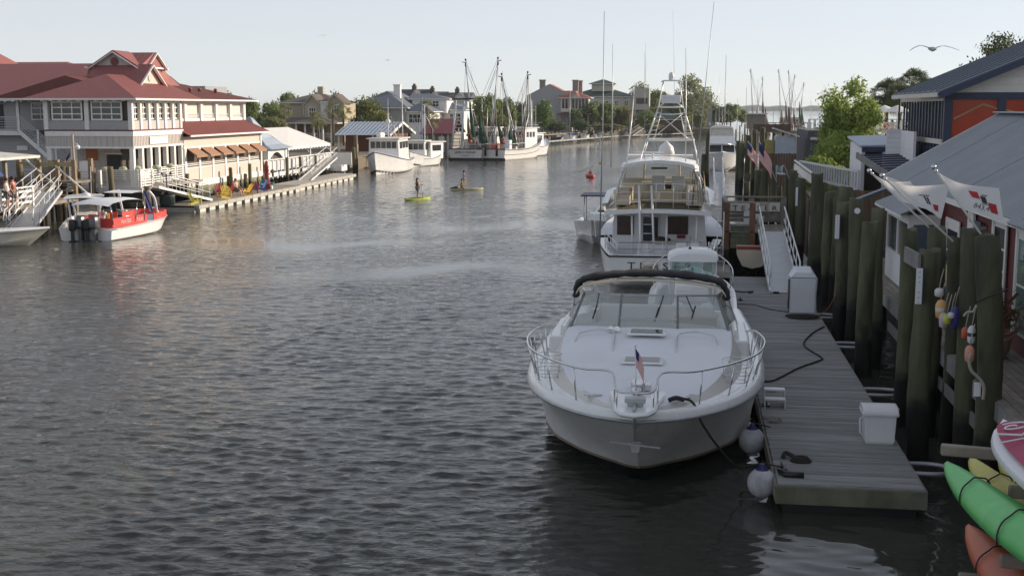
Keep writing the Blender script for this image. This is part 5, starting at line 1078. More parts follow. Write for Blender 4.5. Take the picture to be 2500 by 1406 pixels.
# ---- second storey restaurant with orange glass gable
def glass_house():
    t = thing('blue_trim_restaurant', 'two-storey blue-trimmed restaurant with slatted side and orange-tinted glass gable', 'building', (12, 54, 0))
    SB, W, WC = M['slate'], M['white'], M['whiteclap']
    xe, y0, y1 = 9.0, 47.0, 56.0; xr = 16.6; ze = 7.42; zr = 10.75
    # roof: two planes with overhang
    for sgn in (1,):
        a, b = Vector((xe - .35, y0 - .7, ze - .02)), Vector((xr, y0 - .7, zr)); c, d = Vector((xr, y1 + .6, zr)), Vector((xe - .35, y1 + .6, ze - .02))
        MB().slab([a, b, c, d], .10).build('roof', M['slateroof'], t); a2 = Vector((2 * xr - xe + .35, y0 - .7, ze)); d2 = Vector((2 * xr - xe + .35, y1 + .6, ze)); MB().slab([b, a2, d2, c], .10).build('roof', M['slateroof'], t)
        for k in range(9): MB().beam(a.lerp(d, k / 9 + .05) + Vector((0, 0, .03)), b.lerp(c, k / 9 + .05) + Vector((0, 0, .03)), .03, .04).build('roof_seam', M['slateroof'], t)
        MB().beam(a - Vector((0, .03, .17)), b - Vector((0, .03, .17)), .06, .22).build('barge_board', SB, t)
        MB().beam(a - Vector((.02, .6, .12)) + Vector((0, .6, 0)), d - Vector((.02, 0, .12)), .06, .16).build('gutter', M['offwhite'], t)
    # clapboard gable
    n = 11
    for k in range(n):
        z0 = ze - .05 + k * .28; xl = xe + .1 + max(0, (z0 - ze + .0)) * (xr - xe) / (zr - ze) + .25
        if xl < xr: MB().box(xl, xr + (xr - xl), y0 - .03 + .01 * (k % 2), y0 + .05, z0, z0 + .275).build('gable_board', W, t)
    MB().box(xe, xr * 2 - xe, y0 - .06, y0 + .1, ze - .3, ze - .06).build('gable_beam', SB, t)
    for x in (xe, 10.85, 13.2, 15.6): MB().box(x - .0, x + .28, y0 - .08, y0 + .12, 4.2, ze - .3).build('corner_post', SB, t)
    for x0, x1 in ((9.3, 10.85), (11.13, 13.2), (13.5, 15.6)):
        MB().box(x0, x1, y0, y0 + .03, 5.6, ze - .3).build('tinted_pane', mat('orange_tinted_curtain', (.40, .055, .022), .22, var=.3, sc_=.6, bump=.25, bs=.9, spec=.6, inst=0), t); MB().box(x0, x1, y0 - .02, y0 + .08, 5.45, 5.6).build('sill', SB, t)
    # pale strips on the panes stand in for the gable trim reflected there
    for a, b in (((9.35, 6.42), (10.35, 6.95)), ((10.35, 6.95), (10.84, 6.78))): MB().beam((a[0], y0 - .012, a[1]), (b[0], y0 - .012, b[1]), .02, .06).build('reflected_trim', mat('tan_reflection', (.42, .30, .15), .6), t)
    for a, b in (((11.15, 6.75), (12.4, 6.4)),): MB().beam((a[0], y0 - .012, a[1]), (b[0], y0 - .012, b[1]), .02, .06).build('reflected_trim', mat('tan_reflection', (.42, .30, .15), .6), t)
    MB().box(9.1, 24, y0 + .2, y1 - .2, 0, 4.4).build('lower_wall', WC, t); MB().box(9.6, 24, y0 + 1.2, y1 - .4, 4.5, 7.3).build('inner_room', M['interior'], t)
    MB().box(9.0, 24, y0, y1, 4.35, 4.5).build('floor_slab', SB, t)
    # slatted porch side
    for k in range(14): yy = y0 + .35 + k * .64; MB().box(xe, xe + .06, yy, yy + .16, 4.5, ze - .35).build('porch_slat', SB, t)
    for k in range(7): yy = y0 + .35 + k * 1.28; MB().box(xe - .02, xe + .1, yy + .2, yy + .5, 4.5, 5.35).build('rail_panel', SB, t)
    MB().box(xe - .05, xe + .1, y0, y1, 5.5, 5.68).build('mid_rail', M['offwhite'], t); MB().box(xe - .06, xe + .12, y0, y1, ze - .35, ze - .15).build('head_beam', M['offwhite'], t)
    MB().box(xe + .2, xe + .22, y0 + .2, y1 - .3, 5.7, ze - .4).build('porch_glass', mat('green_reflection_glass', (.10, .12, .06), .15, var=.5, sc_=.7, bump=.1, bs=.8), t)  # green reflection is painted into the glass colour
    for k in range(22): yy = y0 + .2 + k * .4; MB().box(xe - .12, xe + .0, yy, yy + .1, ze - .14, ze - .02).build('rafter_tail', W, t)
glass_house()
t = thing('shade_hall', 'unseen white hall added behind the blue-trimmed restaurant to shade the sportfisher', 'building', (18, 62, 0))  # hall added out of sight to keep sun off the sportfisher hull
MB().box(11.3, 25, 56.7, 67, 0, 7.6).build('wall', M['whiteclap'], t); MB().prism([(11, 7.6), (18, 10.2), (25.3, 7.6)], 10.4, 'y', 56.75).build('roof', M['slateroof'], t)
# tall unseen block added behind the shack so its bulk shades the near dock
t = thing('shade_block', 'unseen tall grey block added behind the red shack to shade the near dock', 'building', (19, 24, 0))
MB().box(14.3, 25, 6, 43, 0, 8.7).build('wall', M['greysiding'], t); MB().prism([(14.0, 8.6), (19.6, 11.0), (25.3, 8.6)], 38, 'y', 5.5).build('roof', M['greymetal'], t)
for k in range(8): MB().box(14.25, 14.3, 8 + 4.4 * k, 9.4 + 4.4 * k, 5.2, 6.6).build('window', M['darkglass'], t)
# ================================================================ left bank: red-roofed waterfront restaurant
def hip(t, x0, x1, y0, y1, ze, zr, ov=.5, m='redroof', ridge='y', ends=(1, 1), fascia='white', th=.12, seams=0, run=None):
    """hipped or gabled roof; ends: 1 hip, 0 gable"""
    a, b, c, d = x0 - ov, x1 + ov, y0 - ov, y1 + ov
    if ridge == 'y':
        xm = (a + b) / 2; r = (run if run else (b - a) / 2); p, q = c + r * ends[0], d - r * ends[1]
        V = [(a, c, ze), (b, c, ze), (b, d, ze), (a, d, ze), (xm, p, zr), (xm, q, zr)]; F = [(1, 2, 5, 4), (3, 0, 4, 5), (0, 1, 4), (2, 3, 5)]
    else:
        ym = (c + d) / 2; r = (run if run else (d - c) / 2); p, q = a + r * ends[0], b - r * ends[1]
        V = [(a, c, ze), (b, c, ze), (b, d, ze), (a, d, ze), (p, ym, zr), (q, ym, zr)]; F = [(0, 1, 5, 4), (2, 3, 4, 5), (3, 0, 4), (1, 2, 5)]
    mb = MB().add(V, F).add([(a, c, ze - .02), (b, c, ze - .02), (b, d, ze - .02), (a, d, ze - .02)], [(0, 1, 2, 3)]); o = mb.build('roof', M[m], t, recalc=False)
    if fascia: MB().box(a, b, c - .03, c, ze - th, ze).box(a, b, d, d + .03, ze - th, ze).box(a - .03, a, c, d, ze - th, ze).box(b, b + .03, c, d, ze - th, ze).build('fascia', M[fascia], t)
    if seams:
        def seam(e0, e1, r0, r1, n):
            for k in range(1, n):
                p = Vector(e0).lerp(Vector(e1), k / n); mb2.beam(p + Vector((0, 0, .02)), Vector(r0(p)) + Vector((0, 0, .02)), .05, .06)
        mb2 = MB(); V = [Vector(v) for v in V]
        for (i, j, k_, l_) in F[:2]:
            e0, e1, r1, r0 = V[i], V[j], V[k_], V[l_]; n = int((e1 - e0).length / seams); dr = (e1 - e0).normalized()
            for k in range(1, n):
                p = e0.lerp(e1, k / n); up = (r0 - e0) - dr * (r0 - e0).dot(dr); u0 = (r0 - e0).dot(dr); u1 = (r1 - e0).dot(dr); u = (p - e0).dot(dr); lo, hi = min(u0, u1), max(u0, u1); L_ = (e1 - e0).length
                f = 1 if lo <= u <= hi else (u / lo if u < lo else (L_ - u) / max(1e-6, L_ - hi))
                if f > .05: mb2.beam(p + Vector((0, 0, .01)), p + up * f + Vector((0, 0, .01)), .035, .012)
        if mb2.v: mb2.build('roof_seam', M[m] if m != 'redroof' else M['seam'], t, kind='stuff')
    return o
def gable_x(t, xf, xb, yc, w_, ze, za, m='redroof', wall='white', ov=.25, vent=True, trim=True):
    """small gable whose face looks towards +x (xf) and runs back to xb"""
    h = w_ / 2
    MB().add([(xf, yc - h, ze), (xf, yc + h, ze), (xf, yc, za)], [(0, 1, 2)]).add([(xf - .05, yc - h, ze), (xf - .05, yc + h, ze), (xf - .05, yc, za)], [(0, 2, 1)]).build('gable_wall', M[wall], t)
    k = ov
    MB().slab([(xf + k, yc - h - k, ze - k * (za - ze) / h + .08), (xf + k, yc, za + .08), (xb, yc, za + .08), (xb, yc - h - k, ze - k * (za - ze) / h + .08)], .07).slab([(xf + k, yc, za + .08), (xf + k, yc + h + k, ze - k * (za - ze) / h + .08), (xb, yc + h + k, ze - k * (za - ze) / h + .08), (xb, yc, za + .08)], .07).build('gable_roof', M[m], t)
    if trim: MB().beam((xf + k + .02, yc - h - k, ze - k * (za - ze) / h), (xf + k + .02, yc, za), .06, .2, up=(1, 0, 0)).beam((xf + k + .02, yc, za), (xf + k + .02, yc + h + k, ze - k * (za - ze) / h), .06, .2, up=(1, 0, 0)).build('barge_board', M['white'], t)
    if vent: MB().tube([(xf + .02, yc, ze + (za - ze) * .38), (xf + .06, yc, ze + (za - ze) * .38)], .3, 14).build('round_vent', M['pinkwallx'], t)
def gable_y(t, yf, yb, xc, w_, ze, za, m='redroof', wall='white', ov=.25, vent=True):
    h = w_ / 2; k = ov; e = ze - k * (za - ze) / h
    MB().add([(xc - h, yf, ze), (xc + h, yf, ze), (xc, yf, za)], [(0, 1, 2)]).build('gable_wall', M[wall], t)
    MB().slab([(xc, yf - k, za + .08), (xc - h - k, yf - k, e + .08), (xc - h - k, yb, e + .08), (xc, yb, za + .08)], .07).slab([(xc + h + k, yf - k, e + .08), (xc, yf - k, za + .08), (xc, yb, za + .08), (xc + h + k, yb, e + .08)], .07).build('gable_roof', M[m], t)
    MB().beam((xc - h - k, yf - k - .02, e), (xc, yf - k - .02, za), .06, .2, up=(0, 1, 0)).beam((xc, yf - k - .02, za), (xc + h + k, yf - k - .02, e), .06, .2, up=(0, 1, 0)).build('barge_board', M['white'], t)
    if vent: MB().tube([(xc, yf - .06, ze + (za - ze) * .36), (xc, yf - .02, ze + (za - ze) * .36)], .3, 14).build('round_vent', mat('dark_red_vent', (.2, .05, .05), .6), t)
def grid_window(t, p0, axis, w_, h_, nx, ny, depth=.06, glass='darkglass', frame='white', bar=.07, name='window'):
    """window with its panes and bars; p0 lower corner nearest -y (axis y) or -x (axis x)"""
    x, y, z = p0
    if axis == 'y': fr = MB().box(x, x + depth, y, y + w_, z, z + .1).box(x, x + depth, y, y + w_, z + h_ - .1, z + h_).box(x, x + depth, y, y + .1, z + .1, z + h_ - .1).box(x, x + depth, y + w_ - .1, y + w_, z + .1, z + h_ - .1)
    else: fr = MB().box(x, x + w_, y - depth, y, z, z + .1).box(x, x + w_, y - depth, y, z + h_ - .1, z + h_).box(x, x + .1, y - depth, y, z + .1, z + h_ - .1).box(x + w_ - .1, x + w_, y - depth, y, z + .1, z + h_ - .1)
    for i in range(1, nx):
        u = w_ * i / nx
        fr.box(x, x + depth, y + u - bar / 2, y + u + bar / 2, z + .1, z + h_ - .1) if axis == 'y' else fr.box(x + u - bar / 2, x + u + bar / 2, y - depth, y, z + .1, z + h_ - .1)
    for j in range(1, ny):
        v = h_ * j / ny
        fr.box(x, x + depth * .9, y + .1, y + w_ - .1, z + v - bar / 2, z + v + bar / 2) if axis == 'y' else fr.box(x + .1, x + w_ - .1, y - depth * .9, y, z + v - bar / 2, z + v + bar / 2)
    o = fr.build(name, M[frame], t)
    g = MB().box(x + .005, x + .015, y + .05, y + w_ - .05, z + .05, z + h_ - .05) if axis == 'y' else MB().box(x + .05, x + w_ - .05, y - .015, y - .005, z + .05, z + h_ - .05)
    g.build('pane', M[glass], o)
    return o
def rail_h(t, p, q, z0, h_, n=4, posts=5, m='white', cap=True, bar=.03, capm=None, pw=.12):
    """horizontal-bar railing from p to q"""
    p, q = Vector((*p, 0)), Vector((*q, 0)); z = Vector((0, 0, 1)); mb = MB()
    for k in range(n): mb.beam(p + z * (z0 + h_ * (k + .6) / (n + .4)), q + z * (z0 + h_ * (k + .6) / (n + .4)), .03, bar)
    mb.build('rail_bars', M[m], t, kind='stuff')
    if cap: MB().beam(p + z * (z0 + h_), q + z * (z0 + h_), .14, .06).build('cap_rail', M[capm or m], t)
    for k in range(posts): a = p.lerp(q, k / max(1, posts - 1)); MB().box(a.x - pw / 2, a.x + pw / 2, a.y - pw / 2, a.y + pw / 2, z0 - .1, z0 + h_ + .06).build('rail_post', M[m], t)
def restaurant():
    t = thing('restaurant', 'two-storey cream waterfront restaurant with red standing-seam roofs and tan awnings', 'building', (-40, 88, 0)); W = M['white']; PW, PX = M['pinkwall'], M['pinkwallx']
    # ---- lower block behind the awnings
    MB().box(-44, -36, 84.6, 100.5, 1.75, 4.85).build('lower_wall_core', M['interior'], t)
    MB().box(-36.0, -35.93, 84.6, 100.5, 4.05, 4.78).build('wall_band', PW, t); MB().box(-36.0, -35.9, 84.5, 100.6, 3.93, 4.05).build('trim_band', W, t)
    MB().box(-36.0, -35.93, 84.6, 100.5, 1.55, 2.5).build('knee_wall', PW, t); MB().box(-36.02, -35.86, 84.5, 100.7, 1.15, 1.58).build('base_band', W, t); MB().box(-36.1, -35.9, 84.6, 100.4, .1, 1.15).build('tidal_wall', mat('mossy_sea_wall', (.22, .22, .12), .9, var=.3, sc_=1, bump=.5, tide=(.8, (.03, .03, .02), .3)), t)
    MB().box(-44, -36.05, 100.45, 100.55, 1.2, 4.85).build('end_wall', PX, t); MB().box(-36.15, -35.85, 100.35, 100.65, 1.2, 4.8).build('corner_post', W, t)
    n = 6; L0, L1 = 84.75, 100.2; st = (L1 - L0) / n
    for k in range(n):
        ya = L0 + st * k; MB().box(-36.0, -35.88, ya - .16, ya + .16, 1.58, 3.95).build('pilaster', W, t)
        MB().slab([(-35.9, ya + .25, 3.95), (-35.15, ya + .25, 3.45), (-35.15, ya + st - .35, 3.45), (-35.9, ya + st - .35, 3.95)], .03).box(-35.18, -35.14, ya + .25, ya + st - .35, 3.3, 3.45).slab([(-35.9, ya + .25, 3.95), (-35.15, ya + .25, 3.3), (-35.15, ya + .25, 3.45)], .02).build('awning', M['awning'], t)
        MB().box(-35.97, -35.9, ya + .2, ya + st - .2, 2.5, 2.58).build('window_sill', W, t); rl = MB()
        for z in (2.68, 2.8): rl.box(-35.98, -35.92, ya + .2, ya + st - .2, z, z + .05)
        rl.build('window_rail', W, t, kind='stuff')
        MB().box(-37.5, -36.3, ya + .4, ya + st * .45, 1.9, 2.7 + .5 * (k % 2)).build('interior_booth', mat('brown_interior', (.14, .08, .05), .8), t)
        # recesses of the openings
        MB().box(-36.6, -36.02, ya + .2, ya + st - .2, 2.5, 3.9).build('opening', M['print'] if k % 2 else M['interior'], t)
    # pent roof between the storeys
    MB().slab([(-35.35, 84.45, 4.9), (-35.35, 101.0, 4.9), (-37.2, 100.4, 5.85), (-37.2, 84.45, 5.85)], .08).build('pent_roof', M['redroof'], t)
    sm = MB()
    for k in range(36): y = 84.8 + .45 * k; sm.beam((-35.36, y, 4.94), (-37.15, y - .05 * (k > 33), 5.86), .045, .02)
    sm.build('roof_seam', M['seam'], t, kind='stuff'); MB().box(-35.42, -35.3, 84.45, 101.0, 4.78, 4.9).build('pent_fascia', W, t)
    MB().slab([(-35.3, 101.0, 4.9), (-37.2, 100.4, 5.85), (-39.5, 100.4, 5.85), (-39.5, 101.0, 4.9)], .05).build('pent_roof_end', M['redroof'], t)
    # ---- upper storey behind the pent roof
    MB().box(-44, -37.35, 84.6, 100.2, 5.7, 7.4).build('upper_room', M['offwhite'], t); MB().box(-37.3, -37.2, 84.5, 100.3, 5.8, 6.05).build('upper_sill', W, t); MB().box(-37.32, -37.18, 84.5, 100.4, 7.2, 7.42).build('upper_beam', W, t)
    for k in range(6):
        y = 84.9 + 3.05 * k; MB().box(-37.35, -37.1, y - .22, y + .22, 5.85, 7.2).build('column', W, t)
        if k < 5: grid_window(t, (-37.5, y + .55, 6.0), 'y', 2.0, 1.25, 3, 3, glass='glassg', bar=.12)
    rb = MB()
    for z in (6.1, 6.22, 6.34): rb.box(-37.28, -37.24, 84.6, 100.2, z, z + .04)
    rb.build('rail_bars', W, t, kind='stuff')
    for y in (100.25,): MB().box(-37.3, -37.08, y - .1, y + .1, 5.85, 7.25).box(-38.6, -38.4, y - .1, y + .1, 5.0, 7.25).build('column', W, t)
    hip(t, -47, -37.0, 80, 101.2, 7.48, 9.0, .55, 'brownroof', 'y', (0, 1), run=6.0, seams=.6)
    for k in range(34): MB().box(-37.4, -36.7, 84.6 + .47 * k, 84.72 + .47 * k, 7.28, 7.38).build('rafter_tail', W, t)
    for k in range(5): MB().lathe([(.12, 0), (.12, .3), (.2, .34), (.05, .45)], 8, (-38.5 - .3 * (k % 2), 87 + 2.6 * k, 7.95)).build('roof_vent', M['redroof'], t)
    # ---- corner tower block with open porch below
    x0, x1, y0, y1 = -42.1, -36, 76.6, 84.6
    MB().box(x0, x1 + .02, y0 - .02, y1, 5.32, 5.42).build('floor_trim', mat('dark_red_trim', (.12, .03, .03), .6), t)
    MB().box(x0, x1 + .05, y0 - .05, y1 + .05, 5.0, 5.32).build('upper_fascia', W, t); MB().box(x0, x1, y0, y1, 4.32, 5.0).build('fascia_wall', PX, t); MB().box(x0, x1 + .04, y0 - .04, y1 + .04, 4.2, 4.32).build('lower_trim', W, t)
    bt = MB()
    for k in range(34): y = y0 + .12 + .235 * k; bt.box(x1, x1 + .03, y, y + .06, 4.34, 4.98)
    for k in range(15): x = x0 + .2 + .41 * k; bt.box(x, x + .04, y0 - .03, y0, 4.34, 4.98)
    bt.build('batten', M['pinkwall'], t, kind='stuff')
    sg_ = MB().box(x1 + .04, x1 + .08, 79.0, 81.9, 4.42, 4.92).build('sign_board', W, t)
    text('lettering', '---- -- ----', .2, mat('pale_red_print', (.6, .2, .18), .6), t, (x1 + .085 + 40, 80.45 - 88, 4.76), (PI / 2, 0, PI / 2), .003); text('lettering', '--- -- ---', .15, mat('pale_red_print', (.6, .2, .18), .6), t, (x1 + .085 + 40, 80.45 - 88, 4.54), (PI / 2, 0, PI / 2), .003)
    # upper walls: sill panels, columns and multi-pane windows
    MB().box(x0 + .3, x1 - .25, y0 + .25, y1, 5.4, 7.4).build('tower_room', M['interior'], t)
    MB().box(x0, x1 - .1, y0 + .08, y0 + .2, 5.42, 6.0).build('sill_panel', M['greysiding'], t); MB().box(x1 - .2, x1 - .08, y0 + .1, y1, 5.42, 6.0).build('sill_panel', PX, t)
    for k in range(7): y = y0 + .12 + 1.29 * k; MB().box(x1 - .24, x1 + .0, y - .15, y + .15, 5.42, 7.4).build('column', W, t)
    for k in range(6): grid_window(t, (x1 - .26, y0 + .42 + 1.29 * k, 6.05), 'y', .98, 1.2, 2, 3, bar=.08)
    for x in (x0 + .1, x0 + 2.95, x1 - .14): MB().box(x - .15, x + .15, y0 + .0, y0 + .22, 5.42, 7.4).build('column', W, t)
    for x in (x0 + .5, x0 + 3.25): grid_window(t, (x, y0 + .1, 6.02), 'x', 2.15, 1.25, 3, 3)
    for k in range(16): MB().box(x1 + .1, x1 + .5, y0 - .3 + .55 * k, y0 - .12 + .55 * k, 7.3, 7.42).build('rafter_tail', W, t)
    for k in range(26): MB().box(-52 + .62 * k, -51.8 + .62 * k, y0 - .45 if k > 15 else 83.4, y0 - .1 if k > 15 else 83.9, 7.26, 7.4).build('rafter_tail', W, t)
    MB().box(x0, x1, y0 + .05, y0 + .25, 7.3, 7.45).box(x1 - .2, x1, y0, y1, 7.25, 7.45).build('head_beam', W, t)
    hip(t, x0 - .6, x1, y0, y1 + 2.0, 7.45, 9.1, .55, 'redroof', 'y', (1, 0), run=4.0, seams=.5)
    gable_x(t, -38.0, -42, 83.9, 4.0, 8.45, 9.8, wall='pinkwall')
    # ---- cupola with cross gables
    MB().loft([[Vector((-42.6 - k, 84.0 - k, z)), Vector((-38.9 + k, 84.0 - k, z)), Vector((-38.9 + k, 88.6 + k, z)), Vector((-42.6 - k, 88.6 + k, z))] for z, k in ((8.2, .5), (9.0, .1), (9.75, 0))], False, False, True).build('cupola', mat('red_cupola_cladding', (.33, .12, .10), .7, wave=((0, 0, -1), .2, .04, 'lap')), t); hip(t, -42.6, -38.9, 84.2, 88.4, 9.75, 10.8, .25, 'redroof', 'x', (1, 0), seams=.5)
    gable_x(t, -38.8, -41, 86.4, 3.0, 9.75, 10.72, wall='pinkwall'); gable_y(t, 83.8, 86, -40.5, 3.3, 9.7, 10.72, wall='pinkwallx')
    # ---- main wing to the left (its long side faces the camera)
    MB().box(-56, -42.1, 84.2, 98, 1.6, 7.4).build('wing_wall', M['greysiding'], t); hip(t, -58, -41, 84, 97, 7.45, 10.2, .6, 'redroof', 'x', (0, 0))
    MB().box(-50.2, -49.4, 84.1, 84.18, 5.4, 7.1).build('door', M['print'], t); MB().box(-45.0, -44.0, 84.08, 84.18, 5.6, 7.2).build('door', M['navy'], t); MB().box(-54, -50.8, 84.1, 84.18, 6.1, 7.0).build('window', mat('brown_curtain_glass', (.12, .08, .03), .4), t)
    grid_window(t, (-43.9 + .3, 84.15, 5.95), 'x', 1.2, 1.3, 2, 3) ; grid_window(t, (-47.2, 84.15, 5.95), 'x', 2.2, 1.3, 3, 3)
    MB().box(-53.5, -46.0, 80.5, 84.1, 4.95, 5.25).build('balcony_floor', W, t); rail_h(t, (-53.5, 80.5), (-46.2, 80.5), 5.25, .95, 5, 5, 'greyrail')
    for x in (-49.6, -46.2): MB().box(x - .1, x + .1, 80.5, 80.7, 5.2, 7.4).build('porch_post', W, t)
    # outside stair running down to the right
    a, b = Vector((-46.0, 80.3, 5.2)), Vector((-41.6, 78.9, 2.2))
    MB().beam(a, b, .08, .3).build('stringer', W, t); MB().beam(a + Vector((0, 1.2, 0)), b + Vector((0, 1.2, 0)), .08, .3).build('stringer', W, t)
    for k in range(14): p = a.lerp(b, k / 13); MB().box(p.x - .16, p.x + .16, p.y, p.y + 1.2, p.z + .1, p.z + .15).build('step', M['greyrail'], t)
    rb = MB()
    for z in (.35, .55, .75, .95, 1.15): rb.beam(a + Vector((0, 0, z)), b + Vector((0, 0, z)), .03, .04)
    rb.build('stair_rail', M['greyrail'], t, kind='stuff')
    for f in (0, .38, .72, 1): p = a.lerp(b, f); MB().box(p.x - .07, p.x + .07, p.y - .07, p.y + .07, p.z, p.z + 1.3).build('rail_post', W, t)
    # ---- brighter roof at far left
    hip(t, -72, -53.5, 89, 99, 8.6, 11.6, .6, 'redroof', 'x', (0, 1), seams=.6, run=3.2); hip(t, -60, -50, 94, 101, 9.6, 10.6, .4, 'redroof', 'x', (0, 1), run=1.6)
    gable_y(t, 82, 96, -57.5, 9.5, 7.4, 10.6, wall='offwhite')
    MB().box(-70, -53.5, 90, 98, 1, 8.6).build('back_wall', M['greysiding'], t)
    # ---- open porch under the corner tower
    for k in range(7): y = y0 + .12 + 1.29 * k; MB().box(x1 - .28, x1 + .0, y - .14, y + .14, 1.75, 4.25).build('porch_column', W, t)
    for x in (x0 + .2, x0 + 1.9): MB().box(x - .15, x + .15, y0, y0 + .28, 1.75, 4.25).build('porch_column', W, t)
    MB().box(x0 - 2, x1 - 2.4, y0 + 3.2, y0 + 3.3, 1.75, 4.2).build('porch_wall', M['pinkwallx'], t); MB().box(-40.9, -40.1, y0 + 3.1, y0 + 3.18, 3.3, 4.1).build('orange_sign', mat('orange_board', (.45, .15, .05), .6), t); MB().box(-39.4, -38.4, y0 + 3.1, y0 + 3.19, 1.8, 3.7).build('door', M['print'], t); MB().box(-39.5, -38.3, y0 + 3.06, y0 + 3.1, 3.7, 3.8).build('door_head', W, t)
    MB().box(x1 - 2.45, x1 - 2.35, y0 + 3.2, y1, 1.75, 4.2).build('porch_wall', M['interior'], t)
    rail_h(t, (x1 + .02, y0 + .1), (x1 + .02, y1), 1.8, 1.0, 6, 7, 'white', pw=.1, bar=.07)
restaurant()
# lower grey building and wing wall at far left
t = thing('grey_building', 'grey lap-sided building at the far left under the red roofs', 'building', (-50, 83, 0))
MB().box(-62, -42.3, 81.3, 83.9, 1.9, 4.95).build('wall', M['greysiding'], t); MB().box(-43.0, -42.2, 81.2, 81.3, 1.9, 5).build('corner_board', M['greyrail'], t); MB().box(-62, -42.3, 81.2, 81.29, 1.5, 2.0).build('base_board', mat('red_brown_base', (.16, .06, .05), .8), t)
MB().box(-46.8, -46.0, 81.22, 81.29, 3.9, 4.2).build('white_plate', M['white'], t)
# ---- terrace decks on piles
def terrace():
    t = thing('terrace_deck', 'white-railed timber terrace on piles running along the left bank', 'deck', (-38, 100, 0)); W = M['white']
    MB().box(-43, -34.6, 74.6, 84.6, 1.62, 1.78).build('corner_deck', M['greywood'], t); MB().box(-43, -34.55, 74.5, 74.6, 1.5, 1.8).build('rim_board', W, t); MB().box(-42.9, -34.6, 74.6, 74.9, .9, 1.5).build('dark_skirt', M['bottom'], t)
    rail_h(t, (-42.8, 74.6), (-40.6, 74.6), 1.8, 1.1, 7, 2, 'greyrail'); rail_h(t, (-39.9, 74.6), (-37.9, 74.6), 1.8, 1.0, 4, 3, 'greyrail'); rail_h(t, (-36.9, 74.6), (-34.9, 74.6), 1.8, 1.1, 8, 2, 'white', bar=.09); rail_h(t, (-34.7, 74.6), (-34.7, 76.3), 1.8, 1.1, 6, 2, 'white', bar=.1)
    MB().box(-37.5, -37.3, 74.45, 74.65, 1.2, 2.9).build('rail_post', W, t)
    for (x, y) in ((-36.5, 76), (-37.5, 75.5), (-36.0, 77.0), (-35.4, 78.6), (-35.3, 80.6)): MB().ball((x, y, 2.92), .3, 8, (1, 1, .55)).build('planter_bush', mat('pale_flowering_bush', (.42, .45, .32), .9, var=.4, sc_=8, bump=1), t)
    MB().box(-41, -39.9, 75.4, 76.2, 1.8, 3.0).build('host_stand', W, t); MB().box(-39.5, -38.8, 76, 76.6, 1.8, 3.4).build('cabinet', W, t)
    # far terrace Y 100-121
    MB().box(-44, -35.8, 100.6, 121, 1.0, 1.2).build('far_deck', M['greywood'], t); MB().box(-35.82, -35.7, 100.7, 121.2, .95, 1.3).build('rim_board', W, t)
    MB().box(-35.86, -35.8, 100.8, 121, 1.45, 2.3).build('rail_panel', M['greyrail'], t)
    for k in range(20): MB().box(-35.88, -35.72, 100.8 + 1.06 * k, 100.9 + 1.06 * k, 1.2, 2.48).build('rail_post', W, t)
    MB().box(-35.9, -35.7, 100.7, 121.2, 2.38, 2.46).build('cap_rail', W, t)
    for k in range(16): MB().box(-35.9, -35.6, 101.2 + 1.25 * k, 101.4 + 1.25 * k, .8, 1.0).build('joist_end', W, t)
    for x in (-36, -38.5): MB().box(x, x + 2.2, 121.0, 121.12, 1.2, 2.4).build('rail_panel', W, t)
    MB().box(-35.9, -34.6, 120.2, 122.2, .6, 1.2).box(-35.7, -34.8, 122.0, 122.1, .2, 2.3).build('landing', W, t)
    for k in range(26):
        y = 75.5 + 1.85 * k if k > 4 else 75 + .3 * k; x = -36.2 - (k % 3) * 1.2
        MB().tube([(x + g.uniform(-.1, .1), y, -1.2), (x, y, 1.6 if y < 84.6 else 1.0)], .14, 8).build('under_post', M['pilefar'], t)
    for k in range(16): y = 101 + 1.3 * k; MB().tube([(-36.0 - .8 * (k % 2), y, -1.2), (-36.0 - .8 * (k % 2), y + g.uniform(-.3, .3), 1.0)], .09, 7).build('under_post', M['pilefar'], t)
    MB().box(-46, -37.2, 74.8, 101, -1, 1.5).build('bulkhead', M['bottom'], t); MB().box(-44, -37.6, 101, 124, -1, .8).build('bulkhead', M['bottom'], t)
    # broad concrete footing seen below the corner
    MB().prism([(-37.0, -.5), (-34.7, -.5), (-34.7, .3), (-35.0, 1.15), (-37.2, 1.15)], 1.0, 'y', 75.2).build('footing', mat('mossy_concrete', (.25, .24, .16), .9, var=.3, bump=.5, tide=(.7, (.03, .03, .02), .3)), t)
g = random.Random(21); terrace()
gangway('gangway', 'white metal stair-gangway sloping from the restaurant corner to the floating dock', (-33.4, 82.2, .5), (-34.6, 76.2, 1.75), .9, m='alu', posts=7)
gangway('gangway', 'pale aluminium gangway at the far end of the left terrace below the tent', (-34.0, 106.3, .45), (-35.1, 118.5, 2.0), 1.1, m='concrete', posts=7)
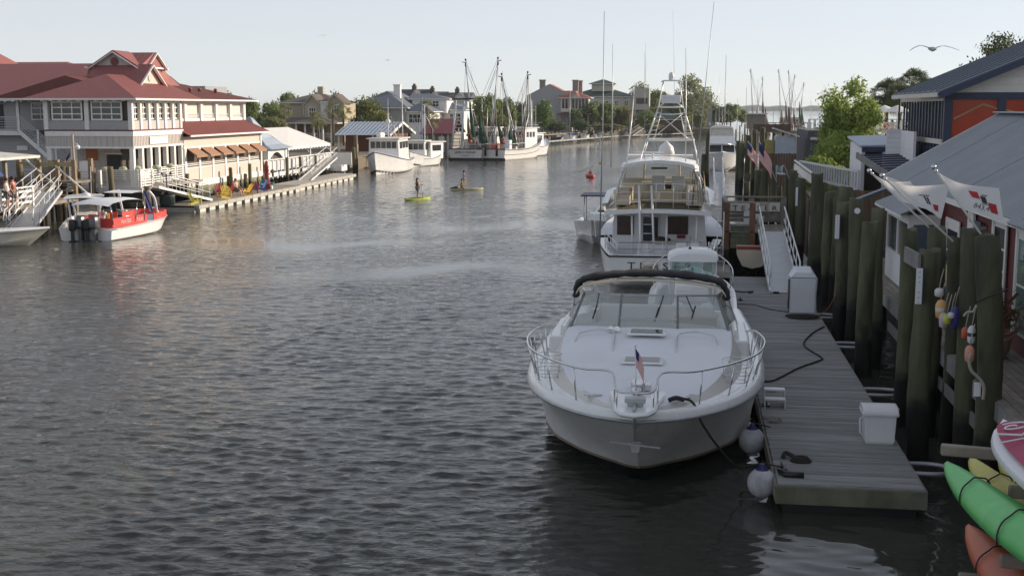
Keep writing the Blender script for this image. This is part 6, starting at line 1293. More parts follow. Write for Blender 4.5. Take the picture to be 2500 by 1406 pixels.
# ---- left floating dock
def left_dock():
    t = thing('floating_dock', 'long pale floating dock with coloured lounge chairs below the restaurant', 'dock', (-33.3, 95, 0))
    MB().box(-34.9, -32.35, 77.6, 99.4, .32, .44).build('deck_plank_field', M['greywood'], t); MB().box(-34.9, -32.6, 99.4, 117, .36, .48).build('deck_plank_field', M['concrete'], t)
    for k in range(13): MB().box(-32.36, -32.1, 77.7 + 1.68 * k, 79.32 + 1.68 * k, .22, .46).build('edge_timber', M['concrete'], t)
    for k in range(11): MB().box(-32.5, -32.25, 99.5 + 1.6 * k, 101.04 + 1.6 * k, .24, .50).build('edge_timber', M['concrete'], t)
    for k in range(13): MB().box(-32.7, -32.18, 78.0 + 1.68 * k, 79.0 + 1.68 * k, -.2, .2).build('float', M['offwhite'], t)
    for k in range(9): MB().box(-32.9, -32.4, 100 + 1.9 * k, 101.3 + 1.9 * k, -.2, .22).build('float', M['offwhite'], t)
    MB().box(-34.8, -32.4, 77.6, 77.75, -.15, .42).build('end_board', M['concrete'], t)
    MB().prism([(-34.9, 117), (-32.6, 117), (-32.9, 118.2), (-34, 118.6), (-34.9, 118.4)], .12, 'z', .36).build('end_section', M['concrete'], t)
    MB().box(-39, -34.9, 73.8, 77.6, .1, .42).build('side_pontoon', M['concrete'], t)
left_dock()
# ---- lounge chairs
def lounge(label, x, y, rz, c, key):
    t = thing('adirondack_chair', label, 'chair', (x, y, .45), rz, 'coloured lounge chairs on the left dock'); m = mat('chair_paint_' + key, c, .5, var=.08, inst=0)
    for k in range(5): h = 1.0 - .07 * abs(k - 2); xx = -.26 + .13 * k; MB().beam((xx, -.22, .28), (xx * 1.25, -.62, .28 + h * .82), .10, .025, up=(0, 1, .5)).build('back_slat', m, t, 0)
    for k in range(5): MB().box(-.28, .28, -.2 + .13 * k, -.09 + .13 * k, .27 + .022 * k, .295 + .022 * k).build('seat_slat', m, t, 0)
    for sx in (-.33, .33):
        MB().box(sx - .07, sx + .07, -.42, .45, .58, .605).build('armrest', m, t, 0); MB().box(sx - .05, sx + .05, .34, .40, 0, .58).build('front_leg', m, t, 0); MB().beam((sx * .9, .42, .32), (sx * .9, -.6, .04), .03, .12).build('back_leg', m, t, 0)
    t.scale = (.78, .78, .78); return t
LC = [('yellow lounge chair nearest the gangway foot', 492, 500, 0.9, (.72, .66, .12), 'y'), ('red lounge chair behind the nearest yellow one', 528, 470, 2.6, (.50, .03, .05), 'r'), ('crimson lounge chair facing away beside the bright yellow one', 538, 478, -.9, (.45, .03, .07), 'r2'),
      ('bright yellow lounge chair turned towards the water', 553, 482, -.9, (.75, .62, .10), 'y2'), ('orange-yellow lounge chair left of the sitting woman', 561, 487, -2.2, (.72, .50, .06), 'o'), ('orange-yellow lounge chair right of the sitting woman', 605, 476, 2.9, (.72, .48, .06), 'o2'),
      ('low dark red lounge chair left of the blue one', 622, 471, -1.4, (.28, .03, .03), 'd'), ('blue lounge chair with its back to us', 637, 466, 3.1, (.07, .18, .5), 'b'), ('light blue lounge chair behind the blue one', 645, 458, 2.6, (.2, .42, .7), 'b2'), ('teal green lounge chair farthest along the dock', 656, 461, 1.0, (.10, .45, .35), 't'), ]
for lb, px, py, rz, c, key in LC:
    p = az(px, py, .45); lounge(lb, max(-34.7, min(-32.7, p.x)), p.y, rz - PI / 2, c, key)
p = az(577, 478, .45); person('woman in pale top stretched out in a lounge chair on the left dock', (max(-34.2, p.x), p.y, .42), -1.9, 'sit', (.6, .45, .42), (.15, .12, .1), (.25, .12, .05), longhair=True)
# red lighthouse-shaped post
p = az(727, 462, .45); t = thing('pilot_house_post', 'dark red tapered post with white cap on the left dock', 'bollard', (-33.5, p.y, .46))
MB().box(-.55, .55, -.55, .55, 0, .35).build('base', mat('dark_red_metal', (.28, .03, .04), .5), t, 0); MB().lathe([(.45, .35), (.28, 1.2), (.24, 2.1), (.3, 2.15), (.3, 2.25), (.2, 2.3), (.2, 2.6), (.05, 2.8)], 8).build('shaft', mat('dark_red_metal', (.28, .03, .04), .5), t, 0)
for z in (1.0, 1.7): MB().box(.2, .3, -.08, .08, z, z + .2).build('window', M['flagwhite'], t, 0)
MB().box(.3, .75, -.5, -.1, 0, .3).build('white_box', M['white'], t, 0); t.scale = (.7, .7, .8)
# lamp in planter barrel
p = az(427, 499, .45); t = thing('lamp_barrel', 'green barrel planter with a small dark lamp post on the left dock', 'planter', (-34.4, 77.9, .44))
MB().lathe([(.42, 0), (.5, .1), (.5, .6), (.55, .65), (.45, .7)], 14).build('barrel', mat('green_barrel', (.05, .08, .075), .5), t, 0); MB().tube([(0, 0, .6), (0, 0, 2.1)], .04, 6).tube([(-.3, 0, 1.95), (.3, 0, 1.95)], .03, 6).build('post', M['black'], t, 0)
for x in (-.3, .3): MB().ball((x, 0, 2.1), .1, 8).build('lamp', M['black'], t, 0)
# ---- gazebo and tent on the terrace
def gazebo():
    t = thing('gazebo', 'white arched gazebo with blue-grey curved roof beside the restaurant', 'gazebo', (-38, 104, 1.2)); W = M['white']; c = (-38.2, 104.2)
    secs = []
    for k, (r_, z) in enumerate(((3.0, 3.35), (2.2, 3.7), (1.5, 4.3), (.8, 5.2), (.25, 5.95), (.02, 6.1))):
        secs.append([Vector((c[0] + a * r_, c[1] + b * r_, z)) for a, b in ((-1, -1), (1, -1), (1, 1), (-1, 1))])
    MB().loft(secs, False, False, True).build('roof', M['bluemetal'], t)
    for sx in (-1, 1):
        for sy in (-1, 1): MB().box(c[0] + sx * 2.3 - .2, c[0] + sx * 2.3 + .2, c[1] + sy * 2.3 - .2, c[1] + sy * 2.3 + .2, 1.2, 3.3).build('column', W, t)
    for s_ in (-1, 1):
        for ax_ in (0, 1):
            arc = [(-2.1 + 4.2 * k / 10, 2.3 + .75 * sin(PI * k / 10)) for k in range(11)]; poly = [(-2.1, 3.4), (-2.1, 2.3)] + arc[1:-1] + [(2.1, 2.3), (2.1, 3.4)]
            for i in range(len(arc) - 1):
                a, b = arc[i], arc[i + 1]
                if ax_ == 0: MB().prism([(c[0] + a[0], a[1]), (c[0] + b[0], b[1]), (c[0] + b[0], 3.3), (c[0] + a[0], 3.3)], .1, 'y', c[1] + s_ * 2.3).build('arch', W, t)
                else: MB().prism([(c[1] + a[0], a[1]), (c[1] + b[0], b[1]), (c[1] + b[0], 3.3), (c[1] + a[0], 3.3)], .1, 'x', c[0] + s_ * 2.3).build('arch', W, t)
gazebo()
def tent():
    t = thing('party_tent', 'white peaked party tent on the end of the left terrace', 'tent', (-39, 114, 1.2)); T = M['tent']; x0, x1, y0, y1, ze, zr = -42, -35.9, 107.5, 120.8, 3.35, 5.0
    r0, r1 = (-39.4, 110.4, zr), (-39.0, 117, zr)
    MB().add([(x0, y0, ze), (x1, y0, ze), (x1, y1, ze), (x0, y1, ze), r0, r1], [(0, 1, 4), (1, 2, 5, 4), (2, 3, 5), (3, 0, 4, 5)]).build('canopy', T, t)
    v = MB()
    for a, b in (((x0, y0), (x1, y0)), ((x1, y0), (x1, y1))):
        a, b = Vector((*a, ze)), Vector((*b, ze)); n = 14
        for k in range(n): p, q = a.lerp(b, k / n), a.lerp(b, (k + 1) / n); m_ = p.lerp(q, .5); v.add([p, q, q - Vector((0, 0, .2)), m_ - Vector((0, 0, .3)), p - Vector((0, 0, .2))], [(0, 1, 2, 3, 4)])
    v.build('valance', T, t, kind='stuff')
    for x in (x0, x1):
        for y in (y0, (y0 + y1) / 2, y1): MB().tube([(x, y, 1.2), (x, y, ze)], .06, 6).tube([(x, y, 2.6), (x + (.7 if x < -39 else -.7), y + .01, ze - .05)], .03, 5).build('pole', M['alu'], t)
    for k in range(6): MB().box(-37.6, -36.6, 108.5 + 2 * k, 109.3 + 2 * k, 1.9, 1.96).tube([(-37.1, 108.9 + 2 * k, 1.2), (-37.1, 108.9 + 2 * k, 1.9)], .06, 6).build('table', M['navy'], t)
tent()
# ---- free-standing pilings of the left bank
LP = [(457, 425, -35.1), (480, 440, -35.6), (565, 410, -35.1), (558, 430, -35.5), (612, 400, -35.2), (600, 425, -35.5), (652, 402, -35.2), (663, 415, -35.8), (700, 385, -35.1), (735, 383, -35.0), (770, 380, -35.1), (188, 415, None, 74.0), (223, 410, None, 74.2), (272, 408, None, 73.6), (52, 400, None, 70), (130, 392, None, 72.5), (150, 400, None, 72.0), (362, 455, None, 74.4), (820, 405, -36.2), (868, 330, None, 126), (865, 360, None, 125)]
for i, q in enumerate(LP):
    p = ax(q[0], q[1], q[2]) if q[2] else ay(q[0], q[1], q[3])
    pile_thing(p.x, p.y, p.z, .15 if q[2] else .2, ['weathered', 'mossy', 'leaning brown', 'sun-bleached'][i % 4] + ' left-bank piling ' + ['standing behind the lounge chairs', 'by the restaurant corner', 'at the terrace edge'][0 if i < 8 else (1 if i > 10 else 2)] + ' at ' + ['the near end', 'the middle', 'the far end'][i % 3], 'pilefar', 'weathered pilings along the left bank', lean=(rnd.uniform(-.15, .15), rnd.uniform(-.1, .1)), seed=i, sides=9)
# ================================================================ land: banks, far shore
def land(name, pts, z, m, depth=3):
    return struct(name, MB().prism(pts, depth, 'z', z - depth), M[m])
land('left_bank', [(-37.6, 124), (-37, 150), (-38, 180), (-36, 215), (-30.5, 245), (-28, 270), (-21.5, 305), (-8, 330), (6, 335), (9, 400), (9, 560), (-600, 560), (-600, 60), (-46, 60), (-46, 74), (-46, 101), (-44, 124)], 1.5, 'earth')
land('right_bank', [(7.3, 10), (7.3, 66), (8.0, 90), (7.5, 120), (11, 150), (26, 190), (90, 240), (90, 0)], 1.0, 'mud')
land('marsh', [(6, 335), (12, 420), (10, 620), (-200, 620), (9, 400)], .5, 'grass')
# far low shore across the harbour: wooded ridge
g = np.random.RandomState(3); mb = MB(); xs = np.linspace(-200, 1700, 120); rows = []
for i, x in enumerate(xs):
    h = 13 + 5 * math.sin(i * .9) * math.sin(i * .37) + g.uniform(-1.2, 1.2); rows.append([Vector((x, 3400, -1)), Vector((x, 3400 + g.uniform(-8, 8), h * .8)), Vector((x + g.uniform(-5, 5), 3420, h)), Vector((x, 3600, -1))])
struct('far_shore_hills', MB().loft(rows, False), mat('far_wooded_shore', (.10, .13, .10), .95, var=.3, sc_=.02, bump=0))
# ================================================================ trees
proto_tree('leafy', M['leafm'], 1, 3400, .42, 3.2, .28, lobes=22, cz=4.3, rz=3.3, rx=3.3)
proto_tree('dark', M['leafd'], 2, 3400, .42, 3.0, .3, lobes=20, cz=4.3, rz=3.3, rx=3.4)
proto_tree('olive', M['leafo'], 3, 3200, .40, 3.4, .28, lobes=24, cz=4.2, rz=3.2, rx=3.6, spread=.9)
proto_tree('willow', mat('willow_leaf', (.20, .22, .07), .65, var=.35, sc_=.5, bump=0, trans=.35), 4, 5200, .36, 3.6, .35, lobes=22, cz=4.6, rz=3.4, rx=3.6, ry=3.4, droop=.8)
proto_tree('bare', mat('sparse_spring_leaf', (.28, .30, .16), .7, var=.4, bump=0, trans=.4), 5, 2300, .34, 4.2, .3, barkm=M['barklight'], lobes=30, cz=5.6, rz=3.2, rx=3.6, spread=.95, shell=.2)
proto_tree('bright', M['leafb'], 6, 15000, .155, 2.6, .16, lobes=34, cz=3.8, rz=3.1, rx=2.0, ry=2.0, spread=1.0, shell=.35)
proto_tree('shrub', M['leafb'], 7, 4200, .09, .5, .08, lobes=9, cz=1.0, rz=.8, rx=1.3, ry=1.3)
g2 = random.Random(5)
BT = [  # px centre, py top, Y, crown half-width in px, kind, words
 (662, 236, 210, 26, 'leafy', 'mid green tree just right of the red roofs'), (700, 212, 235, 34, 'leafy', 'broad rounded green tree behind the tan house'), (768, 213, 250, 17, 'dark', 'small dark umbrella-topped pine on the skyline'), (822, 213, 240, 20, 'dark', 'dark pine right of the tan house ridge'), (735, 228, 240, 22, 'leafy', 'green tree between the skyline pine and the broad tree'),
 (888, 226, 200, 46, 'willow', 'large olive-green willow-like tree between the tan and the blue-roofed house'), (925, 262, 185, 26, 'willow', 'lower drooping green tree left of the blue-roofed house'), (915, 218, 250, 20, 'dark', 'dark treetop above the willow-like tree'), (960, 222, 262, 24, 'leafy', 'tree on the skyline left of the white chimney'), (870, 275, 172, 24, 'dark', 'dark bushy tree behind the blue metal shed'),
 (640, 262, 170, 14, 'olive', 'grey-green tree touching the restaurant roof end'), (668, 268, 165, 22, 'olive', 'pale olive tree left of the tan house'), (1190, 217, 230, 34, 'leafy', 'green tree behind the shrimp trawler booms'), (1160, 240, 235, 20, 'olive', 'olive tree left of the trawler booms'), (1232, 226, 240, 30, 'leafy', 'dense tree between the two trawlers'), (1100, 246, 225, 22, 'leafy', 'tree right of the blue-roofed house'), (1275, 240, 250, 20, 'dark', 'dark tree in front of the grey gable wall'),
 (1325, 236, 262, 24, 'bright2', 'bright green tree by the red-roofed brick-chimney house'), (1440, 238, 285, 30, 'leafy', 'large green tree before the hotel, left one'), (1478, 240, 287, 26, 'leafy', 'large green tree before the hotel, middle one'), (1518, 244, 290, 20, 'olive', 'olive tree before the hotel, right one'), (1405, 260, 280, 18, 'dark', 'dark tree under the red roof eave'), (1355, 290, 268, 30, 'dark', 'dark low trees over the pier end'), (1535, 262, 292, 14, 'dark', 'palm-like dark tree by the hotel corner'),
 (1560, 205, 380, 34, 'bare', 'sparse grey-green tree behind the hotel right wing'), (1608, 208, 370, 34, 'leafy', 'green tree behind the tuna tower'), (1690, 186, 330, 42, 'bare', 'tall half-bare spring tree right of the radome'), (1668, 246, 325, 22, 'leafy', 'green tree under the half-bare one'), (1712, 256, 335, 18, 'willow', 'yellow-green tree left of the steep-roofed hut'), (1748, 248, 380, 20, 'dark', 'dark tree right of the steep-roofed hut'), (1785, 246, 390, 22, 'leafy', 'green tree behind the far sailboat masts'), (1812, 262, 395, 14, 'leafy', 'last bright green tree before the open harbour'), (1765, 262, 385, 22, 'dark', 'shadowed tree behind the mast row'),
 (1385, 258, 330, 26, 'leafy', 'tree behind the terracotta porch'), (1600, 250, 350, 30, 'olive', 'olive tree behind the pavilion'), (1640, 240, 350, 26, 'leafy', 'tall tree right of the pavilion'), (860, 250, 215, 24, 'leafy', 'yellow-green tree behind the tan house gable'), (610, 226, 215, 22, 'leafy', 'tree peeping beyond the red eave end'), (540, 206, 175, 40, 'leafy', 'treetop peeping over the brown restaurant roof'), (1210, 268, 225, 26, 'olive', 'low olive tree between booms'), (1020, 262, 250, 16, 'leafy', 'small treetop beyond the white dormer'), (1130, 262, 240, 16, 'leafy', 'small treetop beside the maroon shed'), (1580, 262, 300, 22, 'leafy', 'low tree beside the hotel car park'), (1480, 300, 280, 34, 'olive', 'low bushes above the far sea wall'), (1590, 298, 290, 20, 'olive', 'low bushes above the far walkway'), (1420, 290, 272, 20, 'dark', 'dark undergrowth by the far gangway'), (985, 300, 178, 14, 'olive', 'low shrub under the blue-roofed house'),
]
proto_tree('bright2', mat('fresh_green_leaf', (.12, .19, .045), .65, var=.35, sc_=.5, bump=0, trans=.35), 8, 3000, .42, 3.2, .28, lobes=20, cz=4.3, rz=3.2, rx=3.2)
for px, py, Y, hw, kd, lb in BT:
    p = ay(px, py, Y); s = hw / FPX * Y / 3.0; H_ = p.z - 1.4; top = {'bare': 9.0, 'willow': 8.2}.get(kd, 8.0)
    tree(kd, (p.x, Y, 1.4), s, g2.uniform(0, 6), lb, 'trees on the far left bank', sz=max(.3, H_ / top))
# the bright sunlit tree of the right bank with its undergrowth
tree('bright', ay(2068, 420, 74) + Vector((0, 0, -1.2)), .80, 0.6, 'bright spring-green leafy tree in front of the umbrella deck', None, sz=.92)
for px, py, Y, s, lb in ((2010, 440, 66, 1.2, 'dense green shrub sloping down from the bright tree'), (2050, 415, 70, 1.4, 'tall green shrub below the bright tree'), (2090, 400, 70, 1.5, 'shrub beside the white shed wall'), (1985, 425, 70, 1.0, 'yellow-green shrub at the foot of the dark wall'), (2025, 390, 73, 1.3, 'shrub in the shade of the bright tree')):
    tree('shrub', ay(px, py, Y) + Vector((0, 0, -.9)), s, g2.uniform(0, 6), lb, 'undergrowth around the bright tree', 'shrub', cat='shrub')
proto_tree('fine', M['leafd'], 9, 12000, .17, 3.0, .2, lobes=34, cz=5, rz=3, spread=1.0)
p = ay(2462, 165, 75); tree('fine', (p.x, 75, 2), .72, 1, 'dark spiky treetop rising behind the blue-grey gable roof', None, sz=1.06)
for px, py, Y, s, lb in ((2168, 195, 92, 1.0, 'left palm with drooping brown-green head behind the umbrellas'), (2222, 172, 96, 1.05, 'tallest palm behind the umbrella deck'), (2200, 200, 90, .9, 'middle palm close to the gable eave'), (2262, 190, 98, 1.0, 'right palm half hidden by the gable roof')):
    q = ay(px, py + 30, Y); palm((q.x, Y, 1.7), q.z - 1.9, lb, 'palms behind the umbrella deck', px, 1.45 * s, 80)
for px, py, Y, lb in ((697, 272, 172, 'palm before the tan house, left one'), (812, 268, 172, 'palm before the tan house, right one'), (838, 272, 174, 'slender palm near the flags'), (1043, 262, 180, 'tall palm in front of the white house'), (1055, 292, 175, 'low palm in front of the white house'), (778, 292, 165, 'low palm beside the tan house porch'), (1536, 270, 288, 'palm by the hotel balcony')):
    q = ay(px, py, Y); palm((q.x, Y, 1.4), q.z - 1.4, lb, 'palms on the left bank', px, 1.5, 26, M['leafo'])
# ================================================================ background houses
def house(name, lb, x0, x1, y0, y1, zb, ze, zr, wall, roof, ridge='x', ends=(1, 1), wins=(), xwins=(), run=None, extra=None, group=None, cat='house'):
    t = thing(name, lb, cat, ((x0 + x1) / 2, (y0 + y1) / 2, zb), 0, group)
    MB().box(x0, x1, y0, y1, zb, ze).build('wall', M[wall] if isinstance(wall, str) else wall, t); hip(t, x0, x1, y0, y1, ze, zr, .5, roof, ridge, ends, run=run)
    for (u, z, w_, h_) in wins: grid_window(t, (x0 + (x1 - x0) * u, y0 - .01, z), 'x', w_, h_, 2, 2, bar=.09)
    for (u, z, w_, h_) in xwins: grid_window(t, (x1 + .01, y0 + (y1 - y0) * u, z), 'y', w_, h_, 2, 2, bar=.09)
    return t
M['tanwall'] = mat('tan_house_wall', (.40, .34, .24), .8, var=.06, bump=0); M['taupe'] = mat('taupe_shingle_roof', (.12, .095, .08), .85, var=.15, bump=0); M['dkroof'] = mat('dark_shingle_roof', (.075, .08, .09), .85, var=.15, bump=0); M['greenroof'] = mat('dark_green_roof', (.045, .075, .065), .6, var=.12, bump=0); M['bluegreyroof'] = mat('blue_grey_shingles', (.13, .145, .175), .7, var=.1, bump=0); M['terracotta'] = mat('terracotta_roof', (.36, .12, .09), .75, var=.12, bump=0); M['maroon'] = mat('maroon_roof', (.19, .05, .065), .7, var=.1, bump=0); M['greywall'] = mat('plain_grey_wall', (.30, .31, .32), .8, var=.08, bump=0); M['hotel'] = mat('hotel_stucco', (.46, .44, .37), .8, var=.05, bump=0)  # greywall is one even grey for the background houses
t = house('tan_house', 'large tan house with hipped brown roof behind the party tent', -64.5, -55.5, 190, 202, 1.4, 7.7, 9.1, 'tanwall', 'taupe', 'x', (1, 1), ((.12, 5.8, .9, 1.3), (.42, 5.8, .9, 1.3)), ((.25, 5.8, 1.2, 1.4),), run=4)
gable_y(t, 189.0, 193, -58.9, 2.6, 7.5, 8.9, 'taupe', 'tanwall', vent=False); MB().box(-60.2, -57.6, 188.9, 190, 4.5, 7.6).build('bay', M['tanwall'], t); grid_window(t, (-59.5, 188.9, 5.6), 'x', 1.2, 1.4, 3, 2)
gable_y(t, 189.2, 193, -55.3, 3.0, 7.6, 8.9, 'taupe', 'tanwall', vent=False); MB().box(-56.6, -53.9, 189.1, 196, 1.4, 7.6).build('bay', M['tanwall'], t); grid_window(t, (-55.9, 189.1, 6.1), 'x', 1.3, 1.3, 3, 2)
MB().box(-60.5, -59.6, 197, 198, 9, 10.3).build('chimney', M['tanwall'], t); MB().box(-57.4, -56.4, 188.3, 189.2, 4.5, 7.6).box(-57.5, -56.3, 188.2, 189.3, 7.6, 7.9).build('chimney', M['offwhite'], t)
hip(t, -66, -54, 184.5, 190, 4.6, 5.4, .4, 'taupe', 'x', (1, 1)); MB().box(-65.8, -61, 185, 190, 1.4, 4.5).build('wing_wall', M['tanwall'], t)
for k in range(5): MB().box(-60.4 + 1.4 * k, -60.15 + 1.4 * k, 184.7, 184.95, 1.4, 4.5).build('porch_post', M['white'], t)
rail_h(t, (-60.4, 184.7), (-54.8, 184.7), 2.2, .8, 4, 2, 'white'); grid_window(t, (-65.2, 185, 2.3), 'x', 1.0, 1.9, 2, 3); grid_window(t, (-63.2, 185, 2.3), 'x', 1.0, 1.9, 2, 3); grid_window(t, (-59, 189.9, 2.3), 'x', 1.0, 1.9, 2, 3); grid_window(t, (-57, 189.9, 2.3), 'x', 1.0, 1.9, 2, 3)
t = house('blue_roofed_house', 'white house with big blue-grey hip roof and white chimney', -56, -46.6, 200, 216, 1.4, 6.9, 9.7, 'greywall', 'bluegreyroof', 'y', (1, 0), run=7)
MB().box(-50, -48.9, 206, 207, 8.5, 10.6).box(-50.1, -48.8, 205.9, 207.1, 10.6, 10.8).build('chimney', M['white'], t)
MB().box(-46.9, -42.6, 200.5, 214, 1.4, 6.3).build('side_wing', M['white'], t); hip(t, -47, -42.5, 200.5, 215, 6.3, 7.7, .4, 'bluegreyroof', 'y', (1, 1)); grid_window(t, (-46.2, 200.4, 4.4), 'x', 2.2, 1.5, 3, 2)
MB().box(-47.5, -41.5, 209, 215, 6, 8.4).build('dormer', M['white'], t); hip(t, -48, -41.3, 209, 216, 8.4, 9.3, .3, 'bluegreyroof', 'x', (0, 1)); grid_window(t, (-46.2, 208.9, 7.0), 'x', 1.2, 1.1, 2, 2); grid_window(t, (-44.0, 208.9, 7.0), 'x', 1.2, 1.1, 2, 2)
MB().box(-42.5, -38.9, 211, 218, 1.4, 6.6).build('side_wing', M['white'], t); hip(t, -42.5, -38.9, 211, 218, 6.6, 8.2, .4, 'bluegreyroof', 'x', (0, 1)); grid_window(t, (-41.4, 210.9, 4.4), 'x', 2.0, 1.6, 3, 2)
for k, (x, zr) in enumerate(((-60, 10.9), (-56, 10.4), (-50.5, 10.2))):
    t = house('dark_roofed_house', ['dark-roofed house with chimney behind the blue-grey roof, left one', 'dark-roofed house with white gable behind the blue-grey roof, middle one', 'dark-roofed house with wide white gable, right one'][k], x - 3, x + 3, 262, 272, 1.4, 8.6, zr, 'white', 'dkroof', 'x', (0, 0), group='dark-roofed houses in the background'); gable_y(t, 261.4, 266, x + 1.2, 3.2, 8.4, zr - .3, 'dkroof', 'white', vent=False); MB().box(x - .5, x + .4, 266, 267, zr - .6, zr + .8).box(x - .3, x + .2, 266.2, 266.8, zr + .8, zr + 1.2).build('chimney', M['taupe'], t)
t = house('terracotta_house', 'red-roofed brick-chimney house with white sun room above the pier', -37.5, -27.5, 285, 297, 1.4, 9.2, 12.3, 'greywall', 'terracotta', 'y', (0, 1)); 
MB().prism([(-38, 1.4), (-28, 1.4), (-28, 9.6), (-32.8, 12.2), (-38, 9.6)], .3, 'y', 284.4).build('gable_end', M['greywall'], t)
for x, y in ((-34.9, 285), (-27.6, 288), (-27.2, 294)): MB().box(x, x + 1.3, y, y + 1.2, 8.5, 13.0).box(x - .1, x + 1.4, y - .1, y + 1.3, 13, 13.3).build('chimney', mat('grey_chimney', (.25, .23, .21), .8), t)
MB().box(-29.8, -23.5, 283.4, 288, 6.0, 9.2).build('sun_room', M['offwhite'], t); hip(t, -30, -23.3, 283.4, 291, 9.2, 10.8, .4, 'terracotta', 'x', (0, 1)); gable_y(t, 283, 288, -26.5, 2.2, 9.1, 10.6, 'terracotta', 'offwhite', vent=False)
for k in range(8): MB().box(-29.5 + .76 * k, -29.0 + .76 * k, 283.3, 283.39, 6.8, 8.9).build('window', M['darkglass'], t)
MB().box(-30.5, -23, 281.5, 284, 5.4, 5.7).build('porch_roof', M['maroon'], t)
for k in range(5): MB().box(-30 + 1.6 * k, -29.7 + 1.6 * k, 282, 282.3, 1.4, 5.4).build('porch_post', M['greywall'], t)
t = house('hotel', 'long cream hotel with green roof, lookout cupola and balconies', -35, -15.8, 345, 360, 1.4, 10.0, 12.4, 'hotel', 'greenroof', 'x', (1, 1), tuple((.12 + .145 * k, 7.5, 1.2, 1.4) for k in range(6)), cat='hotel')
MB().box(-28, -22, 348, 354, 11.5, 13.6).build('lookout', M['hotel'], t); hip(t, -28.3, -21.7, 347.7, 354.3, 13.6, 14.9, .5, 'greenroof', 'x', (1, 1))
MB().box(-15.8, -11.9, 344, 352, 1.4, 12.2).build('balcony_wing', M['hotel'], t)
for z in (2.6, 5.2, 8.0): MB().box(-15.4, -12.3, 343.92, 343.99, z, z + 1.6).build('balcony_opening', M['interior'], t)
for k, u in enumerate((-19.5, -17.6)): MB().box(u, u + .35, 343.8, 344.3, 1.4, 10).build('pier_column', M['hotel'], t)
MB().box(-20, -11.8, 343.6, 345, 6.4, 7.2).build('balcony_band', M['hotel'], t)
house('green_roof_pavilion', 'low brown pavilion with pale green roof behind the tuna tower', -16, -2.5, 318, 326, 1.4, 4.0, 6.0, 'brownwood', 'greenroof', 'x', (1, 1), cat='building')
house('steep_roofed_hut', 'small white hut with steep dark roof and pink trim', 2.6, 7.4, 385, 392, .4, 4.2, 9.6, 'pinkwall', 'dkroof', 'y', (0, 0), cat='building'); house('low_pink_building', 'low pale pink building left of the steep-roofed hut', -3, 2.4, 380, 388, .4, 3.8, 4.3, 'pinkwall', 'taupe', 'x', (0, 0), cat='building')
MB_ = thing('grey_block', 'plain grey block half hidden by the half-bare spring tree', 'building', (0, 345, 1)); MB().box(-4.0, 5.2, 345, 352, .5, 10.2).build('wall', M['greywall'], MB_); MB().box(-4.1, 5.3, 344.9, 352.1, 10.2, 10.5).build('parapet', M['greenroof'], MB_)
t = house('skylight_house', 'grey roof with white truss gable beyond the restaurant', -76, -70, 140, 150, 1.4, 8.8, 10.6, 'greywall', 'dkroof', 'x', (1, 0)); gable_y(t, 139.5, 146, -63.5, 5, 8.6, 10.6, 'dkroof', 'greywall', vent=False)
for p_, q_ in (((-66, 8.7), (-63.5, 9.6)), ((-61, 8.7), (-63.5, 9.6)), ((-63.5, 8.8), (-63.5, 10.4)), ((-65, 8.8), (-64.4, 10)), ((-62, 8.8), (-62.6, 10))): MB().beam((p_[0], 139.3, p_[1]), (q_[0], 139.3, q_[1]), .15, .2).build('truss', M['white'], t)
MB().box(-61, -57, 141, 148, 1.4, 9.4).build('rear_wall', M['greywall'], t)
# sheds on the left bank
t = thing('blue_metal_shed', 'open shed with curved blue-grey metal roof behind the white trawler', 'shed', (-40, 155, 1.4))
rows = [[Vector((x, y, z)) for x in (-43.6, -41.5, -39, -36.6)] for y, z in ((148.5, 3.55), (150.5, 3.8), (153, 4.4), (155.5, 5.1))]; MB().loft(rows).build('roof', M['bluemetal'], t); MB().loft([[Vector((x, y, z)) for x in (-43.6, -36.6)] for y, z in ((155.5, 5.1), (163, 3.5))]).build('roof', M['bluemetal'], t)
for k in range(15): MB().beam((-43.5 + .49 * k, 148.5, 3.6), (-43.5 + .49 * k, 155.4, 5.14), .05, .06).build('roof_seam', M['bluemetal'], t)
MB().beam((-36.55, 148.4, 3.5), (-36.55, 155.5, 5.0), .1, .3).beam((-36.55, 155.5, 5.0), (-36.55, 162.5, 3.5), .1, .3).build('barge_board', M['white'], t); MB().box(-43.2, -37, 152, 160, 1.4, 3.6).build('wall', mat('brick_red_wall', (.20, .08, .05), .85), t)
for x in (-43.3, -41, -39, -36.9): MB().box(x, x + .2, 149, 149.2, .5, 3.6).build('post', M['offwhite'], t)
t = thing('maroon_shed', 'dark shed with maroon roof behind the shrimp trawlers', 'shed', (-36.5, 180, 1.4)); MB().box(-38.6, -34.2, 176.5, 184, 0, 3.4).build('wall', M['greywood'], t); MB().slab([(-39, 175.8, 3.2), (-34, 175.8, 3.2), (-34.2, 181, 5.3), (-38.3, 181, 5.3)], .1).slab([(-38.3, 181, 5.3), (-34.2, 181, 5.3), (-34, 186, 3.3), (-39, 186, 3.3)], .1).build('roof', M['maroon'], t)
for x in (-38, -37, -35.9, -35): MB().box(x, x + .25, 176.3, 176.5, 0, 3.3).build('post', M['offwhite'], t)
MB().box(-36.2, -35.4, 176.2, 176.4, .6, 2.8).build('shed_door', M['white'], t)
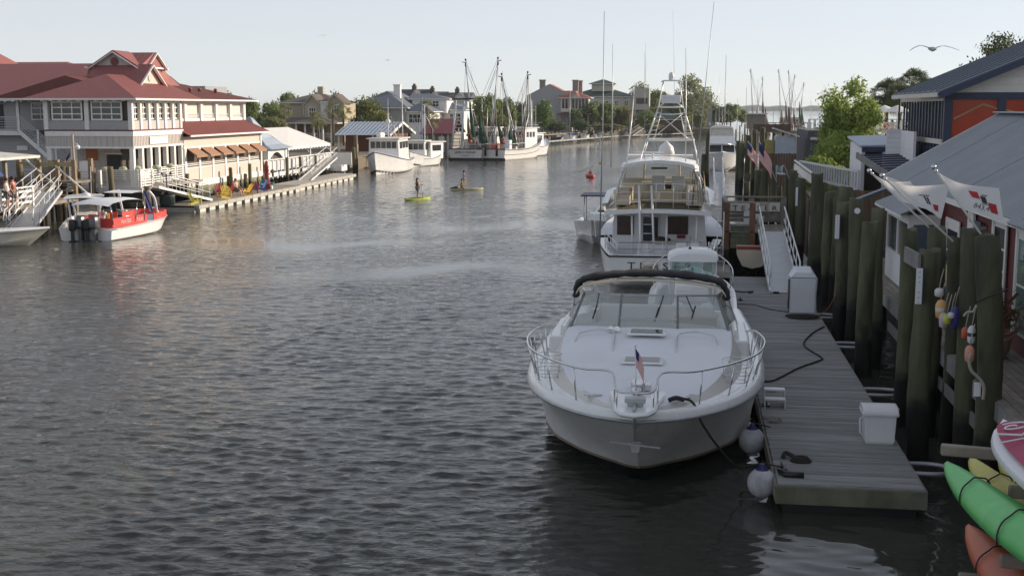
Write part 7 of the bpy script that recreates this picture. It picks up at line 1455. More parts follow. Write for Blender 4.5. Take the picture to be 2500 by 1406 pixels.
# ================================================================ boats of the left bank
def outboard(B, x, y, zb, m, k=1.0, name='outboard_motor'):
    B(MB().loft([[Vector((x + a * s1 * k, y + b * s2 * k, zb + z * k)) for a, b in ((-.2, -.42), (.2, -.42), (.24, .05), (.16, .3), (-.16, .3), (-.24, .05))] for z, s1, s2 in ((.45, .7, .7), (.6, 1, 1), (1.0, 1.05, 1), (1.25, .85, .9), (1.32, .4, .5))], True, True, True).box(x - .1 * k, x + .1 * k, y - .3 * k, y + .1 * k, zb - .9 * k, zb + .5 * k).box(x - .25 * k, x + .25 * k, y - .45 * k, y + .2 * k, zb - .35 * k, zb - .3 * k), name, m, bevel=.03)
def water_taxi():
    a = az(225, 588, 0); b = az(388, 560, 0); d = b - a; rz = math.atan2(-d.x, d.y); L_ = 8.8
    t = thing('water_taxi', 'white pontoon-like water taxi with red side panels and a white bimini', 'boat', (a.x, a.y, 0), rz); B = lambda mb, n, m, **k: mb.build(n, m, t, world=False, **k)
    S = hull(L_, 2.7, 1.15, .72, fine=.6, full_=2.6, stern=.98, rake=1.3, draft=.3, chw=.96, flare=.3, n=14, blunt=.8); mb = MB(); hull_obj(mb, S); B(mb, 'hull', M['gel']); dk = MB(); deck_from(dk, S, 0, .01, .02); B(dk, 'deck', M['nonskid'])
    rr = MB(); [rr.tube([Vector((r[-1].x * sg, r[-1].y, r[-1].z)) for r in S], .035, 5) for sg in (1, -1)]; B(rr, 'rub_rail', M['alugrey'])
    R_ = M['red']
    for x in (-1.1, 1.1):
        for y0, y1 in ((.5, 4.7), (5.6, 7.0)): B(MB().box(x - .02, x + .02, y0, y1, .82, 1.42), 'side_panel', R_)
    B(MB().box(-1.1, 1.1, .48, .52, .82, 1.42), 'stern_panel', R_); B(MB().loft([[Vector((x, y, .85 + .15)), Vector((x, y, 1.5))] for x, y in ((-1.1, 7.0), (-.9, 7.7), (-.45, 8.1), (.45, 8.1), (.9, 7.7), (1.1, 7.0))]), 'bow_panel', R_)
    for i, (s_, y) in enumerate((('WATER', 2.1), ('TAXI', 3.8), ('-----', 6.3))): text('lettering', s_, .36 if i < 2 else .28, M['flagwhite'], t, (1.125, y, 1.12), (PI / 2, 0, PI / 2), .003)
    rl = MB()
    for x in (-1.1, 1.1): rl.tube([(x, .5, 1.45), (x, 4.7, 1.45)], .02, 5); rl.tube([(x, 5.6, 1.45), (x, 7.0, 1.5)], .02, 5)
    B(rl, 'top_rail', M['steel'])
    B(MB().loft([[Vector((x, y, z + .12 * (1 - (x / 1.25) ** 2))) for x in (-1.25, -.8, 0, .8, 1.25)] for y, z in ((-.1, 2.25), (.4, 2.42), (2, 2.55), (3.6, 2.5), (4.4, 2.3))]), 'bimini', M['canvas'])
    B(MB().loft([[Vector((x, y, z)) for x in (-1.0, 0, 1.0)] for y, z in ((3.2, 2.9), (4.6, 3.0), (5.2, 2.95))]), 'bow_shade', M['canvas'])
    for x in (-1.2, 1.2):
        for y0, y1 in ((.2, .6), (3.4, 3.2), (4.3, 4.4)): B(MB().tube([(x, y0, 2.3), (x * .95, y1, 1.0)], .025, 6), 'bimini_pole', M['steel'])
        B(MB().tube(catmull([(x * .85, 5.2, 2.95), (x, 5.6, 2.4), (x, 5.9, 1.4)], 4), .10, 6, .06), 'arch', M['plasticw'])
    B(MB().add([(.85, 4.9, 2.9), (.85, 5.3, 2.9), (1.0, 5.8, 1.5), (1.0, 5.3, 1.5)], [(0, 1, 2, 3)]), 'blue_curtain', M['flagblue'])
    for y in (1.2, 2.6, 3.6): B(MB().box(-.9, -.3, y, y + .45, .75, 1.15).box(-.9, -.3, y, y + .08, 1.1, 1.6), 'bench', M['red'] if y != 2.6 else M['yellow'], bevel=.04)
    outboard(B, -.45, -.3, .35, mat('silver_black_cowling', (.11, .11, .115), .3, metal=.4)); outboard(B, .45, -.3, .35, mat('silver_black_cowling', (.11, .11, .115), .3, metal=.4))
    t.scale = (.9, .77, .8); return t, a, rz
tx, ta, trz = water_taxi(); tm = MW[tx.name]
q = tm @ Vector((-.1, 1.2, .55)); person('man in a white shirt seated at the stern of the water taxi', q, trz + .4, 'sit', (.7, .7, .72), (.12, .1, .09), hair=(.05, .04, .03), h=1.45)
def hardtop_boat():
    a = az(112, 600, 0); b = az(205, 545, 0); rz = math.atan2(-(b - a).x, (b - a).y) + .05
    t = thing('hardtop_boat', 'white T-top fishing boat with twin black outboards left of the water taxi', 'boat', (a.x - .35, a.y + .9, 0), rz); B = lambda mb, n, m, **k: mb.build(n, m, t, world=False, **k)
    S = hull(9.5, 2.9, 1.45, .95, fine=.5, full_=2.3, rake=1.6, draft=.4, flare=.4, n=14); mb = MB(); hull_obj(mb, S); B(mb, 'hull', M['gel']); dk = MB(); deck_from(dk, S, .25, -.3, .0); B(dk, 'sole', M['nonskid'])
    cp = MB()
    for sg in (1, -1): cp.loft([[Vector((r[-1].x * sg, r[-1].y, r[-1].z + .01)), Vector((max(0, r[-1].x - .25) * sg, r[-1].y, r[-1].z + .02)), Vector((max(0, r[-1].x - .27) * sg, r[-1].y, .6))] for r in S])
    B(cp, 'gunwale', M['gel']); B(MB().prism([(4.0, .6), (6.0, .6), (5.9, 1.5), (5.2, 1.75), (4.1, 1.6)], 1.5, 'x', -.75), 'console', M['gel'], bevel=.06)
    B(MB().loft([[Vector((x * k, y, 3.1 - dz + .06 * (1 - abs(x)))) for x in (-1.25, -.9, 0, .9, 1.25)] for y, k, dz in ((2.3, .9, .06), (2.5, 1, 0), (5.4, 1, 0), (6.3, .8, .0), (6.6, .5, .05))]).loft([[Vector((x * k, y, 3.0)) for x in (-1.25, -.9, 0, .9, 1.25)] for y, k in ((2.3, .9), (2.5, 1), (5.4, 1), (6.3, .8), (6.6, .5))]), 't_top', M['gel'])
    for x in (-1, 1):
        B(MB().tube([(x, 3.2, 3.0), (x * .85, 3.8, .6)], .07, 7), 't_top_leg', M['plasticw']); B(MB().tube([(x, 5.4, 3.0), (x * .8, 5.9, 1.4)], .07, 7), 't_top_leg', M['plasticw'])
    B(MB().add([(-.7, 5.95, 1.5), (.7, 5.95, 1.5), (.85, 5.5, 3.0), (-.85, 5.5, 3.0)], [(0, 1, 2, 3)]), 'windscreen_pane', M['glass']); B(MB().lathe([(.3, 0), (.33, .08), (.3, .2), (.1, .28)], 14, (.1, 4.2, 3.1)), 'radar_dome', M['plasticw']); B(MB().tube([(.4, 5, 3.1), (.42, 5, 5.4)], .02, 5), 'antenna', M['alu'])
    outboard(B, -.42, -.4, .35, M['black'], 1.0); outboard(B, .5, -.4, .35, M['black'], 1.0); t.scale = (.78, .74, .68); t.location.x += .9; t.location.y += 1.6
hardtop_boat()
def runabout():
    b = az(112, 598, 0); t = thing('runabout', 'cream-hulled runabout with raked windscreen at the left edge of the picture', 'boat', (b.x - 6.2, b.y - 1.6, 0), -PI / 2 + .28); B = lambda mb, n, m, **k: mb.build(n, m, t, world=False, **k)
    S = hull(6.6, 2.4, .98, .82, fine=.45, full_=2.1, rake=1.3, draft=.3, flare=.35, n=14); mb = MB(); hull_obj(mb, S); B(mb, 'hull', mat('cream_gelcoat', (.72, .69, .60), .35, var=.03)); dk = MB(); deck_from(dk, S, 0, .0, .10, i0=7); B(dk, 'deck', M['gel'])
    mb = MB(); band(mb, S, .88, .91, .012); B(mb, 'pin_stripe', M['alugrey'])
    for q in (((-1.0, 3.3, .95), (-.1, 3.9, 1.1), (-.12, 3.4, 1.62), (-.85, 2.9, 1.6)), ((.1, 3.9, 1.1), (1.0, 3.3, .95), (.85, 2.9, 1.6), (.12, 3.4, 1.62)), ((1.0, 3.3, .95), (1.05, 1.9, .95), (.92, 1.9, 1.45), (.85, 2.9, 1.6)), ((-1.05, 1.9, .95), (-1.0, 3.3, .95), (-.85, 2.9, 1.6), (-.92, 1.9, 1.45))):
        B(MB().add(q, [(0, 1, 2, 3)]), 'windscreen_pane', M['glass']); fr = MB(); [fr.tube([q[i], q[(i + 1) % 4]], .022, 5) for i in range(4)]; B(fr, 'windscreen_frame', M['alu'])
    B(MB().box(-.9, .9, .3, 3.0, .35, .42), 'sole', M['nonskid']); t.scale = (1, 1, .85)
runabout()
# ---- landing, ramps and side dock at the far left
gangway('gangway', 'upper grey ramp with white rails climbing from the left boats to the timber landing', (-35.9, 59.5, .5), (-38.8, 70.5, 2.2), 1.1, m='greywood', rail='alu')
gangway('gangway', 'lower wide ramp with white rails beside the leftmost boats', (-34.6, 60.0, .5), (-36.9, 67.5, 2.0), 1.2, m='alugrey', rail='alu')
t = thing('timber_landing', 'weathered timber landing with steps and diagonal white handrails in front of the restaurant', 'platform', (-39.2, 72.2, 0)); GW = M['greywood']
MB().box(-41.0, -37.2, 71, 73.4, 2.25, 2.4).build('deck', GW, t)
for x, y in ((-40.9, 71.1), (-39.6, 71.1), (-38.4, 71.1), (-37.3, 71.1), (-40.9, 73.2), (-37.3, 73.2)): MB().box(x - .12, x + .12, y - .12, y + .12, -1, 3.7).build('post', mat('pale_brown_post', (.26, .19, .12), .85, var=.3), t)  # landing posts in one pale brown
for k in range(5): MB().box(-38.7, -37.3, 71.0 - .35 * k, 71.35 - .35 * k, 2.1 - .28 * k, 2.16 - .28 * k).build('step', GW, t)
MB().box(-41, -37.2, 71.0, 71.1, 3.3, 3.55).build('beam', mat('yellowish_timber', (.34, .30, .14), .8), t); MB().box(-40.3, -38.2, 72.2, 72.3, 2.4, 3.2).build('board', GW, t)
for o in (0, 1.9): MB().beam((-40.3 + o, 70.9, 3.7 - .35 * (o > 0)), (-38.0 + o, 70.6, 1.9 - .35 * (o > 0)), .07, .09).build('handrail', M['white'], t)
for k in range(6): MB().tube([(-40.5 + .6 * k, 71.4 + .3 * (k % 2), -1.2), (-40.5 + .6 * k, 71.4, 2.2)], .13, 8).build('under_post', M['pilefar'], t)
t = thing('side_wharf', 'white-railed wharf with a small roof at the far left edge', 'deck', (-38, 62, 0)); MB().box(-46, -36.4, 58, 69.5, 1.3, 1.5).build('deck', GW, t); rail_h(t, (-36.4, 58), (-36.4, 64.5), 1.5, 1.0, 3, 5, 'white', bar=.12)
for k in range(9): MB().tube([(-36.6 - .5 * (k % 2), 58 + 1.3 * k, -1.2), (-36.6 - .5 * (k % 2), 58 + 1.3 * k, 1.3)], .14, 8).build('under_post', M['pilefar'], t)
MB().slab([(-46, 63, 4.6), (-38.3, 63, 4.05), (-38.3, 69, 4.05), (-46, 69, 4.6)], .15).build('roof', M['offwhite'], t); MB().box(-39, -38.8, 66, 66.2, 1.5, 4.1).build('post', GW, t)
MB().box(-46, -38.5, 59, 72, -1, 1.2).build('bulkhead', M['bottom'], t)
p = ay(12, 412, 61); t = thing('blue_umbrella', 'dark blue market umbrella over the people at the left edge', 'umbrella', (p.x - 1.3, 61, 1.5)); MB().lathe([(1.1, 1.75), (.9, 1.95), (.5, 2.2), (.02, 2.35)], 8, cap=False).build('canopy', mat('royal_blue_canvas', (.03, .06, .22), .7), t, 0); MB().tube([(0, 0, 0), (0, 0, 2.4)], .03, 6).build('pole', M['white'], t, 0)
person('person in white shirt leaning on the white rail under the blue umbrella', (ay(14, 440, 60.5).x, 60.5, 1.5), -1.2, 'stand', (.7, .68, .68), (.1, .1, .12)); person('person in a dull red shirt standing by the tiki torch post', (ay(30, 440, 61.5).x, 61.5, 1.5), -1.6, 'stand', (.35, .12, .1), (.1, .1, .12))
t = thing('dock_camera_pole', 'tall thin pole with white camera heads above the timber landing', 'pole', (-38.3, 73, 2.3)); MB().tube([(0, 0, 0), (0, 0, 2.9)], .07, 6).build('pole', mat('tan_pole', (.4, .33, .22), .7), t, 0); MB().ball((.35, -.1, 2.1), .16, 10).tube([(0, 0, 2.4), (.35, -.1, 2.3)], .03, 5).build('camera', M['plasticw'], t, 0)
flag_us('striped_flag', 'small red and white striped flag on the timber landing', 'flag', (-38.5, 72.9, 4.1), .75, .55, sag=1.5, dirv=(-.6, -.1, -.5))
# ---- white trawler and its neighbours
def workboat(name, lb, bow, stern, B_, zb, zs, house_, col_='gel', mast=None, wins=5, stripe=True, text_=None, full_=2.0):
    b, s = Vector(bow), Vector(stern); d = b - s; L_ = d.length; t = thing(name, lb, 'boat', (s.x, s.y, 0), math.atan2(-d.x, d.y)); B = lambda mb, n, m, **k: mb.build(n, m, t, world=False, **k)
    S = hull(L_, B_, zb, zs, fine=.45, full_=full_, stern=.85, rake=1.0, draft=.7, chw=.9, flare=.35, n=16, dip=.25); mb = MB(); hull_obj(mb, S); B(mb, 'hull', M[col_])
    if stripe:
        mb = MB(); band(mb, S, .95, .985, .02); B(mb, 'sheer_stripe', M['navy']); mb = MB(); band(mb, S, .26, .31, .02); B(mb, 'boot_stripe', M['bottom'])
    dk = MB(); deck_from(dk, S, .05, -.15, .08); B(dk, 'deck', M['nonskid'])
    y0, y1, w_, z0, z1 = house_
    B(MB().add([(-w_, y0, z0), (w_, y0, z0), (w_, y1, z0), (-w_, y1, z0), (-w_ * .94, y0, z1), (w_ * .94, y0, z1), (w_ * .94, y1 + .15, z1), (-w_ * .94, y1 + .15, z1)], [(0, 1, 5, 4), (1, 2, 6, 5), (2, 3, 7, 6), (3, 0, 4, 7)]), 'wheelhouse', M['gel']); B(MB().box(-w_ * 1.08, w_ * 1.08, y0 - .3, y1 + .55, z1, z1 + .12), 'wheelhouse_roof', M['offwhite'])
    for k in range(wins): x = -w_ * .86 + w_ * 1.72 * k / wins; B(MB().box(x + .05, x + w_ * 1.72 / wins - .05, y1 + .10, y1 + .2, z1 - .95, z1 - .25), 'window', M['darkglass'])
    for sx in (-1, 1):
        for k in range(3): y = y0 + .4 + (y1 - y0 - .8) * k / 3; B(MB().box(sx * w_ * .96, sx * (w_ * .96 + .04), y, y + (y1 - y0) / 4.5, z1 - 1.0, z1 - .3), 'window', M['darkglass'])
    return t, S, B, L_
def V3(px, py, z=0): return az(px, py, z)
a = V3(915, 428); s = V3(975, 404); t, S, B, L_ = workboat('trawler', 'white wooden trawler yacht with curved wheelhouse moored bow-on at the left bank', a, (-32.9, 137.5, 0), 4.3, 2.45, 1.35, (2.5, 8.4, 1.65, 1.2, 3.55)); 
B(MB().tube([(-.9, 6, 3.65), (-.7, 6, 4.9), (0, 6, 5.1), (.7, 6, 4.9), (.9, 6, 3.65)], .05, 6).tube([(-.85, 6, 4.3), (.85, 6, 4.3)], .04, 5).tube([(0, 5.9, 3.6), (0, 5.9, 6.3)], .05, 6), 'mast_frame', M['alu']); B(MB().ball((0, 5.9, 5.4), .28, 8), 'radar_dome', M['plasticw']); B(MB().box(.7, 1.3, 4, 6.2, 3.65, 4.2), 'life_raft', M['plasticw'], bevel=.2)
text('lettering', '~~~~~~~', .42, M['navy'], t, (1.72, L_ - 3.0, 1.75), (PI / 2 - .25, 0, PI / 2 + .42), .01)
t, S, B, L_ = workboat('trawler', 'small white fishing boat with blue mast moored behind the white trawler', V3(1000, 409), V3(1048, 399), 3.2, 1.9, 1.0, (4.5, 7.5, 1.1, .8, 2.9), wins=3); B(MB().tube([(0, 4, 1), (0, 4, 8.2)], .07, 6).tube([(0, 4, 3.0), (1.8, .5, 5.5)], .06, 6), 'mast', mat('blue_grey_mast', (.16, .24, .40), .5))
for sx in (-.9, .9): B(MB().tube([(sx, 2, 1), (sx, 2, 4.2), (0, 4, 7)], .04, 5), 'net_frame', M['alugrey'])
t, S, B, L_ = workboat('trawler', 'cream open-backed lobster boat between the small trawlers and the shrimp boats', (-30.4, 150.5, 0), (-33.2, 143.8, 0), 3.0, 1.9, 1.0, (3.0, 5.6, 1.15, .8, 2.75), 'gel', wins=3)
for px, top, base, Y, m_, lb in ((948, 240, 345, 141, 'alugrey', 'tall grey lamp pole beside the white trawler'), (983, 232, 340, 150, 'alu', 'thin pale mast behind the white trawler'), (960, 290, 340, 146, 'greywood', 'short brown post left of the blue mast'), (973, 292, 340, 148, 'greywood', 'second short brown post by the shed'), (1037, 258, 345, 152, 'white', 'white flagpole in front of the white house')):
    p, q = ay(px, base, Y), ay(px, top, Y); solo('mast_pole', MB().tube([(p.x, Y, 0), (p.x, Y, q.z)], .09, 6, .05), M[m_], lb, 'pole')
# ---- shrimp trawlers with raised outriggers, nets and rigging
def shrimper(lb, stern, rz, L_, B_, seeds, booms, mast_h=8.0, cab=(9.5, 13.0), hulls='gel_old', net='green', ladder=True, tx_=None, detail=True, name='shrimp_trawler'):
    t = thing(name, lb, 'boat', (stern[0], stern[1], 0), rz); B = lambda mb, n, m, **k: mb.build(n, m, t, world=False, **k); g = random.Random(seeds)
    S = hull(L_, B_, 2.9, 1.55, fine=.45, full_=2.0, stern=.86, rake=2.2, draft=1.0, chw=.92, flare=.35, n=16, dip=.3); mb = MB(); hull_obj(mb, S); B(mb, 'hull', M[hulls])
    for f0, f1, mm in ((.22, .3, 'bottom'), (.93, .97, 'navy'), (.7, .72, 'bottom')): mb = MB(); band(mb, S, f0, f1, .03); B(mb, 'hull_stripe', M[mm])
    hb = B_ / 2 * .86; B(MB().box(-hb, hb, -.05, -.01, -.1, .32), 'transom_waterline', M['bottom']); B(MB().box(-hb, hb, -.05, -.01, 1.42, 1.55), 'transom_stripe', M['navy'])
    if tx_:
        for i, s_ in enumerate(tx_): text('lettering', s_, .36 - .12 * i, M['print'], t, (0, -.06, 1.05 - .42 * i), (PI / 2, 0, 0), .01)
    dk = MB(); deck_from(dk, S, .05, -.4, .05); B(dk, 'deck', M['greywood'])
    y0, y1 = cab; w_ = B_ * .3
    B(MB().box(-w_, w_, y0, y1, 1.4, 4.1), 'wheelhouse', M['gel']); B(MB().box(-w_ * 1.1, w_ * 1.1, y0 - .4, y1 + .5, 4.1, 4.22), 'wheelhouse_roof', M['offwhite'])
    for k in range(3): B(MB().box(-w_ * .85 + k * w_ * .6, -w_ * .85 + k * w_ * .6 + w_ * .4, y0 - .05, y0 + .01, 2.9, 3.6), 'window', M['darkglass']); B(MB().box(w_ - .01, w_ + .05, y0 + .5 + k * 1.0, y0 + 1.1 + k * 1.0, 2.9, 3.6), 'window', M['darkglass'])
    my = y0 - 1.2; st = M['alugrey']; B(MB().tube([(0, my, 1.2), (0, my, mast_h)], .13, 8, .08), 'mast', st)
    for (x0, yb, x1, z1) in booms:
        a, b = Vector((x0, my + yb, 1.6)), Vector((x1, my + yb * .5, z1)); mb = MB().tube([a, b], .11, 6, .05); c = a + Vector((.55 * (1 if x1 < x0 else -1), 0, 0)); mb.tube([c, a.lerp(b, .75)], .06, 5)
        for k in range(9): u = k / 12; mb.tube([a.lerp(b, u), c.lerp(a.lerp(b, .75), u / .75)], .03, 4)
        B(mb, 'outrigger_boom', M['alugrey']); B(MB().ball(b - Vector((0, 0, .7)), .22, 6, (.6, .6, 1.6)).ball(b, .16, 6).beam(b - Vector((.5 * (1 if x1 < x0 else -1), 0, .3)), b - Vector((0, 0, .4)), .08, .1), 'boom_block', M['bottom'])
        rg = MB()
        for k in range(3): rg.tube([b - Vector((0, 0, .6 * k)), (g.uniform(-.4, .4), my, mast_h - k * .8)], .02, 4)
        rg.tube([b - Vector((0, 0, .4)), (x0 * .5, 1.0, 1.8)], .02, 4).tube([b - Vector((0, 0, 1.2)), (x0, my + 1, 3)], .02, 4); B(rg, 'rigging', M['rope'], kind='stuff')
    if ladder:
        for x in (-1.7, -.55): B(MB().tube([(x * 1.15, .3, 1.5), (x * .95, 1.2, mast_h - .2)], .13, 6), 'ladder_rail', mat('blue_grey_frame', (.45, .52, .56), .5))
        for k in range(13): z = 1.9 + (mast_h - 2.4) * k / 12; B(MB().tube([(-1.9 + .02 * k, .35 + .07 * k, z), (-.62 + .006 * k, .35 + .07 * k, z)], .06, 5), 'ladder_rung', mat('blue_grey_frame', (.36, .42, .46), .5))
        B(MB().box(-2.1, .9, 1.0, 1.25, mast_h - .1, mast_h + .12).tube([(-1.8, 1.1, mast_h), (-1.8, 1.1, mast_h + .7)], .04, 5).tube([(.4, 1.1, mast_h), (.4, 1.1, mast_h + .6)], .04, 5), 'gallows_beam', M['bottom'])
    # hanging nets: folded tapering curtains
    nm = mat('green_trawl_net', (.018, .095, .06), .9, var=.4, sc_=3, trans=.2) if net == 'green' else mat('brown_trawl_net', (.13, .08, .055), .9, var=.5, sc_=3, trans=.2)
    for (nx, ny, zt, zb_, rr, m2) in ((.25, 1.6, mast_h - .3, 3.0, .42, nm), (1.2, 3.0, mast_h * .75, 1.9, .6, nm), (.9, 5.0, mast_h * .8, 1.8, .5, mat('brown_trawl_net', (.13, .08, .055), .9, var=.5, sc_=3, trans=.2)), (-.9, 4.4, mast_h * .7, 1.9, .45, mat('brown_trawl_net', (.13, .08, .055), .9, var=.5, sc_=3, trans=.2))):
        secs = []
        for i in range(9):
            u = i / 8; z = zt + (zb_ - zt) * u; r_ = rr * .7 * (.15 + .85 * u ** .8) * (1 if u < .9 else .6)
            secs.append([Vector((nx + .5 * u * u + cos(a) * r_ * (1 + .35 * sin(5 * a + i * .3)), ny + sin(a) * r_ * (1 + .35 * sin(5 * a + i)), z)) for a in [2 * PI * k / 20 for k in range(20)]])
        B(MB().loft(secs, True, False, True), 'net', m2)
    # deck clutter: doors, winches, floats, diagonal spars
    for k in range(9 if detail else 4): a = Vector((g.uniform(-1.8, 1.8), g.uniform(1.5, my + 1), 1.4)); b = a + Vector((g.uniform(-1.6, 1.6), g.uniform(-1, 1), g.uniform(2, 5.5))); B(MB().tube([a, b], .05, 5), 'spar', M['greywood'] if k % 2 else M['alu'])
    for k in range(8 if detail else 2): B(MB().ball((g.uniform(-2, 2), g.uniform(1, my), g.uniform(1.8, 4.5)), g.uniform(.14, .26), 7), 'float', (M['plasticw'], M['orange'], M['red'], M['cream'])[k % 4])
    for k in range(4): x, y = g.uniform(-1.8, 1.6), g.uniform(1, my - 1); B(MB().box(x, x + g.uniform(.4, 1), y, y + .8, 1.2, 1.2 + g.uniform(.5, 1.6)), 'deck_crate', (M['cream'], M['greywood'], M['plasticw'], M['orange'])[k], bevel=.05)
    B(MB().tube([(-hb, .2, 2.1), (hb, .2, 2.1), (hb * 1.05, my, 2.2)], .035, 5), 'bulwark_rail', M['alu']); B(MB().tube([(.3, y1, 4.2), (.3, y1, 9.5)], .025, 5), 'antenna', M['alu'])
    return t
shrimper('shrimp trawler with green nets and a tall blue-grey ladder frame at its stern', (-29.6, 161.5), -.10, 17, 5.4, 1, ((-1.3, 0, -2.3, 13.4), (1.4, 0, 2.3, 13.6)), 8.0, tx_=('JAMES H. RHYNER', 'CHAS. SC'))
shrimper('shrimp trawler with two black tyres on its stern and a white wheelhouse', (-26.1, 161.6), -.30, 16, 4.6, 2, ((.3, 0, -1.6, 11.4), (1.7, 0, 2.3, 11.6)), 5.2, cab=(7.5, 11.5), net='green', ladder=False)
for x in (-26.9, -25.4): solo('tyre_fender', MB().tube([(x, 161.35, 1.9), (x, 161.3, .6)], .16, 8).tube([(x, 161.35, 1.9), (x, 161.5, 2.4)], .04, 5), M['black'], 'black fender hung over the stern of the right shrimp trawler, ' + ('left one' if x < -26 else 'right one'), 'fender', 'fenders over the shrimp trawler stern')
t, S, B, L_ = workboat('trawler', 'cream-hulled fishing boat lying behind the right shrimp trawler', (-21.6, 186, 0), (-24.5, 176, 0), 4.2, 2.3, 1.5, (3, 6, 1.3, 1.3, 3.2), 'gel', wins=3); B(MB().tube([(0, 4.5, 1), (0, 4.5, 8)], .06, 5), 'mast', M['alu'])
for px, top, base, Y, r_, lb in ((1290, 185, 330, 188, .09, 'tall white sailboat mast behind the shrimp trawlers'), (1298, 250, 345, 182, .11, 'lower pale mast with spreader behind the shrimp trawlers'), (1275, 215, 330, 190, .07, 'slim mast left of the tall white one'), (1308, 258, 330, 195, .06, 'short brown mast at the right of the trawlers'), (1152, 165, 300, 200, .03, 'hair-thin antenna between the trawler booms'), (1227, 170, 300, 205, .03, 'hair-thin antenna right of the second boom'), (1176, 240, 320, 185, .07, 'weathered mast among the nets')):
    p, q = ay(px, base, Y), ay(px, top, Y); solo('mast', MB().tube([(p.x, Y, .5), (q.x, Y, q.z)], r_, 6, r_ * .6).tube([(p.x - 1, Y, p.z + (q.z - p.z) * .42), (p.x + 1, Y, p.z + (q.z - p.z) * .42)], r_ * .4, 4), M['offwhite'], lb, 'mast')
# far docks and gangways
t = thing('far_pier', 'low dark timber pier with pale floating edge along the far left bank', 'pier', (-25, 270, 0))
P0, P1, P2 = V3(1318, 352), V3(1500, 336.5), V3(1700, 328)
for a, b, n in ((P0, P1, 22), (P1, P2, 20)):
    for k in range(n): p, q = a.lerp(b, k / n), a.lerp(b, (k + .92) / n); MB().beam(p + Vector((0, .6, .35)), q + Vector((0, .6, .35)), 1.4, .22).build('dock_section', M['concrete'], t); 
    for k in range(n): p = a.lerp(b, k / n); MB().tube([(p.x - 2.5, p.y + 1, -1), (p.x - 2.5, p.y + 1, 1.9)], .18, 6).build('under_post', M['pilefar'], t)
MB().beam(P0 + Vector((-3.4, 2, 1.5)), P0.lerp(P1, .62) + Vector((-3.4, 2, 1.5)), 2.4, .2).build('upper_deck', M['greywood'], t); MB().beam(P0 + Vector((-4.6, 2, .6)), P1.lerp(P2, .9) + Vector((-4.6, 2, .6)), .3, 1.6).build('bulkhead', M['bottom'], t)
gangway('gangway', 'far gangway leading down left of the twin outrigger poles', V3(1478, 334, .4), ay(1445, 312, 290), 1.2, m='greywood', rail='offwhite'); gangway('gangway', 'far gangway leading down towards the left beside the tuna tower', V3(1540, 331, .4), ay(1580, 305, 305), 1.2, m='greywood', rail='offwhite')
for i, (px, py, hw, m_, ms, lb) in enumerate(((1392, 345, 16, 'gel', 225, 'tiny sailboat with blue sail cover at the far pier'), (1362, 346, 16, 'navy', 0, 'tiny dark blue boat at the far pier'), (1428, 342, 12, 'gel', 0, 'tiny white centre console boat at the far pier'), (1462, 340, 10, 'gel', 0, 'tiny white skiff beside the far gangway'), (1450, 341, 8, 'cream', 0, 'tiny cream skiff at the far pier'))):
    p = V3(px, py); t = skiff(p.x - hw / FPX * p.y, p.y, -PI / 2 + .3, lb, hw * 2 / FPX * p.y, 1.6, arch=(i == 2), mm=m_); q = ay(px, 345, p.y)
    if ms: z = ay(px, ms, p.y).z; MB().tube([(2.4 * .6, 1.0, .5), (2.4 * .6, 1.0, z)], .08, 6).build('mast', M['alugrey'], t, 0); MB().beam((0, .8, 1.5), (0, 3, 1.4), .35, .3).build('sail_cover', mat('bright_blue_cover', (.04, .2, .5), .7), t, 0)
# ================================================================ flags on slanting poles
def cloth(t, name, m, c4, u0=0, u1=1, v0=0, v1=1, off=0, amp=.06, n=14, w_=2.2):
    a, b, c, d = [Vector(p) for p in c4]   # hoist top, hoist bottom, fly bottom, fly top
    nn = (d - a).cross(b - a).normalized(); rows = []
    for i in range(n + 1):
        u = u0 + (u1 - u0) * i / n; r = []
        for j in range(n + 1):
            v = v0 + (v1 - v0) * j / n; p = a.lerp(d, u).lerp(b.lerp(c, u), v)
            r.append(p + nn * (amp * u ** .6 * sin(u * w_ * PI + v * 2.2) + off) + Vector((0, 0, -.10 * sin(PI * u) * (1 - v))))
        rows.append(r)
    return MB().loft(rows).build(name, m, t)
def slant_flag(lb, tip, base, Y, c4, prints=(), amp=.06):
    b, a = ay(*base, Y), ay(*tip, Y + .6); t = thing('flag_on_pole', lb, 'flag', b, 0, 'white flags on slanting poles over the pilings')
    MB().tube([b, a], .022, 8).build('pole', M['offwhite'], t); MB().ball(a, .05, 10).ball(a + (b - a).normalized() * .09, .035, 8).build('finial', M['steel'], t)
    C = [ay(*p, Y + (.6 * (1 - k / 3) if k < 2 else -.1)) for k, p in enumerate(c4)]; C = [ay(*c4[0], Y + .55), ay(*c4[1], Y + .25), ay(*c4[2], Y + .1), ay(*c4[3], Y + .3)]
    cloth(t, 'cloth', M['flagwhite'], C, amp=amp)
    for (nm, m, r) in prints:
        for o in (-.006, .006): cloth(t, nm, M[m], C, *r, off=o, amp=amp, n=5)
    return t, C
slant_flag('leftmost white flag, sunlit, on a slanting pole above the shack bay', (2122, 417), (2275, 563), 26.5, [(2130, 424), (2196, 491), (2268, 512), (2222, 442)])
X_ = (('printed_badge', 'flagred', (.66, .82, .62, .82)), ('printed_line', 'print', (.50, .54, .38, .62)), ('printed_line', 'print', (.56, .60, .40, .66)), ('printed_line', 'print', (.42, .64, .33, .36)), ('printed_line', 'print', (.46, .62, .62, .64)))
slant_flag('middle white flag with red and grey emblem blowing towards the red wall', (2153, 429), (2327, 590), 24.6, [(2160, 437), (2262, 511), (2298, 534), (2318, 448)], X_, .08)
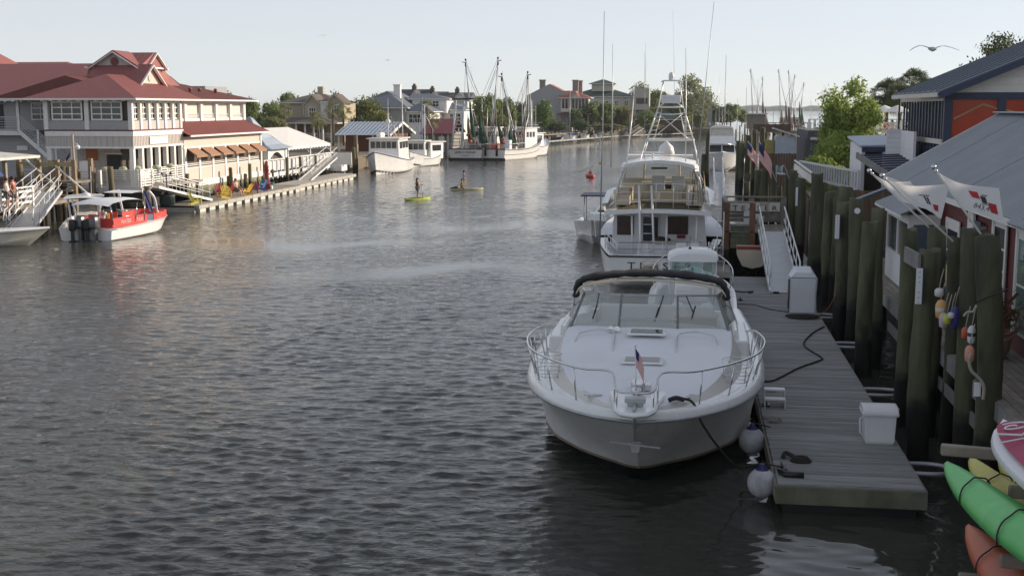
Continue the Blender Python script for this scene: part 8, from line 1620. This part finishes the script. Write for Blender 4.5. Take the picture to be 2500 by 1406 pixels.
t, C = slant_flag('right white flag with two red badges and a phone number', (2279, 408), (2406, 588), 23.0, [(2288, 420), (2347, 507), (2452, 541), (2440, 458)], (('printed_badge', 'flagred', (.45, .60, .22, .46)), ('printed_badge', 'flagred', (.74, .90, .50, .80)), ('printed_line', 'print', (.62, .72, .34, .56)), ('printed_line', 'print', (.66, .76, .28, .31)), ('printed_line', 'print', (.60, .74, .58, .60))), .07)
text('lettering', '843.4', .13, M['print'], t, full(t).inverted() @ (C[1].lerp(C[2], .42) + Vector((0, -.16, .12))), (PI / 2, .28, 0), .002)
p = ay(1826, 348, 62); t = flag_us('striped_flag', 'left striped flag with blue field drooping over the far pilings', 'flag', p, .55, .62, sag=.9, dirv=(.8, .1, -.35), group='striped flags on the far pilings'); MB().tube([p + Vector((0, 0, .05)), p + Vector((1.1, .3, -1.5))], .02, 6).build('pole', M['offwhite'], t)
p = ay(1853, 347, 60); t = flag_us('striped_flag', 'right striped flag, sunlit, drooping over the far pilings', 'flag', p, .75, .8, sag=.9, dirv=(.6, .1, -.35), group='striped flags on the far pilings'); MB().tube([p + Vector((0, 0, .05)), p + Vector((.9, .3, -1.9))], .02, 6).build('pole', M['offwhite'], t)
# ================================================================ gulls
def gull(lb, p, span, rz, pitch=0, up=(.35, .18)):
    t = thing('gull', lb, 'gull', p, rz, 'gulls in flight'); k = span; W = mat('gull_white', (.62, .62, .62), .7); G_ = mat('gull_grey_wing', (.30, .31, .33), .7, trans=.2)
    MB().tube([(0, -.20 * k, .0), (0, -.13 * k, .01 * k), (0, 0, .01 * k), (0, .12 * k, .02 * k), (0, .17 * k, .035 * k), (0, .20 * k, .03 * k), (0, .235 * k, .018 * k)], [.008 * k, .03 * k, .05 * k, .035 * k, .028 * k, .02 * k, .004 * k], 10).build('body', W, t, 0)
    MB().ball((0, .175 * k, .035 * k), .03 * k, 8).build('head', mat('gull_dark_hood', (.10, .10, .11), .7), t, 0); MB().tube([(0, .2 * k, .03 * k), (0, .25 * k, .015 * k)], .008 * k, 6, .002 * k).build('beak', M['orange'], t, 0)
    MB().add([(-.02 * k, -.12 * k, .01 * k), (.02 * k, -.12 * k, .01 * k), (.05 * k, -.26 * k, 0), (-.05 * k, -.26 * k, 0)], [(0, 1, 2, 3)]).build('tail', W, t, 0)
    for s_, u in ((-1, up[0]), (1, up[1])):
        P = [(.03, .0, .02), (.16, .05, .02 + .32 * u), (.27, .03, .02 + .38 * u), (.40, -.03, .02 + .1 * u), (.52, -.10, .02 - .32 * u)]; ch = (.13, .12, .10, .06, .01)
        MB().loft([[Vector((s_ * x * k, (y + c / 2) * k, z * k + .004 * k)), Vector((s_ * x * k, y * k, z * k + .012 * k)), Vector((s_ * x * k, (y - c / 2) * k, z * k))] for (x, y, z), c in zip(P, ch)]).build('wing', G_, t, 0)
gull('large grey-winged gull gliding in the sky above the palms', ay(2277, 122, 34), 1.27, .2, up=(.16, .14)); gull('brown-winged gull flapping low in front of the far pilings', ay(1906, 425, 40), .82, 1.0, up=(.85, .8))
gull('small distant gull high over the channel', ay(790, 88, 120), 1.1, .3, up=(.2, .35)); gull('faint tiny gull low in the sky left of the trawlers', ay(947, 148, 200), 1.3, .8, up=(.2, .2))
# ================================================================ people on the water
def board(name, lb, px, py, L_, rz, c, c2, w_=.42):
    p = az(px, py, .05); t = thing(name, lb, 'paddle board', (p.x, p.y, .02), rz)
    f = lambda u: w_ * (1 - abs(2 * u - 1) ** 2.6) ** .6 + .01; B = lambda z, s: [[Vector((x * f(u) * s, (u - .5) * L_, z + .06 * (abs(2 * u - 1) ** 3))) for x in (-1, -.5, 0, .5, 1)] for u in [k / 14 for k in range(15)]]
    a, b = B(.10, 1), B(-.04, .9); MB().loft(a).loft(b).loft([[r[0], q[0]] for r, q in zip(a, b)]).loft([[r[-1], q[-1]] for r, q in zip(a, b)]).build('hull', col('board_' + lb[:6].strip(), c), t, 0)
    MB().box(-w_ * .75, w_ * .75, -L_ * .22, L_ * .15, .11, .13).build('deck_pad', M['print'] if c2 is None else col('pad_' + lb[:6].strip(), c2), t, 0); return t, p
t, p = board('pedal_board', 'yellow-green pedal board ridden by the woman in mid channel', 1019, 486, 2.6, -.62, (.62, .72, .12), None)
MB().tube([(0, .55, .1), (0, .45, 1.05)], .03, 6).tube([(-.25, .42, 1.08), (.25, .42, 1.08)], .025, 6).build('handlebar', M['alugrey'], t, 0)
person('woman in dark red top and grey shorts standing on the yellow-green board', (p.x, p.y, .13), -1.25 + .35, 'arms', (.12, .025, .03), (.12, .14, .18), sleeves=.05, h=1.5, longhair=True)
t, p = board('paddle_board', 'cream paddle board with dark dog-like bundle at its rear', 1140, 463, 3.0, -1.0, (.55, .52, .30), (.30, .27, .12))
person('man in blue shirt and pale shorts standing on the cream board', (p.x - .25, p.y, .13), -1.45, 'step', (.05, .07, .30), (.42, .36, .26), h=1.5, sleeves=.5)
MB().tube([(-.05, -1.5, .14), (0, -1.1, .2), (.02, -.7, .22)], [.05, .12, .14], 8).build('dry_bag', M['black'], t, 0)
pk = az(1127, 464, .1); person('person in olive clothes kneeling on the cream board beside the standing man', (pk.x, pk.y - .1, .13), -1.2, 'kneel', (.30, .27, .16), (.32, .26, .08), h=1.3)
p = az(1441, 431, .1); t = thing('kayak', 'small red kayak in mid channel left of the sportfisher', 'kayak', (p.x, p.y, .0), .3); MB().loft([[Vector((x * w_, y, z)) for x, z in ((-1, .22), (-.7, .02), (0, -.05), (.7, .02), (1, .22), (.6, .3), (-.6, .3))] for y, w_ in ((-1.3, .03), (-1.1, .25), (0, .36), (1.1, .25), (1.7, .03))], True, False, True).build('hull', M['red'], t, 0)
person('kayaker in dark clothes holding a paddle in the red kayak', (p.x, p.y, -.05), .3, 'sit', (.04, .05, .07), (.04, .04, .05), h=1.15); MB().tube([(-1.0, .45, .55), (1.1, .45, 1.35)], .03, 6).box(1.0, 1.3, .42, .48, 1.25, 1.5).build('paddle', M['gold'], t, 0)
# ================================================================ kayak rack in the near corner
def kayak(lb, x, y0, y1, z, m, w_=.37, roll=0, rz=0, h=.24):
    t = thing('kayak', lb, 'kayak', (x, (y0 + y1) / 2, z), rz, 'kayaks stacked in the near corner'); L_ = y1 - y0; secs = []
    for i in range(25):
        u = i / 24; f = (max(0, 1 - abs(2 * u - 1) ** 2.0)) ** .8; ww = .045 + (w_ - .03) * f; hh = h * (.30 + .70 * f); up = .12 * abs(2 * u - 1) ** 3
        secs.append([Vector((ww * a, (u - .5) * L_, up + hh * b)) for a, b in ((-1, 0), (-.97, .35), (-.72, .75), (-.3, .93), (0, 1.04), (.3, .93), (.72, .75), (.97, .35), (1, 0), (.6, -.25), (-.6, -.25))])
    o = MB().loft(secs, True, True, True).build('hull', m, t, 0); o.rotation_euler = (0, roll, 0)
    for u in (.80, .52, .25):
        f = (1 - abs(2 * u - 1) ** 2.0) ** .62; ww = (.02 + w_ * f) * 1.02; hh = h * (.30 + .70 * f) * 1.03; up = .12 * abs(2 * u - 1) ** 3
        s = MB().tube(catmull([(ww * a, (u - .5) * L_ + .12 * a, up + hh * b) for a, b in ((-1.02, -.1), (-.99, .35), (-.74, .77), (-.3, .96), (0, 1.07), (.3, .96), (.74, .77), (.99, .35), (1.02, -.1))], 3), .009, 5).build('strap', M['rope'], t, 0); s.rotation_euler = (0, roll, 0)
    return t
GK = mat('scuffed_green_plastic', (.13, .52, .15), .42, var=.1, sc_=4, bump=.05, streak=.12, tint=(.5, .75, .5)); YK = mat('scuffed_yellow_plastic', (.50, .46, .08), .45, var=.15, sc_=4, bump=.05, streak=.2, tint=(.6, .6, .4)); OK_ = mat('red_orange_blend_plastic', (.46, .05, .045), .45, var=.2, sc_=1.1, bump=.05, col2=(.52, .15, .05))
kayak('bright green upturned kayak strapped on the rack', 3.26, 10.1, 14.1, 2.68, GK, .25, -.12, rz=.16); kayak('yellow upturned kayak right behind the green one', 3.70, 10.8, 15.1, 2.46, YK, .25, .1, rz=.14); kayak('second yellow kayak farthest right under the paddle board', 4.05, 11, 15.4, 2.40, YK, .25, 0, rz=.1); kayak('red and orange kayak on the lowest tier of the rack', 3.46, 9.8, 14.2, 1.92, OK_, .30, -.15, rz=.1)
t = thing('paddle_board', 'white stand-up paddle board with crimson deck and spiral emblem', 'paddle board', (3.68, 12.5, 3.22), .06); hw = lambda u: .36 * (1 - abs(2 * u - 1) ** 2.7) ** .55 + .004; L_ = 3.6
for nm, m, z0, k, us in (('hull', 'plasticw', 0, 1, (0, 1)), ('deck', mat('crimson_deck', (.36, .02, .08), .5), .062, .74, (.06, .95))):
    R1 = [[Vector((x * hw(u) * k, (u - .5) * L_, z0 + .05 * (1 - x * x) * (1 if nm == 'hull' else .55) + .25 * max(0, abs(2 * u - 1) - .5) ** 2)) for x in (-1, -.8, -.4, 0, .4, .8, 1)] for u in [us[0] + (us[1] - us[0]) * q / 24 for q in range(25)]]
    mb = MB().loft(R1)
    if nm == 'hull': mb.loft([[p - Vector((0, 0, .10)) for p in r] for r in R1]); mb.loft([[r[0], r[0] + Vector((-.03, 0, -.05)), r[0] - Vector((0, 0, .1))] for r in R1]); mb.loft([[r[-1], r[-1] + Vector((.03, 0, -.05)), r[-1] - Vector((0, 0, .1))] for r in R1])
    o = mb.build(nm, m if nm == 'deck' else M[m], t, world=False); o.rotation_euler = (0, -.22, 0)
em = MB().tube([((.03 + .012 * k) * cos(k * .55) * 1.0, 1.42 + (.02 + .008 * k) * sin(k * .55), .118) for k in range(16)], .011, 5).tube([(-.21, 1.28, .11), (-.02, 1.08, .115), (.17, 1.28, .11)], .014, 5).tube([(-.28, .98, .11), (.28, .98, .11)], .01, 5).build('emblem', M['plasticw'], t, 0); em.rotation_euler = (0, -.22, 0)
text('lettering', '--- ---', .10, M['plasticw'], t, (-.05, .72, .125), (0, -.22, -PI / 2 - .0), .003)
for i, (x, y, z, lb) in enumerate(((3.05, 14.35, 2.93, 'grey rack arm poking out above the yellow kayaks'), (3.55, 13.3, 2.78, 'grey rack arm between the green and yellow kayaks'), (3.30, 12.5, 2.30, 'grey rack arm under the near end of the green kayak'), (3.02, 13.0, 1.90, 'grey rack arm under the tip of the red kayak'))):
    solo('rack_arm', MB().beam((x - .15, y, z), (x + (.45 if y > 14 else 1.3), y - .05, z - .02), .10, .13), M['greywood'], lb, 'rack', 'timber rack arms', bevel=.02)
t = thing('kayak_rack', 'dark upright posts of the kayak rack at the near right corner', 'rack', (4.7, 12.5, 0))
for x, y in ((4.75, 14.3), (4.75, 12.3), (4.75, 10.2)): MB().tube([(x, y, -1.2), (x, y, 4.0)], .17, 12).build('post', M['pile'], t)
# ================================================================ things hung on the pilings
def buoy(px, py, Y, r, h, c, lb, band_=None):
    p = ay(px, py, Y); t = thing('float_buoy', lb, 'buoy', p, 0, 'buoys hung on the pilings')
    MB().lathe([(r * .35, -h / 2), (r * .9, -h * .38), (r, -h * .1), (r, h * .25), (r * .6, h * .45), (r * .2, h / 2)], 12).build('float', col('buoy_%02d%02d%02d' % tuple(int(v * 99) for v in c), c, .5), t, 0)
    if band_: MB().lathe([(r * 1.01, -h * .08), (r * 1.01, h * .12)], 12, cap=False).build('band', col('band_%02d%02d' % (int(band_[0] * 99), int(band_[2] * 99)), band_), t, 0)
    MB().tube([(0, 0, h / 2), (.03, .02, h / 2 + .18), (.08, .08, h / 2 + .35)], .01, 5).build('lanyard', M['ropelt'], t, 0)
for a in ((2293, 714, 23.6, .085, .17, (.6, .6, .6), 'round white buoy hung highest beside the tall piling', None), (2297, 755, 23.4, .10, .36, (.62, .36, .12), 'yellow and orange buoy under the round white one', (.6, .58, .5)), (2304, 782, 23.3, .085, .3, (.45, .36, .42), 'pale mauve buoy in the hanging cluster', None), (2312, 780, 23.1, .075, .2, (.45, .48, .08), 'small yellow-green buoy at the cluster front', None), (2330, 775, 23.2, .085, .42, (.06, .06, .28), 'long dark blue buoy in the hanging cluster', None), (2322, 770, 23.0, .06, .12, (.6, .6, .55), 'tiny white ball in the hanging cluster', None),
          (2357, 813, 22.2, .07, .22, (.55, .10, .05), 'short red-orange buoy between the two tall pilings', None), (2372, 817, 21.8, .07, .32, (.6, .62, .64), 'white buoy with black bands on the rightmost piling', (.04, .04, .05)), (2367, 864, 21.5, .08, .30, (.60, .28, .20), 'salmon pink buoy lowest on the rightmost piling', None)): buoy(*a)
def signb(lb, px0, px1, py0, py1, Y, s_=None, edge='navy'):
    a, b = ay(px0, py0, Y), ay(px1, py1, Y); t = thing('sign', lb, 'sign', ((a.x + b.x) / 2, Y, b.z)); MB().box(a.x, b.x, Y - .02, Y + .02, b.z, a.z).build('board', M['plasticw'], t); MB().box(b.x, b.x + .03, Y - .03, Y + .25, b.z, a.z).build('edge', M[edge], t)
    for i, ch in enumerate(s_ or ''): text('letter', ch, .11, M['print'], t, (0, -.025, (a.z - b.z) * (1 - (i + .6) / len(s_))), (PI / 2, 0, 0), .002)
signb('narrow white vertical sign on the middle piling', 2040, 2048, 525, 583, 37.0, '-------'); signb('narrow white vertical sign with blue edge on the nearest piling', 2238, 2249, 655, 742, 24.0, '--- ---'); signb('plain white vertical board on the piling by the gangway', 1943, 1947, 458, 503, 50.5); signb('small white notice low on the rightmost piling', 2379, 2393, 933, 967, 21.0, None, 'bottom')
line('rope_wrap', [Vector((5.0 + .24 * cos(a), 21.3 + .24 * sin(a), 3.72 + .12 * cos(a + .5))) for a in [k * .7 - 4 for k in range(10)]], .018, M['rope'], 'dark rope wound round the rightmost piling', 'rope', 2); line('hanging_hose', [ay(*p, 20.9) for p in ((2372, 862), (2366, 880), (2372, 905), (2392, 925), (2402, 945), (2400, 975))], .03, M['ropelt'], 'pale hose curving down between the rightmost pilings', 'hose'); line('hanging_line', [ay(*p, 21.2) for p in ((2352, 772), (2362, 762), (2376, 760), (2384, 745))], .02, M['ropelt'], 'short pale line looped between the two tall pilings', 'rope')
p0 = ay(2210, 620, 25.3); p1 = ay(2245, 640, 24.2); solo('plank', MB().beam(p0, p1, .05, .30), M['ledger'], 'short pale plank nailed across behind the nearest piling', 'plank')
p = ay(2093, 515, 34.3); solo('round_plate', MB().lathe([(.08, 0), (.08, .02)], 14), M['plasticw'], 'white round plate on the blue-green stained piling', 'plate', loc=None).rotation_euler = (PI / 2, 0, 0); bpy.data.objects['round_plate'].location = p
# planter with reddish plant
t = thing('planter', 'large tan clay planter with a straggly reddish plant on the wharf deck', 'planter', (5.95, 25.3, 1.9)); MB().lathe([(.24, 0), (.36, .12), (.40, .38), (.42, .42), (.34, .43)], 18).build('pot', mat('tan_clay', (.30, .21, .14), .8, var=.2), t, 0)
gp = np.random.RandomState(4); n = 500; P_ = np.stack([gp.normal(0, .22, n), gp.normal(0, .22, n), .45 + np.abs(gp.normal(0, .3, n))], 1); d1 = gp.normal(size=(n, 3)) * .03; d2 = gp.normal(size=(n, 3)) * .10; d2[:, 2] = np.abs(d2[:, 2]); pl = bpy.data.objects.new('foliage', quadmesh('foliage', np.stack([P_, P_ + d1, P_ + d1 + d2, P_ + d2], 1), mat('reddish_leaf', (.14, .075, .035), .7, var=.5, trans=.2, bump=0))); COL.objects.link(pl); pl.parent = t
person('person in a pale yellow shirt seen from behind between the pilings by the red shack', (5.75, 28.2, 1.92), -.6, 'stand', (.55, .46, .25), (.10, .11, .14), h=1.75); person('person in a red top and blue shorts at the shack wall behind the tall pilings', (5.85, 25.9, 1.92), 1.2, 'stand', (.30, .02, .06), (.03, .04, .22), h=1.6)
# ================================================================ mid right bank: fences, huts, deck
def fence(name, lb, p, q, z0, z1, m='white', n=20, w_=.05, cat='fence', group=None):
    p, q = Vector((*p, 0)), Vector((*q, 0)); t = thing(name, lb, cat, (p.x, p.y, z0), 0, group); up = Vector((0, 0, 1))
    for k in range(n + 1): a = p.lerp(q, k / n); MB().box(a.x - w_ / 2, a.x + w_ / 2, a.y - w_ / 2, a.y + w_ / 2, z0, z1).build('picket', M[m], t)
    for z in (z0 + .08, z1): MB().beam(p + up * z, q + up * z, .10, .09).build('rail', M[m], t)
    return t
a, b = ay(1952, 408, 62), ay(2098, 402, 52); fence('white_railing', 'white picket railing running from the stair top to the shed', (a.x, a.y), (b.x, b.y), 3.45, 4.25, 'greyrail', 24, .07)
a, b = ay(1940, 407, 62), ay(1982, 440, 55); t = thing('stair', 'white stair stringer dropping towards the pilings', 'stair', (a.x, a.y, 3)); MB().beam(a, b, .06, .30).build('stringer', M['white'], t); MB().beam(a + Vector((0, 0, .3)), b + Vector((0, 0, .3)), .08, .06).build('handrail', M['white'], t)
def boards(name, lb, p, q, z0, z1, m, n, cat='fence'):
    p, q = Vector((*p, 0)), Vector((*q, 0)); t = thing(name, lb, cat, (p.x, p.y, z0)); d = (q - p) / n
    for k in range(n): a, b = p + d * (k + .04), p + d * (k + .96); MB().beam((a.x, a.y, (z0 + z1) / 2), (b.x, b.y, (z0 + z1) / 2), .04 + .01 * (k % 2), (z1 - z0) * (1 + .01 * (k % 3))).build('board', M[m], t)
    return t
boards('board_fence', 'brown board fence beside the small white hut', (4.4, 75), (6.1, 75), 1.2, 4.15, 'brownwood', 11); boards('board_fence', 'dark board fence under the white picket railing', (5.0, 51), (7.4, 50), 1.0, 3.5, 'brownwood', 14); boards('board_fence', 'brown board fence behind the shack bay', (5.4, 45), (8.2, 43), 1.9, 3.95, 'brownwood', 18); boards('board_fence', 'low dark plank wall behind the first pilings', (4.9, 53), (5.0, 62), .6, 3.0, 'brownwood', 22)
solo('rain_gutter', MB().beam(ay(2098, 487, 42), ay(2190, 452, 40), .35, .06), M['bluemetal'], 'pale blue sloping shed edge above the pilings left of the flags', 'roof edge')
t = thing('small_hut', 'small white hut with sloping roof among the far pilings', 'hut', (6.9, 97, 1)); MB().box(6.25, 7.75, 96, 98, 1, 4.7).build('wall', M['bluemetal'], t); MB().slab([(6.1, 95.7, 5.35), (8.0, 95.7, 4.75), (8.0, 98.3, 4.75), (6.1, 98.3, 5.35)], .1).build('roof', M['offwhite'], t); MB().box(7.76, 7.8, 95.9, 98, 1, 4.6).build('cream_board', M['cream'], t); MB().box(5.6, 6.2, 97, 98, 1, 4.4).build('side_board', mat('yellow_timber', (.34, .28, .10), .8), t)  # cream board along the right side of the hut
t = thing('boardwalk', 'long brown boardwalk bridge crossing behind the far pilings', 'bridge', (8, 120, 4)); MB().box(5.6, 10.9, 118, 120.5, 4.55, 4.75).build('deck', M['greywood'], t); MB().box(5.6, 9.0, 117.9, 118, 4.75, 5.35).build('panel', M['brownwood'], t); MB().box(5.6, 10.9, 117.9, 118.05, 5.42, 5.5).build('cap_rail', M['greywood'], t)
for k in range(7): MB().tube([(6 + .8 * k, 119, -1), (6 + .8 * k, 119, 4.6)], .12, 7).build('under_post', M['pilefar'], t); MB().box(9.0 + .3 * k, 9.05 + .3 * k, 117.9, 118, 4.75, 5.45).build('picket', M['greywood'], t)
t = thing('dark_boathouse', 'dark grey boathouse wall with white striped railing on top', 'building', (12, 100, 1)); MB().box(8.6, 20, 96, 106, .8, 5.15).build('wall', mat('dark_grey_cladding', (.065, .07, .08), .8, wave=((0, 0, -1), .25, .03, 'lap')), t); MB().box(8.8, 10.4, 95.9, 95.98, 4.45, 4.65).build('name_board', M['greyrail'], t)
for k in range(22): MB().box(8.6 + .4 * k, 8.78 + .4 * k, 96.0, 96.08, 5.2, 5.95).build('picket', M['white'], t)
MB().box(8.6, 17.4, 96, 96.1, 5.95, 6.02).build('cap_rail', M['white'], t)
t = thing('white_shed', 'white lean-to shed with pale sloping roof right of the bright tree', 'shed', (8, 57, 2)); MB().box(7.1, 7.25, 54.2, 58, 2, 5.3).build('wall', M['whiteclap'], t); MB().slab([(7.0, 54, 5.25), (8.6, 54, 5.3), (8.6, 58.4, 5.62), (7.0, 58.4, 5.55)], .08).build('roof', M['bluemetal'], t); MB().box(7.1, 8.5, 54.0, 54.08, 4.98, 5.2).build('fascia', M['navy'], t); MB().box(7.25, 8.6, 57.8, 58, 2, 5.3).build('rear_wall', M['interior'], t); MB().box(7.95, 8.1, 54.0, 54.1, 2, 5).build('post', M['white'], t)
t = thing('white_screen', 'white board screen at the far corner of the slatted porch', 'screen', (8.4, 51, 3)); MB().box(7.95, 8.55, 53.2, 53.3, 4.4, 5.95).box(8.5, 8.6, 50, 53.2, 4.4, 5.9).build('board', M['whiteclap'], t)
t = thing('low_dark_roof', 'low dark slatted roof between the shed and the corrugated roof', 'roof', (7.5, 50, 4.4)); 
for k in range(9): MB().beam((7.0 + .02 * k, 53.5 - .8 * k, 4.85 - .05 * k), (9.2, 53.4 - .8 * k, 4.95 - .05 * k), .55, .05).build('slat', M['navy'], t)
MB().beam((6.7, 52.5, 4.9), (7.2, 46.5, 4.3), .08, .25).build('edge_board', M['ledger'], t)
# umbrella deck
t = thing('umbrella_deck', 'white lattice-railed upper deck under the palms', 'deck', (11.5, 78, 4)); MB().box(10.4, 20, 76, 88, 5.0, 5.2).build('deck', M['white'], t); MB().box(10.4, 13.6, 75.9, 76, 5.9, 6.0).build('cap_rail', M['white'], t); MB().box(10.3, 10.45, 76, 88, 5.9, 6.0).build('cap_rail', M['white'], t)
for k in range(12): x = 10.45 + .26 * k; MB().beam((x, 75.95, 5.2), (x + .5, 75.95, 5.9), .03, .05).build('lattice_bar', M['white'], t); MB().beam((x + .5, 75.93, 5.2), (x, 75.93, 5.9), .03, .05).build('lattice_bar', M['white'], t)
for x in (10.5, 12.0, 13.5): MB().box(x - .12, x + .12, 75.8, 76.05, 1.5, 6.1).build('post', M['white'], t)
for px, py, Y, lb in ((2160, 257, 82, 'left white cafe umbrella on the upper deck'), (2192, 257, 80, 'right white cafe umbrella against the gable eave')):
    p = ay(px, py, Y); t = thing('cafe_umbrella', lb, 'umbrella', (p.x, Y, 5.2), 0, 'white cafe umbrellas'); h = p.z - 5.2; MB().lathe([(.95, h - .42), (.5, h - .2), (.02, h)], 8, cap=False).build('canopy', M['tent'], t, 0); MB().tube([(0, 0, 0), (0, 0, h)], .03, 6).build('pole', M['alu'], t, 0)
person('seated guest in a red top at the upper deck railing', (ay(2165, 300, 77).x, 77.2, 5.1), PI, 'sit', (.5, .06, .05), h=1.3); person('seated guest in a pale top at the upper deck railing', (ay(2182, 300, 77).x, 77.4, 5.1), PI, 'sit', (.5, .45, .4), h=1.3)
t = thing('street_lamp', 'dark lamp post rising beside the umbrella deck', 'lamp post', (ay(2197, 250, 70).x, 70, 1)); MB().tube([(0, 0, 0), (0, 0, 6.6)], .06, 6).box(-.15, .2, -.1, .1, 6.6, 6.85).build('post', M['bottom'], t, 0)
# ================================================================ far shrimp fleet and masts beyond the boardwalk
for i, (px, Y, rz, z1, z2, s) in enumerate(((1862, 330, .1, 17, 15, 1), (1915, 350, -.1, 17.5, 16, 1), (1950, 360, .05, 17.5, 14, 1))):
    p = ay(px, 290, Y); t = shrimper(['leftmost', 'middle', 'right'][i] + ' far shrimp boat with crossed outriggers beyond the boardwalk', (p.x, Y), rz, 15, 5, 20 + i, ((-1.2, 0, -2.2, z1), (1.2, 0, 2.2 if i else 1.0, z2)), 9, net='green' if i == 2 else 'brown', ladder=False, detail=False)
for i, (px, top, Y) in enumerate(((1823, 212, 260), (1773, 135, 175), (1756, 262, 250), (1764, 268, 240), (1779, 262, 245), (1801, 240, 300), (1838, 266, 260), (1871, 258, 250), (1889, 262, 255), (1980, 245, 300), (1851, 193, 340), (1748, 270, 230), (1905, 262, 262))):
    q = ay(px, top, Y); solo('far_mast', MB().tube([(q.x, Y, 0), (q.x, Y, q.z)], .06 if px != 1773 else .11, 5, .03), M['alugrey'] if i % 2 else M['greywood'], 'thick tall mast behind the flybridge boat' if px == 1773 else ['third', '', 'fifth', 'sixth', 'seventh', 'eighth', 'ninth', 'tenth', 'twelfth', 'last', 'eleventh', 'second', 'next to last'][i] + ' thin far-marina mast counted from the left, ' + ('pale grey' if i % 2 else 'brown'), 'mast', 'masts of the far marina')
t = thing('far_dock_shed', 'long low dark boat shed on the far marina dock', 'shed', (12, 240, 0)); a, b = ay(1826, 280, 240), ay(1870, 280, 240); MB().box(a.x, b.x, 240, 246, 3.0, a.z).build('wall', M['greywood'], t); MB().box(a.x - .3, b.x + .3, 239.5, 246.5, a.z, a.z + .25).build('roof', M['offwhite'], t)
for k in range(7): MB().tube([(a.x + .6 * k, 240, -1), (a.x + .6 * k, 240, 3)], .12, 6).build('under_post', M['pilefar'], t)
g3 = random.Random(8); t = thing('far_marina_dock', 'low pile dock with many posts in front of the far marina', 'dock', (8, 200, 0)); MB().box(5.5, 17, 190, 193, 1.6, 1.9).build('deck', M['greywood'], t)
for k in range(36): x = 5.2 + .33 * k; y = 188 + g3.uniform(0, 30); MB().tube([(x, y, -1), (x, y, 2.4 + g3.uniform(0, 2.2))], .11, 6).build('post', M['pilefar'], t)
for k, (px, Y) in enumerate(((1835, 140), (1880, 150), (1915, 145))): p = ay(px, 320, Y); skiff(p.x, Y, .4 * k, 'small boat moored behind the far pilings, ' + ['left', 'middle', 'right'][k] + ' one', 5, 1.8, arch=False)
# haze
hz_ = MB().box(-900, 2200, -60, 3700, -7.0, 26); o = hz_.build('haze', M['print'], None); o.data.materials.clear(); m = bpy.data.materials.new('thin_sea_haze'); m.use_nodes = True; m.node_tree.nodes.clear()
v = m.node_tree.nodes.new('ShaderNodeVolumePrincipled'); v.inputs['Density'].default_value = .00012; v.inputs['Color'].default_value = (.86, .93, 1, 1); v.inputs['Anisotropy'].default_value = .3; ou = m.node_tree.nodes.new('ShaderNodeOutputMaterial'); m.node_tree.links.new(v.outputs[0], ou.inputs['Volume']); o.data.materials.append(m); o['kind'] = 'stuff'
